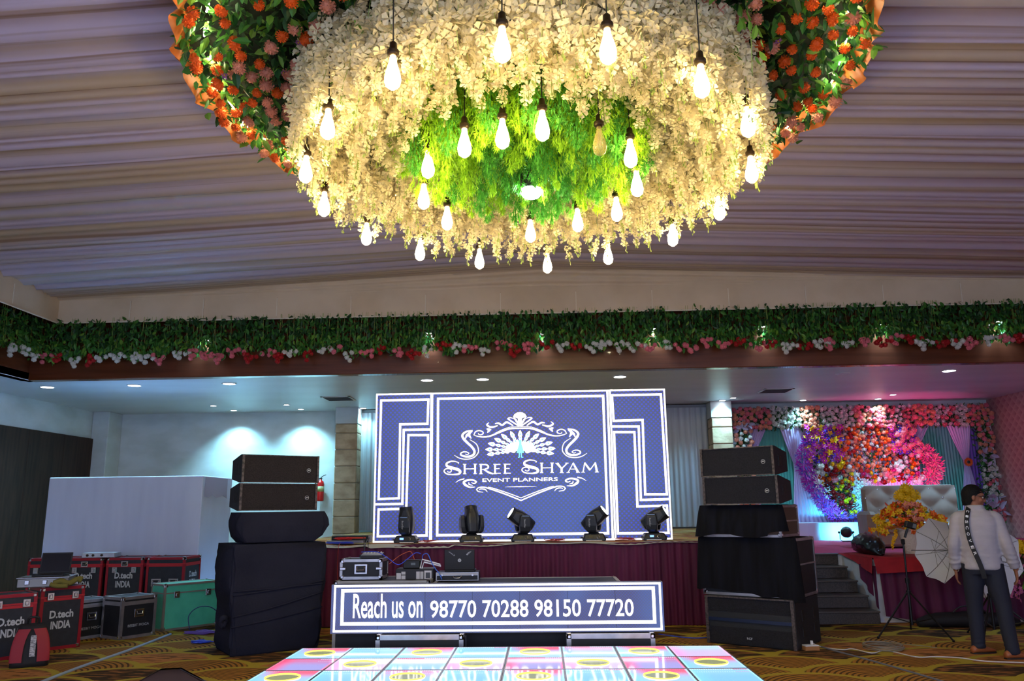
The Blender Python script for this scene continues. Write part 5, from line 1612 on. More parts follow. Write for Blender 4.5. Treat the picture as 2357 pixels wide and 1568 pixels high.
# ------------------------------------------------------------------ moving heads
m_mh = M('moving_head_black', (30, 34, 40), 0.42, bump=(60, 0.05))
m_mhl = M('lit_moving_lens', (240, 250, 255), 0.2, em=(0.85, 0.95, 1.0), es=3.0)
m_mhd = M('dark_lens', (40, 44, 52), 0.1)
def moving_head(label, x, pan, tilt, lit, disp, y=10.95):
    t = thing('moving_head_light', label, 'stage light', (x, y, 1.052), 0, 'moving heads on the stage edge')
    b = MB()
    b.loft([[(px, py, z) for px, py in rr(0, 0, w, d, 0.02, 2)] for z, w, d in ((0.012, 0.31, 0.26), (0.03, 0.31, 0.26), (0.085, 0.26, 0.22), (0.095, 0.24, 0.20))])
    bo = b.build('base', m_mh, t)
    MB().box((-0.045, -0.121, 0.052), (0.05, 0.012, 0.032), R=Rx(0.35)).build('display', M('lcd_on', (90, 120, 255), 0.3, em=(0.12, 0.25, 1.0), es=1.5) if disp else M('lcd_off', (120, 110, 80), 0.3), bo)
    MB().tube([(0.05 + 0.02 * cos(2 * pi * i / 14), -0.122 + .006 * sin(2 * pi * i / 14), 0.053 + 0.02 * sin(2 * pi * i / 14)) for i in range(14)], 0.002, 4, closed=True).build('dial', m_chrome, bo)
    for sx in (-1, 1):
        for sy in (-1, 1):
            MB().lathe([(0.018, 0), (0.018, 0.014), (0.012, 0.016)], 8, c=(sx * .13, sy * .10, -0.001)).build('foot', m_black, bo)
        MB().tube([(sx * 0.15, -0.05, 0.05), (sx * 0.175, -0.05, 0.04), (sx * 0.175, 0.05, 0.04), (sx * 0.15, 0.05, 0.05)], 0.007, 5).build('carry_handle', m_mh, bo)
    yk = MB()
    yk.lathe([(0.07, 0.095), (0.075, 0.105), (0.05, 0.115)], 16)
    for sx in (-1, 1):
        rgs = [[(sx * xx + px, py, z) for px, py in rr(0, 0, w, d, 0.015, 2)] for z, w, d, xx in ((0.112, 0.06, 0.10, 0.085), (0.14, 0.07, 0.14, 0.115), (0.20, 0.06, 0.155, 0.130), (0.30, 0.055, 0.145, 0.132), (0.345, 0.045, 0.12, 0.130), (0.355, 0.03, 0.08, 0.128))]
        yk.loft(rgs)
    yk.cbox((0, 0, 0.128), (0.24, 0.12, 0.03), 0.01)
    yo = yk.build('yoke', m_mh, t, rz=pan, smooth=False)
    for sx in (-1, 1):
        MB().box((sx * 0.1625, 0, 0.335), (0.006, 0.10, 0.008)).build('trim_bar', M('steel_trim', (130, 150, 170), 0.3, metal=.7), yo)
        me = text_mesh('BeamStar', (-0.055, -0.012, 0.055, 0.012), 0.0, m_stencil)
        o = put(me, 'lettering', yo, (sx * 0.1645, 0.012, 0.235))
        o.rotation_euler = Euler((0, radians(90), radians(90 * sx)), 'XYZ')
    hd = MB()
    sec = [(-0.165, 0.10, 0.10), (-0.15, 0.15, 0.15), (-0.05, 0.185, 0.19), (0.03, 0.19, 0.205), (0.08, 0.175, 0.20), (0.15, 0.16, 0.185), (0.19, 0.168, 0.18), (0.195, 0.160, 0.168)]
    hd.loft([[(px, py, z) for px, py in rr(0, 0, w, d, min(w, d) * (0.30 if z < 0.1 else 0.46), 4)] for z, w, d in sec])
    ho = hd.build('head', m_mh, t, loc=(0, 0, 0.275), smooth=False)
    ho.rotation_euler = (Rz(pan) @ Rx(tilt)).to_euler()
    MB().lathe([(0.074, 0.193), (0.073, 0.198), (0.03, 0.203)], 20).build('lens', m_mhl if lit else m_mhd, ho)
    MB().tube([(0.08 * cos(2 * pi * i / 20), 0.086 * sin(2 * pi * i / 20), 0.194) for i in range(20)], 0.006, 5, closed=True).build('lens_rim', m_mh, ho)
moving_head('moving head light standing upright before the first screen wing', -1.84, radians(84), radians(-4), False, True)
moving_head('moving head light turned away, showing its ribbed back', -0.96, radians(20), radians(-14), False, False)
moving_head('moving head light with lit lens tilted towards the white wall', -0.27, radians(106), radians(-58), True, False)
moving_head('moving head light with lit lens, tilted beside the screen emblem', 0.68, radians(72), radians(52), True, False)
moving_head('moving head light with lit lens before the far screen wing', 1.48, radians(72), radians(60), True, True)
# ------------------------------------------------------------------ gear behind the display board
for x0, x1, lb in ((-1.73, -0.83, 'low silver-edged case lid supporting the display board, nearer the wrapped stack'), (0.22, 1.11, 'low silver-edged case lid supporting the display board, nearer the subwoofer')):
    t = flight_case(lb, ((x0 + x1) / 2, 8.66, 0), 0, x1 - x0, 0.34, 0.236, m_caseblack, m_alu, lid=0.0, ew=0.045, latches=((-0.28, 0.06), (0.28, 0.06)), name='case_lid', group='case lids under the display board', corners=True)
flight_case('road case behind the display board under the silver rack case', (-1.74, 9.14, 0), 0, 1.04, 0.66, 0.745, m_caseblack, m_beige_edge, lid=0.6, group='road cases behind the display board')
flight_case('long road case behind the display board under laptop and briefcase', (-0.19, 9.14, 0), 0, 2.02, 0.66, 0.715, m_caseblack, m_beige_edge, lid=0.6, group='road cases behind the display board')
rk = flight_case('silver-edged rack case with chrome handle beside the maroon skirt', (-2.01, 9.17, 0.747), 0, 0.47, 0.36, 0.215, m_caseblack, m_alu, lid=0, ew=0.03, handles=((0, 0.11, 0.85),), name='rack_case')
for sx in (-1, 1):
    MB().cbox((sx * 0.20, -0.19, 0.115), (0.07, 0.014, 0.03), 0.006).build('catch', m_chrome, rk)
mx = thing('audio_mixer', 'small black mixer with cables lying on the silver-edged rack case', 'mixer', (-1.93, 9.20, 0.963), 0.05)
MB().prism([(-0.09, 0), (-0.09, 0.03), (0.09, 0.055), (0.09, 0)], -0.12, 0.12, axis='X').build('body', m_black, mx)
MB().add([(-0.115, -0.085, 0.0325), (0.115, -0.085, 0.0325), (0.115, 0.085, 0.0565), (-0.115, 0.085, 0.0565)], [(0, 1, 2, 3)]).build('panel', M('grey_panel', (150, 156, 176), 0.4), mx)
kn = MB().lathe([(0.007, 0), (0.006, 0.012)], 8).mesh('knob', m_whiteplastic)
for i in range(6):
    for j in range(2):
        put(kn, 'knob', mx, (-0.09 + i * 0.036, 0.02 + j * 0.04, 0.048 + j * 0.006))
tx = thing('wireless_receiver', 'black receiver with two upright antennas behind the mixer', 'receiver', (-2.03, 9.31, 0.963))
MB().cbox((0, 0, 0.015), (0.14, 0.05, 0.03), 0.004).build('body', m_black, tx)
for x in (-0.02, 0.03):
    MB().tube([(x, 0, 0.03), (x - 0.01, 0.01, 0.24)], 0.004, 5).build('antenna', m_black, tx)
pcb = thing('processor_carton', 'black and white printed carton beside the rack case', 'carton', (-1.43, 9.20, 0.747 - 0.028))
MB().cbox((0, 0, 0.065), (0.42, 0.26, 0.13), 0.004).build('box', M('printed_black_card', (28, 26, 30), 0.5), pcb)
for x0, x1, z0, z1, c in ((-0.20, -0.15, 0.02, 0.085, 210), (-0.145, -0.10, 0.02, 0.06, 210), (-0.145, -0.10, 0.07, 0.10, 200), (0.02, 0.06, 0.02, 0.10, 205), (0.065, 0.10, 0.02, 0.10, 190), (0.11, 0.19, 0.015, 0.11, 215)):
    MB().box(((x0 + x1) / 2, -0.1315, (z0 + z1) / 2), (x1 - x0, 0.002, z1 - z0)).build('print_patch', M('print_%d' % c, (c, c, c + 8), 0.6), pcb)
MB().box((0.15, -0.133, 0.06), (0.05, 0.002, 0.06)).build('print_picture', M('print_dark', (70, 74, 84), 0.5), pcb)
rc_ = thing('radio_box', 'black processor box leaning on the printed carton', 'processor', (-1.47, 9.18, 0.85))
MB().cbox((0, 0, 0.045), (0.19, 0.16, 0.09), 0.008).build('body', m_black, rc_)
MB().box((0.02, -0.081, 0.05), (0.05, 0.003, 0.025)).build('display', M('grey_lcd', (96, 104, 108), 0.2), rc_)
br_ = thing('led_bracket', 'white angled light bracket propped on the printed carton', 'bracket', (-1.28, 9.10, 0.852))
MB().tube([(-0.09, 0, 0), (-0.07, 0, 0.095), (0.13, 0, 0.04), (0.14, 0, 0.02), (-0.05, 0, 0.065), (-0.07, 0, 0.0)], 0.009, 5, closed=True).build('frame', M('white_enamel', (226, 228, 240), 0.4), br_)
bc = thing('briefcase', 'black briefcase with silver edges carrying the branded laptop', 'briefcase', (-0.955, 9.22, 0.717), 0)
MB().cbox((0, 0, 0.045), (0.46, 0.30, 0.09), 0.004).build('body', m_caseblack, bc)
fb = MB()
for z in (0.006, 0.060, 0.086):
    fb.box((0, -0.152, z), (0.47, 0.006, 0.008 if z != 0.086 else 0.010))
for sx in (-1, 1):
    fb.box((sx * 0.231, -0.151, 0.045), (0.010, 0.006, 0.09))
fb.build('edge_frame', m_alu, bc)
MB().box((0, -0.1515, 0.073), (0.45, 0.004, 0.022)).build('lid_band', M('pale_metal_band', (186, 180, 174), 0.4, metal=.4), bc)
for sx in (-1, 1):
    MB().lathe([(0.012, 0), (0.012, 0.008)], 12, c=(sx * 0.17, -0.153, 0.062), R=Rx(pi / 2)).build('lock', m_chrome, bc)
MB().tube(smooth_path([(-0.045, -0.155, 0.05), (-0.035, -0.175, 0.035), (0, -0.18, 0.03), (0.035, -0.175, 0.035), (0.045, -0.155, 0.05)]), 0.006, 6).build('handle', m_chrome, bc, smooth=True)
def hp_marks(lid, R, yb):
    def on(x, z):
        return R @ Vector((x, 0.0075, z)) + Vector((0, yb, 0.022))
    o = MB().lathe([(0.019, 0), (0.019, 0.002), (0.001, 0.002)], 20).build('round_logo', m_stencil, lid, loc=on(0, 0.105))
    o.rotation_euler = (-pi / 2, 0, 0)
    o2 = put(text_mesh('hp', (-0.010, -0.012, 0.010, 0.012), 0.003, m_black, shear=0.2), 'lettering', o)
    o2.rotation_euler = (pi / 2, 0, 0)
    o2.rotation_euler = (-pi / 2, 0, pi)
    for txt, x, z, a, w in (('@vision_work_20', 0.095, 0.185, 0.62, 0.10), ('98729-842', -0.105, 0.185, -0.72, 0.07)):
        me = text_mesh(txt, (-w / 2, -0.009, w / 2, 0.009), 0.0, m_stencil, bold=0.02)
        oo = put(me, 'sticker', lid, on(x, z))
        oo.rotation_euler = (Rz(pi) @ Ry(a)).to_euler()
lp = laptop('open black laptop with a round silver logo on its lid, standing on the briefcase', (-0.93, 9.20, 0.809), pi, 0.335, 0.23, 0.222, radians(-6), hp_marks)

# rack and cable pile on the stage corner
rp = thing('power_rack', 'black rack unit with a red stripe lying on the stage corner', 'rack unit', (-2.62, 11.12, 1.058), 0)
MB().cbox((0, 0, 0.045), (0.50, 0.28, 0.09), 0.006).build('body', m_black, rp)
MB().box((0.04, -0.142, 0.065), (0.36, 0.004, 0.018)).build('red_stripe', M('red_orange_stripe', (216, 70, 50), 0.5), rp)
tb = thing('silver_tray', 'pale metal tray holding tangled cables on the stage corner', 'tray', (-2.66, 10.93, 1.058))
MB().cbox((0, 0, 0.018), (0.50, 0.09, 0.036), 0.004).build('body', m_alu, tb)
def tangle(name, label, c, R, n, rgb, key, rr_=0.005, h=0.05, seed=0, cat='cable'):
    rs = random.Random(seed)
    pts = []
    for i in range(n):
        a = i * 1.9 + rs.uniform(-.5, .5)
        r = rs.uniform(0.3, 1.0)
        pts.append((c[0] + R[0] * r * cos(a), c[1] + R[1] * r * sin(a), c[2] + rr_ + rs.uniform(0, h)))
    o = MB().tube(smooth_path(pts, 5), rr_, 5).build(name, M(key, rgb, 0.5), None, True)
    return tag(o, label, cat)
tangle('tangled_cable', 'red cable tangle on the stage corner tray', (-2.68, 10.93, 1.098), (0.16, 0.03), 40, (220, 50, 50), 'red_cable', 0.0035, 0.035, 1)
tangle('tangled_cable', 'blue cable tangle at the stage corner edge', (-2.72, 10.82, 1.052), (0.22, 0.04), 34, (50, 80, 220), 'blue_cable', 0.004, 0.02, 2)
def cable(name, label, pts, rad, rgb, key, k=6):
    return tag(MB().tube(smooth_path(pts, k), rad, 6).build(name, M(key, rgb, 0.5), None, True), label, 'cable')
cable('blue_cable', 'blue cable looping from the mixer to the carton', [(-2.05, 9.17, 1.03), (-1.85, 9.06, 1.035), (-1.72, 9.02, 0.97), (-1.60, 9.0, 0.90), (-1.50, 9.02, 0.96), (-1.42, 9.05, 1.02), (-1.36, 9.07, 1.01)], 0.005, (60, 90, 230), 'blue_cable')
cable('blue_cable', 'blue cable hanging from the bracket over the printed carton', [(-1.34, 9.06, 0.96), (-1.33, 9.04, 1.0), (-1.28, 9.02, 1.01), (-1.24, 9.03, 0.93), (-1.20, 9.03, 0.86), (-1.15, 9.03, 0.80), (-1.12, 9.03, 0.735)], 0.005, (60, 120, 240), 'sky_cable')
cable('orange_cable', 'thin orange cable arching behind the mixer', [(-1.72, 9.1, 0.90), (-1.62, 9.12, 0.98), (-1.54, 9.12, 1.02), (-1.48, 9.12, 1.03), (-1.44, 9.12, 0.945)], 0.0035, (206, 100, 60), 'orange_cable')
cable('black_cable', 'black cable running up from the rack case to the stage', [(-2.06, 9.34, 0.975), (-2.12, 9.7, 1.10), (-2.20, 10.3, 1.16), (-2.35, 10.9, 1.10)], 0.005, (24, 24, 26), 'black_cable')
cable('red_cable', 'thin red cable hanging down the maroon skirt by the stage corner', [(-2.70, 10.80, 1.07), (-2.69, 10.66, 1.0), (-2.69, 10.655, 0.7), (-2.67, 10.655, 0.4)], 0.003, (190, 50, 40), 'red_cable2')
tangle('tangled_cable', 'dark cable pile on the carpet beside the wrapped stack and maroon skirt', (-2.2, 9.75, 0.0), (0.22, 0.14), 46, (36, 60, 110), 'navy_cable', 0.006, 0.05, 4)
tangle('tangled_cable', 'beige cable tangle on the carpet under the end of the display board', (-1.98, 8.85, 0.0), (0.22, 0.10), 40, (170, 160, 130), 'beige_cable', 0.005, 0.05, 5)
tangle('tangled_cable', 'violet cable coil on the carpet before the turquoise case', (-4.27, 10.3, 0.0), (0.24, 0.16), 46, (130, 90, 190), 'violet_cable', 0.005, 0.03, 6)
tangle('tangled_cable', 'blue cable coil on the carpet nearest the wrapped stack', (-4.0, 9.62, 0.0), (0.18, 0.10), 30, (60, 80, 180), 'blue_cable', 0.005, 0.02, 7)
cable('blue_cable', 'blue loop of cable leaning on the turquoise case', [(-4.55, 10.55, 0.01), (-4.58, 10.56, 0.18), (-4.50, 10.64, 0.28), (-4.38, 10.75, 0.27), (-4.28, 10.82, 0.16), (-4.26, 10.80, 0.01)], 0.006, (50, 64, 130), 'navy_cable')
cable('blue_cable', 'blue cable on the carpet between display board and subwoofer', [(1.35, 10.0, 0.006), (1.6, 9.75, 0.006), (1.8, 9.7, 0.006), (2.0, 9.85, 0.006)], 0.006, (40, 80, 180), 'blue_cable')
cable('grey_cable', 'long blue-grey cable taped across the carpet before the cases', [(-4.55, 7.4, 0.006), (-4.60, 8.2, 0.006), (-4.60, 9.1, 0.006), (-4.66, 10.25, 0.006)], 0.016, (150, 170, 200), 'grey_blue_cable')
cable('white_cable', 'white cable winding across the carpet towards the photographer', [(2.86, 9.15, 0.04), (2.95, 9.05, 0.006), (3.10, 8.88, 0.006), (3.22, 8.93, 0.006), (3.32, 8.68, 0.006), (3.52, 8.82, 0.006), (3.66, 8.46, 0.006), (3.84, 8.46, 0.006), (4.05, 8.40, 0.006), (4.2, 8.22, 0.006), (4.55, 8.12, 0.006), (4.75, 7.95, 0.006)], 0.006, (214, 208, 206), 'white_cable')
o = MB().tube(smooth_path([(3.55 + (0.16 + 0.012 * (i % 5)) * cos(i * 0.9), 8.95 + (0.19 + 0.015 * (i % 4)) * sin(i * 0.9), 0.006 + 0.0022 * i / 2) for i in range(44)] + [(3.75, 9.3, 0.006), (4.0, 9.1, 0.006), (4.1, 8.95, 0.006)], 3), 0.004, 5).build('coiled_cable', M('grey_beige_cable', (150, 140, 124), 0.6), None, True)
tag(o, 'coil of thin beige cable on the carpet beside the umbrella stand', 'cable')
cable('grey_cable', 'grey cable on the carpet running from the subwoofer to the near edge', [(2.93, 9.12, 0.006), (3.02, 8.75, 0.006), (3.15, 8.3, 0.006), (3.32, 7.6, 0.006), (3.4, 7.2, 0.006)], 0.010, (110, 112, 124), 'grey_cable')
ps = thing('socket_board', 'wooden socket board with a white plug beside the subwoofer', 'socket board', (2.78, 8.92, 0), 0.2)
MB().cbox((0, 0, 0.02), (0.16, 0.10, 0.04), 0.003).build('board', M('raw_wood', (176, 120, 70), 0.7), ps)
MB().cbox((0, 0, 0.046), (0.15, 0.09, 0.012), 0.003).build('plate', m_whiteplastic, ps)
MB().cbox((0.02, 0, 0.072), (0.025, 0.025, 0.04), 0.004).build('plug', m_whiteplastic, ps)
for x, y, c, lb in ((-1.55, 10.98, (180, 60, 60), 'short reddish cable at the first moving head'), (0.15, 10.98, (200, 80, 80), 'short reddish cable between the two middle moving heads'), (1.12, 10.98, (196, 50, 60), 'short red cable beside the last moving head')):
    tangle('stage_cable', lb, (x, y, 1.052), (0.16, 0.04), 22, c, 'stage_cable_%d' % c[0], 0.003, 0.03, int(x * 10) + 40)

# ------------------------------------------------------------------ floral backdrop on the side stage
m_lilac = M('lilac_satin', (206, 190, 232), 0.5, noise=(3, (186, 166, 220), 0.6, (8, 1, 0.3)))
m_tealcloth = M('teal_satin', (70, 160, 150), 0.5, noise=(3, (56, 136, 130), 0.6, (8, 1, 0.3)))
m_violetcloth = M('violet_satin', (104, 50, 180), 0.5)
fbk = thing('wedding_backdrop', 'draped lilac and teal cloth backdrop behind the flower arch', 'backdrop', (0, 16.86, 0.79))
MB().box((6.65, 0.06, 1.33), (5.45, 0.03, 2.66)).build('backboard', M('white_board', (222, 222, 230), 0.7), fbk)
def pl(x0, x1, z0, z1, y, mat, name, pitch=0.06):
    MB().grid(int((x1 - x0) / pitch * 5), 2, lambda u, v: (x0 + (x1 - x0) * u, y - 0.010 * sin(2 * pi * (x1 - x0) * u / pitch), z0 + (z1 - z0) * v)).build(name, mat, fbk, smooth=True)
pl(4.15, 5.5, 0.02, 2.35, 0.0, m_tealcloth, 'teal_drape')
pl(7.4, 9.0, 0.02, 2.35, 0.0, m_tealcloth, 'teal_drape')
pl(5.3, 7.8, 0.02, 2.35, 0.0, m_lilac, 'lilac_drape')
pl(8.70, 9.02, 0.3, 2.2, -0.014, m_violetcloth, 'violet_drape')
def hourglass(xa, xb, xp, xc, xd, zp=1.5, wp=0.09):
    def fn(u, v):
        z = 0.22 + 2.12 * v
        if z < zp:
            f = ((zp - z) / (zp - 0.22)) ** 0.9
            a, b = xp - wp / 2 + (xc - xp + wp / 2) * f, xp + wp / 2 + (xd - xp - wp / 2) * f
        else:
            f = ((z - zp) / (2.34 - zp)) ** 0.9
            a, b = xp - wp / 2 + (xa - xp + wp / 2) * f, xp + wp / 2 + (xb - xp - wp / 2) * f
        return (a + (b - a) * u, -0.035 - 0.014 * sin(u * 2 * pi * 8) - 0.02 * (1 - abs(2 * u - 1)), z)
    MB().grid(64, 16, fn).build('lilac_swag', m_lilac, fbk, smooth=True)
hourglass(4.28, 4.75, 4.25, 4.1, 4.6)
hourglass(4.98, 5.52, 5.28, 5.12, 5.9)
hourglass(7.50, 8.10, 7.55, 7.45, 8.2)
hourglass(8.40, 8.92, 8.74, 8.50, 9.0)
MB().box((5.9, -0.30, 0.17), (1.9, 0.5, 0.34)).build('base_step', m_partition, fbk)
gb = thing('gerbera', 'red gerbera bloom pinned where the lilac swag is gathered', 'flower', (8.76, 16.79, 2.30))
gm = MB()
for i in range(18):
    R = Rz(2 * pi * i / 18)
    gm.add([R @ Vector(q) for q in ((0.02, -0.008, 0), (0.07, -0.014, 0.012), (0.10, 0, 0.006), (0.07, 0.014, 0.012))], [(0, 1, 2, 3)])
go = gm.build('petals', m_orange, gb)
go.rotation_euler = (pi / 2, 0, 0)
MB().ball((0, -0.012, 0), 0.03, 8, 6, sc=(1, .5, 1)).build('heart', m_black, gb)

def scatter(t, meshes, zone, n, mind, scale, name, y=(-0.05, 0.0), used=None, face=0.35):
    """zone(x,z)->bool in world X/Z within bbox"""
    (x0, x1, z0, z1), fn = zone
    used = [] if used is None else used
    k = tries = 0
    while k < n and tries < n * 30:
        tries += 1
        x, z = rnd.uniform(x0, x1), rnd.uniform(z0, z1)
        if fn and not fn(x, z):
            continue
        if any((x - a) ** 2 + (z - b) ** 2 < mind * mind for a, b in used):
            continue
        used.append((x, z))
        me, nm = rnd.choice(meshes)
        o = put(me, nm or name, t, (x, rnd.uniform(*y), z), scale=rnd.uniform(*scale))
        o.rotation_euler = (Rx(pi / 2) @ Euler((rnd.gauss(0, face), rnd.gauss(0, face), rnd.uniform(0, 6))).to_matrix()).to_euler()
        k += 1
def foliage(t, zones, n, mats, size=(0.06, 0.10), y=(-0.06, 0.06), name='foliage'):
    mb = MB()
    for i in range(n):
        x0, x1, z0, z1 = rnd.choice(zones)
        add_leaf(mb, Vector((rnd.uniform(x0, x1), rnd.uniform(*y), rnd.uniform(z0, z1))), rnd.uniform(*size), Rz(rnd.gauss(0, .6)) @ Rx(pi / 2 + rnd.gauss(0, .5)) @ Rz(rnd.uniform(0, 6.3)), rnd.randrange(len(mats)))
    mb.build(name, mats, t)['kind'] = 'stuff'
arch = thing('flower_arch', 'rectangular arch of pink, white and peach roses with dark leaves', 'flower arch', (0, 16.70, 0))
foliage(arch, [(4.04, 9.26, 3.04, 3.46)] * 8 + [(4.04, 4.36, 1.2, 3.1)] * 2 + [(8.92, 9.26, 1.15, 3.1)] * 3, 2600, [m_leafd, m_leafd, m_leafm], y=(-0.02, 0.10))
RS = lambda *ks: [(ROSE[k], None) if k[0] != '+' else (POM[k[1:]], None) for k in ks]
usedA = []
for x0, x1, ks in ((4.0, 4.75, ('+pink', '+pink', '+peach')), (4.7, 5.35, ('white',)), (5.3, 5.75, ('+peach', 'peach')), (5.7, 6.45, ('white', 'white', 'white')), (6.4, 7.1, ('+pink', '+peach')), (7.1, 7.7, ('+pink', 'white', 'pink')), (7.7, 8.1, ('+peach', '+pink')), (8.1, 8.75, ('white', 'white', 'pink')), (8.75, 9.25, ('+pink', '+peach'))):
    scatter(arch, RS(*ks), ((x0, x1, 3.05, 3.46), None), int((x1 - x0) * 50), 0.078, (0.042, 0.058) if ks[0] != 'white' else (0.052, 0.070), 'rose', (-0.10, -0.04), usedA)
scatter(arch, RS('+peach', '+white', '+peach'), ((4.02, 4.38, 1.4, 3.02), None), 60, 0.085, (0.040, 0.052), 'rose', (-0.10, -0.04), usedA)
scatter(arch, RS('+peach', '+pink'), ((8.95, 9.25, 2.45, 2.98), None), 22, 0.085, (0.040, 0.05), 'rose', (-0.10, -0.04), usedA)
scatter(arch, RS('white', 'white', 'pink'), ((8.95, 9.26, 1.6, 2.2), None), 26, 0.085, (0.05, 0.065), 'rose', (-0.10, -0.04), usedA)
scatter(arch, RS('+pink'), ((8.98, 9.26, 1.15, 1.5), None), 12, 0.085, (0.045, 0.055), 'rose', (-0.10, -0.04), usedA)
foliage(arch, [(8.92, 9.22, 2.1, 2.5), (8.95, 9.22, 1.3, 1.6), (4.1, 4.35, 3.0, 3.15)], 60, [M('lilac_leaf', (170, 160, 190), 0.5)], (0.12, 0.18), (-0.12, -0.05), 'lilac_foliage')

fp = thing('flower_mosaic', 'dense fan-shaped panel of orange, red and purple blooms behind the sofa', 'flower panel', (0, 16.66, 0))
foliage(fp, [(5.55, 7.7, 1.95, 3.05)] * 6 + [(5.75, 6.3, 1.25, 2.0)] * 2, 1800, [m_leafd, m_leafm, m_maroonp], (0.05, 0.08), (0.0, 0.10))
usedF = []
scatter(fp, RS('orange', '+orange', '+peach', 'peach', '+peach', 'peach', '+red', 'white'), ((6.18, 7.12, 2.15, 3.05), None), 130, 0.064, (0.036, 0.052), 'rose', (-0.06, 0.0), usedF)
scatter(fp, [(STAR['purple'], 'orchid'), (STAR['purple'], 'orchid'), (STAR['violet'], 'orchid'), (STAR['yellow'], 'orchid')], ((5.42, 6.22, 2.35, 3.06), lambda x, z: x > 5.40 + 0.25 * max(0, z - 2.75)), 110, 0.055, (0.055, 0.085), 'orchid', (-0.08, 0.0), usedF, 0.5)
scatter(fp, [(STAR['purple'], 'orchid'), (STAR['magenta'], 'orchid'), (STAR['violet'], 'orchid'), (POM['pink'], 'rose')], ((7.08, 7.72, 2.5, 3.05), lambda x, z: x < 7.75 - 0.3 * max(0, z - 2.6)), 80, 0.06, (0.05, 0.08), 'orchid', (-0.08, 0.0), usedF, 0.5)
scatter(fp, RS('red', 'orange', 'peach', 'white', 'yellow', '+pink', 'red', '+white', 'magenta'), ((5.62, 7.72, 1.92, 2.55), lambda x, z: not (6.3 < x < 6.75 and z < 1.98)), 110, 0.075, (0.045, 0.075), 'rose', (-0.07, 0.0), usedF)
scatter(fp, RS('red', 'yellow', 'yellow', 'maroon', 'maroon', 'red'), ((5.68, 6.32, 1.28, 2.0), lambda x, z: x > 5.70 + 0.35 * (2.0 - z) - 0.05 and x < 6.38), 60, 0.07, (0.045, 0.065), 'rose', (-0.07, 0.0), usedF)
def feather(t, pts, width, n, mats, name, l=(0.05, 0.10)):
    mb = MB()
    P = smooth_path(pts, 10)
    for i in range(n):
        c = rnd.choice(P)
        a = rnd.uniform(0, 2 * pi)
        r = width * sqrt(rnd.random())
        p = Vector((c.x + r * cos(a), c.y + rnd.uniform(-0.05, 0.05), c.z + r * sin(a) * 0.9))
        d = Vector((cos(a), rnd.uniform(-.9, .2), sin(a))).normalized()
        L_ = rnd.uniform(*l)
        s = d.cross(Vector((0, 1, 0.3))).normalized() * L_ * 0.11
        mb.add([p, p + d * L_ * .5 + s, p + d * L_, p + d * L_ * .5 - s], [(0, 1, 2, 3)], rnd.randrange(len(mats)))
    mb.build(name, mats, t)['kind'] = 'stuff'
feather(fp, [(5.52, -0.04, 2.75), (5.36, -0.06, 2.35), (5.48, -0.06, 1.9), (5.72, -0.06, 1.5), (5.95, -0.06, 1.22)], 0.14, 1500, [m_purple, m_purple, m_purple, m_violet], 'purple_feathers')
feather(fp, [(7.78, -0.04, 2.55), (7.98, -0.06, 2.25), (7.86, -0.06, 1.95)], 0.15, 900, [m_magenta, m_pink], 'pink_feathers')
feather(fp, [(6.35, 0.0, 1.85), (6.6, 0.0, 1.75), (6.45, 0, 1.45), (6.7, 0, 1.35)], 0.18, 1100, [m_white, m_white, M('pale_mint', (200, 236, 224), .6)], 'white_feathers', (0.04, 0.08))
feather(fp, [(5.95, -0.05, 1.2), (6.3, -0.05, 1.22), (6.8, -0.05, 1.25), (7.1, -0.05, 1.2)], 0.07, 700, [m_maroonp, m_violet], 'dark_sprays')
feather(fp, [(5.55, -0.12, 2.1), (5.62, -0.12, 1.9), (5.75, -0.12, 1.7)], 0.07, 60, [m_white], 'white_sprays', (0.06, 0.10))
scatter(fp, RS('red', '+orange'), ((6.3, 6.75, 1.45, 1.9), None), 4, 0.15, (0.05, 0.06), 'rose', (-0.07, -.03), usedF)

def par_can(label, loc, aim, rgb, watts, angle):
    t = thing('par_light', label, 'stage light', loc)
    d = (Vector(aim) - Vector(loc) - Vector((0, 0, 0.2))).normalized()
    R = d.to_track_quat('Z', 'Y').to_matrix()
    MB().lathe([(0.05, -0.12), (0.085, -0.10), (0.10, -0.04), (0.105, 0.09), (0.098, 0.09)], 18, c=(0, 0, 0.17), R=R).build('can', m_black, t, smooth=True)
    MB().lathe([(0.097, 0.082), (0.09, 0.086), (0.02, 0.088)], 18, c=(0, 0, 0.17), R=R).build('lens', M('par_lens_%d' % int(rgb[0] * 100), (200, 220, 230), 0.3, em=rgb, es=8), t)
    MB().tube([(-0.12, 0, 0.17), (-0.125, 0, 0.04), (-0.08, 0, 0.008), (0.08, 0, 0.008), (0.125, 0, 0.04), (0.12, 0, 0.17)], 0.008, 6).build('bracket', m_black, t)
    for s in (-1, 1):
        MB().lathe([(0.02, 0), (0.02, 0.03)], 8, c=(s * 0.118, 0, 0.17), R=Ry(pi / 2 * s)).build('knob', m_black, t)
    spot(t, Vector((0, 0, 0.17)) + d * 0.10, Vector((0, 0, 0.17)) + d * 2, watts, rgb, angle, 0.8, 0.06)
par_can('black par light shining cyan on the backdrop base', (5.72, 15.62, 0.795), (6.25, 16.75, 1.0), (0.05, 0.75, 1.0), PAR_CYAN_W, 120)
par_can('black par light shining pink up at the arch from behind the sofa', (7.55, 15.5, 0.795), (7.25, 16.95, 3.1), (1.0, 0.10, 0.34), PAR_PINK_W, 88)

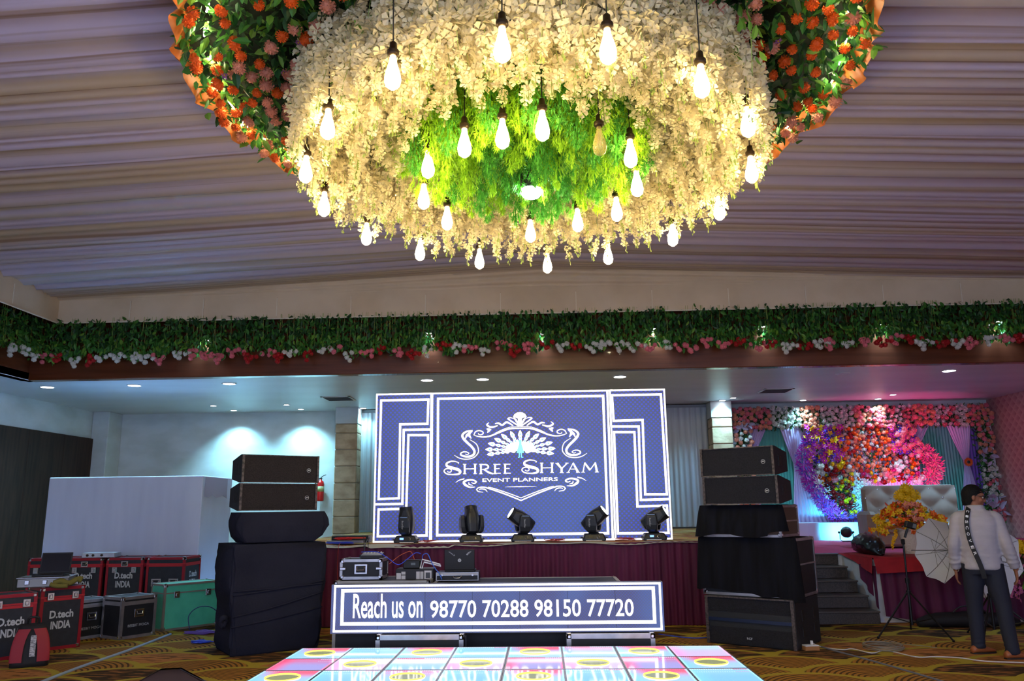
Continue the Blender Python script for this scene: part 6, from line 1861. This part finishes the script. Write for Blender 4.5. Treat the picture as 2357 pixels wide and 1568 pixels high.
# ------------------------------------------------------------------ sofa, basket bouquet, bag
so = thing('tufted_sofa', 'pale beige button-tufted sofa on the red carpeted side stage', 'sofa', (6.12, 13.75, 0.795), radians(-8))
m_leather = M('beige_leather', (156, 142, 132), 0.45, noise=(6, (142, 128, 118), 0.6))
def tuft(u, v):
    x, z = -0.70 + 1.40 * u, 0.40 + 0.58 * v
    a, b = u * 7, v * 3
    dd = abs(sin(pi * (a + b) / 1.0 * 0.5)) * abs(sin(pi * (a - b) * 0.5))
    return (x, -0.09 - 0.035 * dd, z)
bk = MB()
bk.grid(56, 28, tuft)
bko = MB().cbox((0, 0.03, 0.60), (1.46, 0.22, 0.78), 0.06).build('backrest', m_leather, so)
bk.build('tufted_face', m_leather, bko, smooth=True)
btn = MB().ball((0, 0, 0), 0.014, 8, 5, sc=(1, .6, 1)).mesh('button', m_chrome)
for j in range(4):
    for i in range(8):
        if (i + j) % 2 == 0 and i <= 7:
            put(btn, 'button', bko, (-0.70 + 0.2 * i, -0.092, 0.40 + 0.58 * j / 3 if j < 3 else 0.93))
MB().cbox((0, -0.36, 0.30), (1.44, 0.62, 0.20), 0.05).build('seat_cushion', m_leather, so, smooth=False)
MB().cbox((0, -0.34, 0.13), (1.50, 0.66, 0.20), 0.03).build('base', m_leather, so)
for s in (-1, 1):
    MB().cbox((s * 0.76, -0.30, 0.32), (0.16, 0.74, 0.50), 0.05).build('armrest', m_leather, so)
for sx in (-1, 1):
    for sy in (-0.6, 0.05):
        MB().lathe([(0.02, 0), (0.03, 0.04)], 8, c=(sx * .68, sy, 0.0)).build('leg', m_darkmetal, so)
bs = thing('flower_basket', 'white woven basket planter on the side stage edge', 'basket', (5.10, 11.55, 0.808))
m_weave = M('white_weave', (216, 210, 204), 0.6, bump=(50, 0.6))
rgs = []
for i in range(9):
    f = i / 8
    r = 0.085 + 0.075 * f
    rgs.append([(r * (1 + 0.015 * (j % 2) * (1 if i % 2 else -1)) * cos(2 * pi * j / 28), r * (1 + 0.015 * (j % 2) * (1 if i % 2 else -1)) * sin(2 * pi * j / 28), 0.32 * f) for j in range(28)])
MB().loft(rgs).build('basket', m_weave, bs)
MB().tube([(0.162 * cos(2 * pi * j / 28), 0.162 * sin(2 * pi * j / 28), 0.322) for j in range(28)], 0.010, 6, closed=True).build('rim', m_weave, bs, smooth=True)
bq = thing('bouquet', 'bouquet of yellow, orange and pink silk flowers in the white basket', 'bouquet', (5.10, 11.55, 1.12))
foliage_b = MB()
for i in range(260):
    a, e = rnd.uniform(0, 6.3), rnd.uniform(-0.1, 1.3)
    r = rnd.uniform(0.1, 0.42)
    add_leaf(foliage_b, Vector((r * cos(a) * cos(e), r * sin(a) * cos(e) * .7, 0.05 + r * sin(e) * 0.9)), rnd.uniform(.05, .09), rrot(), rnd.choice((0, 1, 1, 2)))
foliage_b.build('autumn_leaves', [m_leafm, M('orange_leaf', (226, 120, 40), 0.6), M('rust_leaf', (206, 70, 40), .6)], bq)['kind'] = 'stuff'
blm = star_mesh('blossom', m_yellow, m_orange)
blp = star_mesh('blossom', M('salmon_petal', (240, 150, 130), 0.6), m_yellow)
blo = star_mesh('blossom', m_orange, m_yellow)
for i in range(270):
    a = rnd.uniform(0, 6.3)
    e = rnd.uniform(-0.25, 1.35)
    r = rnd.uniform(0.30, 0.50)
    x = r * cos(a) * cos(e) * 1.05
    me = blp if abs(x) < 0.13 and rnd.random() < .8 else (blm if rnd.random() < .65 else blo)
    o = put(me, 'blossom', bq, (x, r * sin(a) * cos(e) * .7, 0.03 + 0.36 * sin(e) * (1 - 0.4 * abs(x))), scale=rnd.uniform(0.042, 0.062))
    o.rotation_euler = (rnd.uniform(0, 6), rnd.uniform(0, 6), 0)
for i in range(26):
    f = i / 26
    s = -1 if i % 3 else 1
    o = put(blm, 'blossom', bq, (s * (0.22 + 0.13 * f) + rnd.uniform(-.02, .02), -0.12 - 0.05 * f, 0.02 - 0.26 * f), scale=0.030)
    o.rotation_euler = (rnd.uniform(0, 6), rnd.uniform(0, 6), 0)
for x, z in ((0.0, 0.56), (-0.09, 0.47), (0.09, 0.47), (0.01, 0.43)):
    put(POM['yellow'], 'pompom', bq, (x, -0.05, z), scale=0.088)
    MB().tube([(x * .4, 0, 0.1), (x, -0.04, z)], 0.006, 5).build('stem', m_leafm, bq)
pb = thing('plastic_bag', 'crumpled black plastic bag lying on the red carpet edge', 'bag', (4.60, 11.75, 0.80), radians(-96))
rgs = []
for i in range(15):
    f = i / 14
    rr_ = (0.02 + 0.13 * sin(pi * min(1, f * 1.06 + 0.02)) ** 0.5)
    rgs.append([(-0.55 + 1.1 * f, rr_ * 1.2 * cos(2 * pi * j / 18) * (1 + 0.10 * sin(j * 2.1 + i * 1.7)), max(0.006, rr_ * 0.92 + rr_ * sin(2 * pi * j / 18) * (1 + 0.12 * sin(j * 3.3 + i * 2.3)))) for j in range(18)])
MB().loft(rgs).build('body', M('black_polythene', (22, 28, 34), 0.22, bump=(9, 0.6)), pb, smooth=True)
MB().tube(smooth_path([(0.5, 0.0, 0.05), (0.56, 0.03, 0.09), (0.62, 0.0, 0.03)]), [0.03] * 4 + [0.02] * 9, 6).build('tied_end', M('black_polythene'), pb, smooth=True)

# flower stand cut by the frame edge, pink trailing blooms
fs_ = thing('flower_planter', 'planter with yellow marigolds and trailing pink blossom by the side stage', 'planter', (5.98, 10.35, 0))
MB().lathe([(0.10, 0), (0.11, 0.03), (0.03, 0.06), (0.03, 0.62), (0.16, 0.68), (0.20, 0.80), (0.19, 0.80)], 16).build('pedestal', M('dark_planter', (40, 36, 34), 0.5), fs_, smooth=True)
lf = MB()
for i in range(200):
    a = rnd.uniform(0, 6.3)
    r = rnd.uniform(0, 0.30)
    add_leaf(lf, Vector((r * cos(a), r * sin(a), rnd.uniform(0.5, 0.92))), rnd.uniform(.07, .11), rrot(), rnd.choice((0, 1, 2)))
lf.build('leaves', [m_leafd, m_leafm, m_leafl], fs_)['kind'] = 'stuff'
for i in range(44):
    a = i * 2.4
    r = 0.30 * sqrt(i / 44)
    put(POM['yellow'] if i % 9 else POM['red'], 'marigold', fs_, (r * cos(a), r * sin(a), 0.98 - 0.9 * r * r), scale=rnd.uniform(.045, .06), rot=(rnd.gauss(0, .3), rnd.gauss(0, .3), 0))
pkb = star_mesh('pink_blossom', M('trailing_pink', (226, 110, 170), .6, transl=.2), m_yellow)
for s in range(7):
    a = pi + 0.5 * s
    for i in range(24):
        f = i / 24
        o = put(pkb, 'pink_blossom', fs_, ((0.25 + 0.05 * f) * cos(a) + rnd.uniform(-.05, .05) * (1.2 - f), (0.25 + .05 * f) * sin(a) + rnd.uniform(-.04, .04), 0.80 - (0.45 + 0.04 * s) * f), scale=rnd.uniform(.025, .035))
        o.rotation_euler = (rnd.uniform(0, 6), rnd.uniform(0, 6), 0)
tr = thing('hanging_blossom_spray', 'small hanging spray of pink blossom on the maroon skirt behind the man', 'flowers', (5.42, 10.66, 0.16))
MB().tube([(0, 0.22, 0.648), (0, 0.12, 0.650), (0, 0.01, 0.64), (0.0, 0.0, 0.3), (-0.02, 0, 0.02)], 0.004, 4).build('stem', m_leafm, tr)
for i in range(26):
    f = i / 26
    o = put(pkb, 'pink_blossom', tr, (rnd.uniform(-.05, .05), rnd.uniform(-.02, .02), 0.5 - 0.48 * f), scale=0.032)
    o.rotation_euler = (rnd.uniform(0, 6), rnd.uniform(0, 6), 0)

# ------------------------------------------------------------------ photo umbrellas
m_umb = M('white_umbrella_nylon', (236, 240, 250), 0.6, transl=0.3)
m_stand = M('black_stand_metal', (26, 26, 28), 0.4, metal=0.4)
def umbrella(label, apex, axis, Rr, depth, shaft, spin):
    ax = Vector(axis).normalized()
    up = Vector((0, 0, 1))
    s1 = ax.cross(up).normalized()
    s2 = s1.cross(ax)
    t = thing('photo_umbrella', label, 'umbrella', apex)
    mb = MB()
    n = 8
    k = 6
    for j in range(9):
        f = j / 8
        for i in range(n * k):
            a = 2 * pi * i / (n * k) + spin
            q = (i % k) / k
            sag = 1 - 0.10 * f * sin(pi * q)
            r = Rr * f * sag
            mb.v.append(tuple((s1 * cos(a) + s2 * sin(a)) * r - ax * (depth * (f ** 1.8) * (0.96 + 0.04 * cos(2 * pi * q)))))
    w = n * k
    for j in range(8):
        for i in range(w):
            mb.f.append((j * w + i, j * w + (i + 1) % w, (j + 1) * w + (i + 1) % w, (j + 1) * w + i))
            mb.mi.append(0)
    mb.build('canopy', m_umb, t, smooth=True)
    for i in range(n):
        a = 2 * pi * i / n + spin
        pts = [(s1 * cos(a) + s2 * sin(a)) * Rr * f - ax * (depth * f ** 1.8 + 0.004) for f in (0.02, 0.3, 0.6, 0.85, 1.0)]
        MB().tube(pts, 0.003, 4).build('rib', M('grey_rib', (120, 122, 128), .4, metal=.6), t)
        MB().tube([-ax * 0.20, pts[2]], 0.002, 4).build('stretcher', M('grey_rib'), t)
    MB().tube([ax * 0.03, -ax * shaft], 0.0055, 6).build('shaft', M('grey_rib'), t)
    return t
def light_stand(label, base, top, legs, cat='light stand', rl=0.42):
    t = thing('light_stand', label, cat, base)
    MB().tube([(0, 0, 0.12), (0, 0, 0.62)], 0.016, 8).build('lower_tube', m_stand, t)
    MB().tube([(0, 0, 0.58), (0, 0, top)], 0.012, 8).build('upper_tube', m_stand, t)
    MB().lathe([(0.026, 0.58), (0.026, 0.64)], 10).build('collar', m_stand, t)
    MB().lathe([(0.028, 0.46), (0.028, 0.50)], 10).build('leg_collar', m_stand, t)
    for a in legs:
        c, s = cos(a), sin(a)
        lg_ = MB().tube([(0.02 * c, 0.02 * s, 0.48), (rl * c, rl * s, 0.012)], 0.010, 6).build('leg', m_stand, t)
        MB().tube([(0, 0, 0.14), (rl * 0.55 * c, rl * 0.55 * s, 0.22)], 0.006, 5).build('brace', m_stand, lg_)
        MB().ball((rl * c, rl * s, 0.013), 0.016, 6, 4).build('foot', m_stand, lg_)
    MB().cbox((0, 0, top + 0.02), (0.035, 0.035, 0.06), 0.006).build('tilt_head', m_stand, t)
    return t
light_stand('tripod light stand with a flash and white umbrella before the side stage', (4.23, 9.78, 0), 1.03, (3.5, 5.2, 1.2, ), rl=0.5)
umbrella('white photo umbrella with its open side towards the flash and stairs', (4.82, 9.93, 0.94), (0.93, 0.26, -0.02), 0.38, 0.17, 0.52, 0.2)
fl_ = thing('camera_flash', 'black camera flash clamped on the light stand aimed into the umbrella', 'flash', (4.24, 9.72, 1.10), 0)
MB().tube([(-0.01, 0, 0.0), (0.03, 0, 0.10)], 0.014, 6).build('mount', m_stand, fl_)
MB().cbox((0.07, 0, 0.14), (0.12, 0.07, 0.075), 0.008, R=Ry(0.3)).build('head', m_black, fl_)
MB().box((0.10, -0.036, 0.13), (0.04, 0.003, 0.05), R=Ry(0.3)).build('panel', M('grey_lcd'), fl_)
light_stand('second tripod light stand behind the man in the pale jacket', (4.95, 9.40, 0), 1.0, (4.0, 5.6, 1.6), rl=0.55)
umbrella('white photo umbrella half hidden behind the man in the pale jacket', (5.02, 9.66, 0.86), (-0.25, 0.90, 0.05), 0.44, 0.18, 0.40, 0.5)
kb = thing('equipment_bag', 'long black equipment bag lying against the maroon skirt', 'bag', (5.2, 10.45, 0))
rgs = []
for i in range(11):
    f = i / 10
    r = 0.05 + 0.04 * sin(pi * f) ** 0.4
    rgs.append([(-0.6 + 1.2 * f, r * 1.3 * cos(2 * pi * j / 14), r + r * sin(2 * pi * j / 14) * (1 + .05 * sin(i * 2 + j))) for j in range(14)])
MB().loft(rgs).build('body', M('black_nylon'), kb, smooth=True)
MB().tube(smooth_path([(-0.2, -0.05, 0.17), (-0.1, -0.06, 0.24), (0.1, -0.06, 0.24), (0.2, -0.05, 0.17)]), 0.010, 6).build('strap', m_black, kb, smooth=True)

# chair back close to the camera
cr = thing('banquet_chair', 'brown padded chair back at the bottom edge beside the dance floor', 'chair', (-1.16, 2.45, 0), radians(12))
m_brown = M('brown_vinyl', (66, 44, 34), 0.5)
rgs = []
for i in range(9):
    f = i / 8
    w = 0.40 * sqrt(max(0.02, 1 - (max(0, f - 0.55) / 0.45) ** 2.4)) if f > 0.55 else 0.40
    w = max(w, 0.06)
    rgs.append([(x * w / 0.40, y, 0.52 + 0.485 * f) for x, y in rr(0, 0.18 + 0.05 * f, 0.40, 0.06 * min(1, 1.15 - f + 0.1), 0.02, 2)])
MB().loft(rgs).build('backrest', m_brown, cr, smooth=True)
MB().cbox((0, -0.02, 0.44), (0.42, 0.42, 0.08), 0.025).build('seat', m_brown, cr)
for sx in (-1, 1):
    MB().tube([(sx * .18, -0.19, 0.0), (sx * .18, -0.19, 0.42)], 0.013, 6).build('leg', m_darkmetal, cr)
    MB().tube([(sx * .18, 0.22, 0.0), (sx * .18, 0.17, 0.42), (sx * .17, 0.20, 0.60)], 0.013, 6).build('leg', m_darkmetal, cr)
# ------------------------------------------------------------------ photographer
m_skin = M('warm_skin', (150, 96, 70), 0.55, noise=(12, (136, 84, 60), 0.5))
m_jacket = M('pale_grey_jacket', (178, 173, 180), 0.75, noise=(5, (162, 156, 164), 0.6, (1, 1, 3)), bump=(14, 0.25))
m_navy = M('navy_trousers', (30, 34, 50), 0.8, noise=(4, (22, 26, 40), 0.6, (1, 1, 0.4)))
m_shoe = M('tan_leather', (164, 92, 50), 0.4)
m_hair = M('black_hair', (12, 11, 12), 0.65, spec=0.2, bump=(90, 0.4))
def remesh(o, vox, sm=4):
    r = o.modifiers.new('remesh', 'REMESH')
    r.mode = 'VOXEL'
    r.voxel_size = vox
    r.use_smooth_shade = True
    if sm:
        s = o.modifiers.new('smooth', 'SMOOTH')
        s.factor = 0.5
        s.iterations = sm
    return o
def limb(mb, pts, rad, n=14, k=5):
    P = smooth_path(pts, k)
    W = []
    for i in range(len(rad) - 1):
        for t in range(k):
            W.append(rad[i] + (rad[i + 1] - rad[i]) * t / k)
    W.append(rad[-1])
    mb.tube(P, W, n)
def ell(cx, cy, z, w, d, n=24, p=2.4):
    out = []
    for j in range(n):
        a = 2 * pi * j / n
        c, s = cos(a), sin(a)
        out.append((cx + w / 2 * abs(c) ** (2 / p) * (1 if c > 0 else -1), cy + d / 2 * abs(s) ** (2 / p) * (1 if s > 0 else -1), z))
    return out
LF, RF = Vector((-0.12, 0.05, 0)), Vector((0.155, -0.16, 0))
HIPL, HIPR = Vector((-0.085, 0.0, 0.86)), Vector((0.085, 0.0, 0.86))
KNL, KNR = Vector((-0.11, 0.05, 0.47)), Vector((0.135, -0.04, 0.47))
SHL, SHR = Vector((-0.165, 0.0, 1.325)), Vector((0.165, 0.0, 1.325))
ELL, ELR = Vector((-0.232, -0.05, 1.08)), Vector((0.235, -0.06, 1.08))
WRL, WRR = Vector((-0.240, 0.03, 0.835)), Vector((0.285, 0.0, 0.85))
HEADC = Vector((0.0, 0.035, 1.545))
HR = Rz(radians(-82)) @ Rx(radians(-10))
body = MB()
# trunk and legs (under the clothes), neck
body.loft([ell(0, 0, z, w, d) for z, w, d in ((0.80, 0.28, 0.19), (0.90, 0.32, 0.21), (1.02, 0.29, 0.19), (1.15, 0.33, 0.21), (1.28, 0.36, 0.21), (1.36, 0.30, 0.17), (1.40, 0.16, 0.13))])
limb(body, [(0, -0.005, 1.36), (0, 0.01, 1.42), (0, 0.03, 1.50)], [0.062, 0.055, 0.055])
for hip, kn, ft in ((HIPL, KNL, LF), (HIPR, KNR, RF)):
    limb(body, [hip, (hip + kn) / 2, kn, kn * 0.5 + ft * 0.5 + Vector((0, -0.012, 0)), ft + Vector((0, 0, 0.10)), ft + Vector((0, 0, 0.05))], [0.085, 0.072, 0.052, 0.050, 0.036, 0.036])
for sh, el, wr in ((SHL, ELL, WRL), (SHR, ELR, WRR)):
    limb(body, [sh, (sh + el) / 2, el, (el + wr) / 2, wr, wr + (wr - el).normalized() * 0.03], [0.050, 0.044, 0.037, 0.036, 0.026, 0.026])
# hands: palm, four fingers, thumb
def hand(wr, el, side, R):
    d = (wr - el).normalized()
    fr = [Vector((1, 0, 0)), Vector((0, 1, 0)), Vector((0, 0, 1))]
    dn = (d * 0.35 + Vector((0, 0.10, -1))).normalized()
    fwd = Vector((0, 1, 0))
    lat = dn.cross(fwd).normalized()
    fwd = lat.cross(dn).normalized()
    c0 = wr + dn * 0.02
    for q in range(4):
        b = c0 + fwd * (0.030 - 0.020 * q)
        limb(body, [b, b + dn * 0.045, b + dn * 0.085], [0.014, 0.0155, 0.0125], 8, 3)
        L_ = (0.072, 0.080, 0.074, 0.058)[q]
        p0 = b + dn * 0.085
        inn = lat * side
        p1 = p0 + dn * L_ * 0.42 + inn * 0.006 + fwd * 0.002 * (1.5 - q)
        p2 = p1 + (dn * 0.85 + inn * 0.5).normalized() * L_ * 0.33
        p3 = p2 + (dn * 0.55 + inn * 0.8).normalized() * L_ * 0.27
        limb(body, [p0 - dn * .01, p1, p2, p3], [0.0100, 0.0092, 0.0084, 0.0072], 8, 3)
    t0 = c0 + fwd * 0.028 + dn * 0.015
    limb(body, [t0, t0 + fwd * 0.030 + dn * 0.032, t0 + fwd * 0.038 + dn * 0.066, t0 + fwd * 0.032 + dn * 0.090], [0.014, 0.0125, 0.0105, 0.008], 8, 3)
hand(WRL, ELL, 1, None)
hand(WRR, ELR, -1, None)
# head: lofted skull with jaw, nose, lips, brow, ears; face looks along +Y of the head frame
sk = [(-0.115, 0.030, 0.055, 0.060), (-0.100, 0.022, 0.085, 0.095), (-0.075, 0.012, 0.112, 0.135), (-0.045, 0.006, 0.126, 0.160), (-0.01, 0.0, 0.138, 0.178), (0.03, -0.006, 0.146, 0.188), (0.065, -0.010, 0.144, 0.184), (0.092, -0.012, 0.124, 0.158), (0.110, -0.012, 0.088, 0.110), (0.118, -0.012, 0.040, 0.050)]
body.loft([[HR @ Vector(q) + HEADC for q in ell(0, cy_, z, w, d, 24, 2.1)] for z, cy_, w, d in sk])
def hp(v):
    return HR @ Vector(v) + HEADC
limb(body, [hp((0, 0.084, 0.030)), hp((0, 0.098, 0.005)), hp((0, 0.108, -0.018)), hp((0, 0.092, -0.030))], [0.009, 0.011, 0.015, 0.012], 8, 4)
for s in (-1, 1):
    body.ball(hp((s * 0.012, 0.092, -0.026)), 0.010, 8, 6)
    limb(body, [hp((s * 0.010, 0.086, 0.036)), hp((s * 0.034, 0.082, 0.042)), hp((s * 0.055, 0.066, 0.034))], [0.008, 0.010, 0.007], 8, 3)
    body.ball(hp((s * 0.074, -0.012, -0.004)), 0.030, 10, 8, sc=(0.35, 0.62, 1.0), R=HR)
    body.ball(hp((s * 0.045, 0.062, -0.02)), 0.022, 8, 6)
limb(body, [hp((-0.022, 0.082, -0.054)), hp((0, 0.092, -0.052)), hp((0.022, 0.082, -0.054))], [0.005, 0.009, 0.005], 8, 3)
limb(body, [hp((-0.020, 0.080, -0.064)), hp((0, 0.089, -0.066)), hp((0.020, 0.080, -0.064))], [0.005, 0.009, 0.005], 8, 3)
body.ball(hp((0, 0.072, -0.095)), 0.020, 8, 6)
man = body.build('person', m_skin, None, True, (4.47, 8.56, 0), radians(-24))
remesh(man, 0.0065, 2)
tag(man, 'man in a pale grey jacket, navy trousers and tan shoes walking past the umbrellas', 'person')
# eyes and glasses
for s in (-1, 1):
    MB().ball(hp((s * 0.031, 0.078, 0.012)), 0.012, 10, 8).build('eye', M('eye_white', (220, 214, 206), 0.3), man, True)
    MB().ball(hp((s * 0.031, 0.0875, 0.012)), 0.0055, 8, 6).build('iris', M('dark_iris', (30, 20, 16), 0.2), man, True)
gl = MB()
for s in (-1, 1):
    gl.tube([hp((s * 0.033 + 0.024 * cos(2 * pi * i / 14), 0.098, 0.012 + 0.017 * sin(2 * pi * i / 14))) for i in range(14)], 0.0022, 5, closed=True)
    gl.tube([hp((s * 0.056, 0.097, 0.018)), hp((s * 0.076, 0.04, 0.018)), hp((s * 0.080, -0.012, 0.020)), hp((s * 0.076, -0.03, 0.005))], 0.0022, 5)
gl.tube([hp((-0.010, 0.099, 0.014)), hp((0, 0.104, 0.018)), hp((0.010, 0.099, 0.014))], 0.0022, 5)
gl.build('glasses', m_black, man)
# hair shell: crown, back and sides, short fringe
hb = MB()
nA, nB = 36, 22
def hairp(i, j):
    th = 2 * pi * i / nA
    f = j / nB
    front = max(0.0, sin(th))
    side = abs(cos(th))
    low = -0.095 if sin(th) < -0.35 else (-0.095 + (0.118) * min(1, (sin(th) + 0.35) / 0.55))
    if sin(th) > 0.2:
        low = 0.023 + 0.034 * min(1, (sin(th) - 0.2) / 0.5)
    z = low + (0.132 - low) * f
    k = sqrt(max(0.0, 1 - ((z - 0.02) / 0.115) ** 2)) if z > 0.02 else 1 - 0.22 * ((0.02 - z) / 0.12)
    bulge = 1.0 + 0.03 * sin(th * 9 + j) * (1 - f)
    return hp((0.081 * k * cos(th) * bulge, -0.012 + 0.103 * k * sin(th) * bulge, z))
for j in range(nB + 1):
    for i in range(nA):
        hb.v.append(tuple(hairp(i, j)))
for j in range(nB):
    for i in range(nA):
        hb.f.append((j * nA + i, j * nA + (i + 1) % nA, (j + 1) * nA + (i + 1) % nA, (j + 1) * nA + i))
        hb.mi.append(0)
ho_ = hb.build('hair', m_hair, man, True)
sdm = ho_.modifiers.new('thick', 'SOLIDIFY')
sdm.thickness = 0.016
sdm.offset = -1
# jacket
jk = MB()
jk.loft([ell(0, cy_, z, w, d) for z, w, d, cy_ in ((0.825, 0.345, 0.26, 0), (0.84, 0.36, 0.275, 0), (0.95, 0.35, 0.268, 0), (1.05, 0.345, 0.265, -0.005), (1.16, 0.365, 0.27, -0.01), (1.27, 0.385, 0.27, -0.01), (1.34, 0.365, 0.235, -0.008), (1.39, 0.29, 0.19, 0), (1.42, 0.19, 0.165, 0.01), (1.455, 0.165, 0.165, 0.015), (1.47, 0.150, 0.150, 0.015))])
for sh, el, wr in ((SHL, ELL, WRL), (SHR, ELR, WRR)):
    inn = Vector((0.05 if sh.x < 0 else -0.05, 0, 0.0))
    limb(jk, [sh + inn, sh, (sh + el) / 2, el, (el + wr) / 2, wr + (wr - el) * 0.03], [0.082, 0.076, 0.066, 0.058, 0.054, 0.047], 16)
    for q in range(4):
        c = el + (wr - el) * (0.18 + 0.2 * q)
        jk.tube([c + Vector((0.055 * cos(2 * pi * i / 12), 0.055 * sin(2 * pi * i / 12), 0.008 * sin(i + q))) for i in range(12)], 0.010, 6, closed=True)
for z in (0.90, 0.965, 1.03):
    jk.tube([(0.188 * cos(2 * pi * i / 20), 0.132 * sin(2 * pi * i / 20), z + 0.010 * sin(3 * i + z * 40)) for i in range(20)], 0.010, 6, closed=True)
jo = remesh(jk.build('jacket', m_jacket, man, True), 0.011, 3)
tr_ = MB()
tr_.loft([ell(0, 0, z, w, d) for z, w, d in ((0.78, 0.33, 0.235), (0.85, 0.36, 0.25), (0.95, 0.355, 0.24), (1.0, 0.33, 0.22))])
for hip, kn, ft in ((HIPL, KNL, LF), (HIPR, KNR, RF)):
    limb(tr_, [hip + Vector((0, 0, 0.02)), (hip + kn) / 2, kn, kn * 0.5 + ft * 0.5, ft + Vector((0, 0.005, 0.11)), ft + Vector((0, 0.008, 0.055))], [0.108, 0.094, 0.076, 0.068, 0.062, 0.068], 16)
    for q in range(3):
        c = ft + (kn - ft) * (0.16 + 0.09 * q)
        tr_.tube([c + Vector((0.058 * cos(2 * pi * i / 12), 0.058 * sin(2 * pi * i / 12), 0.01 * sin(i * 2 + q))) for i in range(12)], 0.010, 6, closed=True)
remesh(tr_.build('trousers', m_navy, man, True), 0.011, 3)
for ft, yaw in ((LF, -0.9), (RF, -1.0)):
    sh_ = MB()
    sec = [(-0.085, 0.050, 0.058), (-0.06, 0.066, 0.075), (-0.01, 0.070, 0.085), (0.05, 0.078, 0.068), (0.11, 0.084, 0.052), (0.155, 0.074, 0.042), (0.185, 0.040, 0.030)]
    R = Rz(yaw)
    rg_ = []
    for y_, w, h in sec:
        rg_.append([R @ Vector((w / 2 * cos(2 * pi * j / 14), y_, max(0.002, 0.012 + (h - 0.012) * max(0, 0.5 + 0.62 * sin(2 * pi * j / 14))))) + ft for j in range(14)])
    sh_.loft(rg_)
    so_ = sh_.build('shoe', m_shoe, man, True)
    MB().loft([[R @ Vector((w / 2 * 1.06 * cos(2 * pi * j / 14), y_, 0.001 + 0.012 * (sin(2 * pi * j / 14) > 0))) + ft for j in range(14)] for y_, w, h in sec]).build('sole', M('dark_sole', (40, 30, 26), 0.7), so_)
# camera strap across the back, with its woven lettering
sp_ = [(-0.045, 0.03, 1.452), (-0.062, -0.055, 1.435), (-0.085, -0.118, 1.365), (-0.100, -0.150, 1.28), (-0.098, -0.156, 1.18), (-0.080, -0.152, 1.07), (-0.052, -0.150, 0.97), (-0.026, -0.152, 0.88), (-0.010, -0.152, 0.80), (-0.004, -0.146, 0.745)]
P = smooth_path(sp_, 5)
sm_ = MB()
for i, q in enumerate(P):
    t = (P[min(i + 1, len(P) - 1)] - P[max(0, i - 1)]).normalized()
    lat = t.cross(Vector((0, -1, 0.15))).normalized()
    nn = lat.cross(t).normalized()
    for a, b in ((-1, 0.0), (1, 0.0), (1, 0.004), (-1, 0.004)):
        sm_.v.append(tuple(q + lat * 0.022 * a + Vector((0, -1, 0.1)) * (b + 0.006)))
for i in range(len(P) - 1):
    for j in range(4):
        sm_.f.append((i * 4 + j, i * 4 + (j + 1) % 4, i * 4 + 4 + (j + 1) % 4, i * 4 + 4 + j))
        sm_.mi.append(0)
stp = sm_.build('camera_strap', M('black_webbing', (20, 20, 22), 0.7), man)
word = 'DISCOVER'
idx0 = 8
for k, chh in enumerate(word):
    i = idx0 + int(k * 3.0)
    q = P[i]
    t = (P[i + 1] - P[i - 1]).normalized()
    me = text_mesh(chh, (-0.016, -0.013, 0.016, 0.013), 0.0, m_whiteplastic, bold=0.03)
    o = put(me, 'lettering', stp, q + Vector((0, -0.0125, 0.001)))
    ang = atan2(t.x, -t.z)
    o.rotation_euler = (Rx(0.0) @ Ry(-ang + pi / 2)).to_euler()
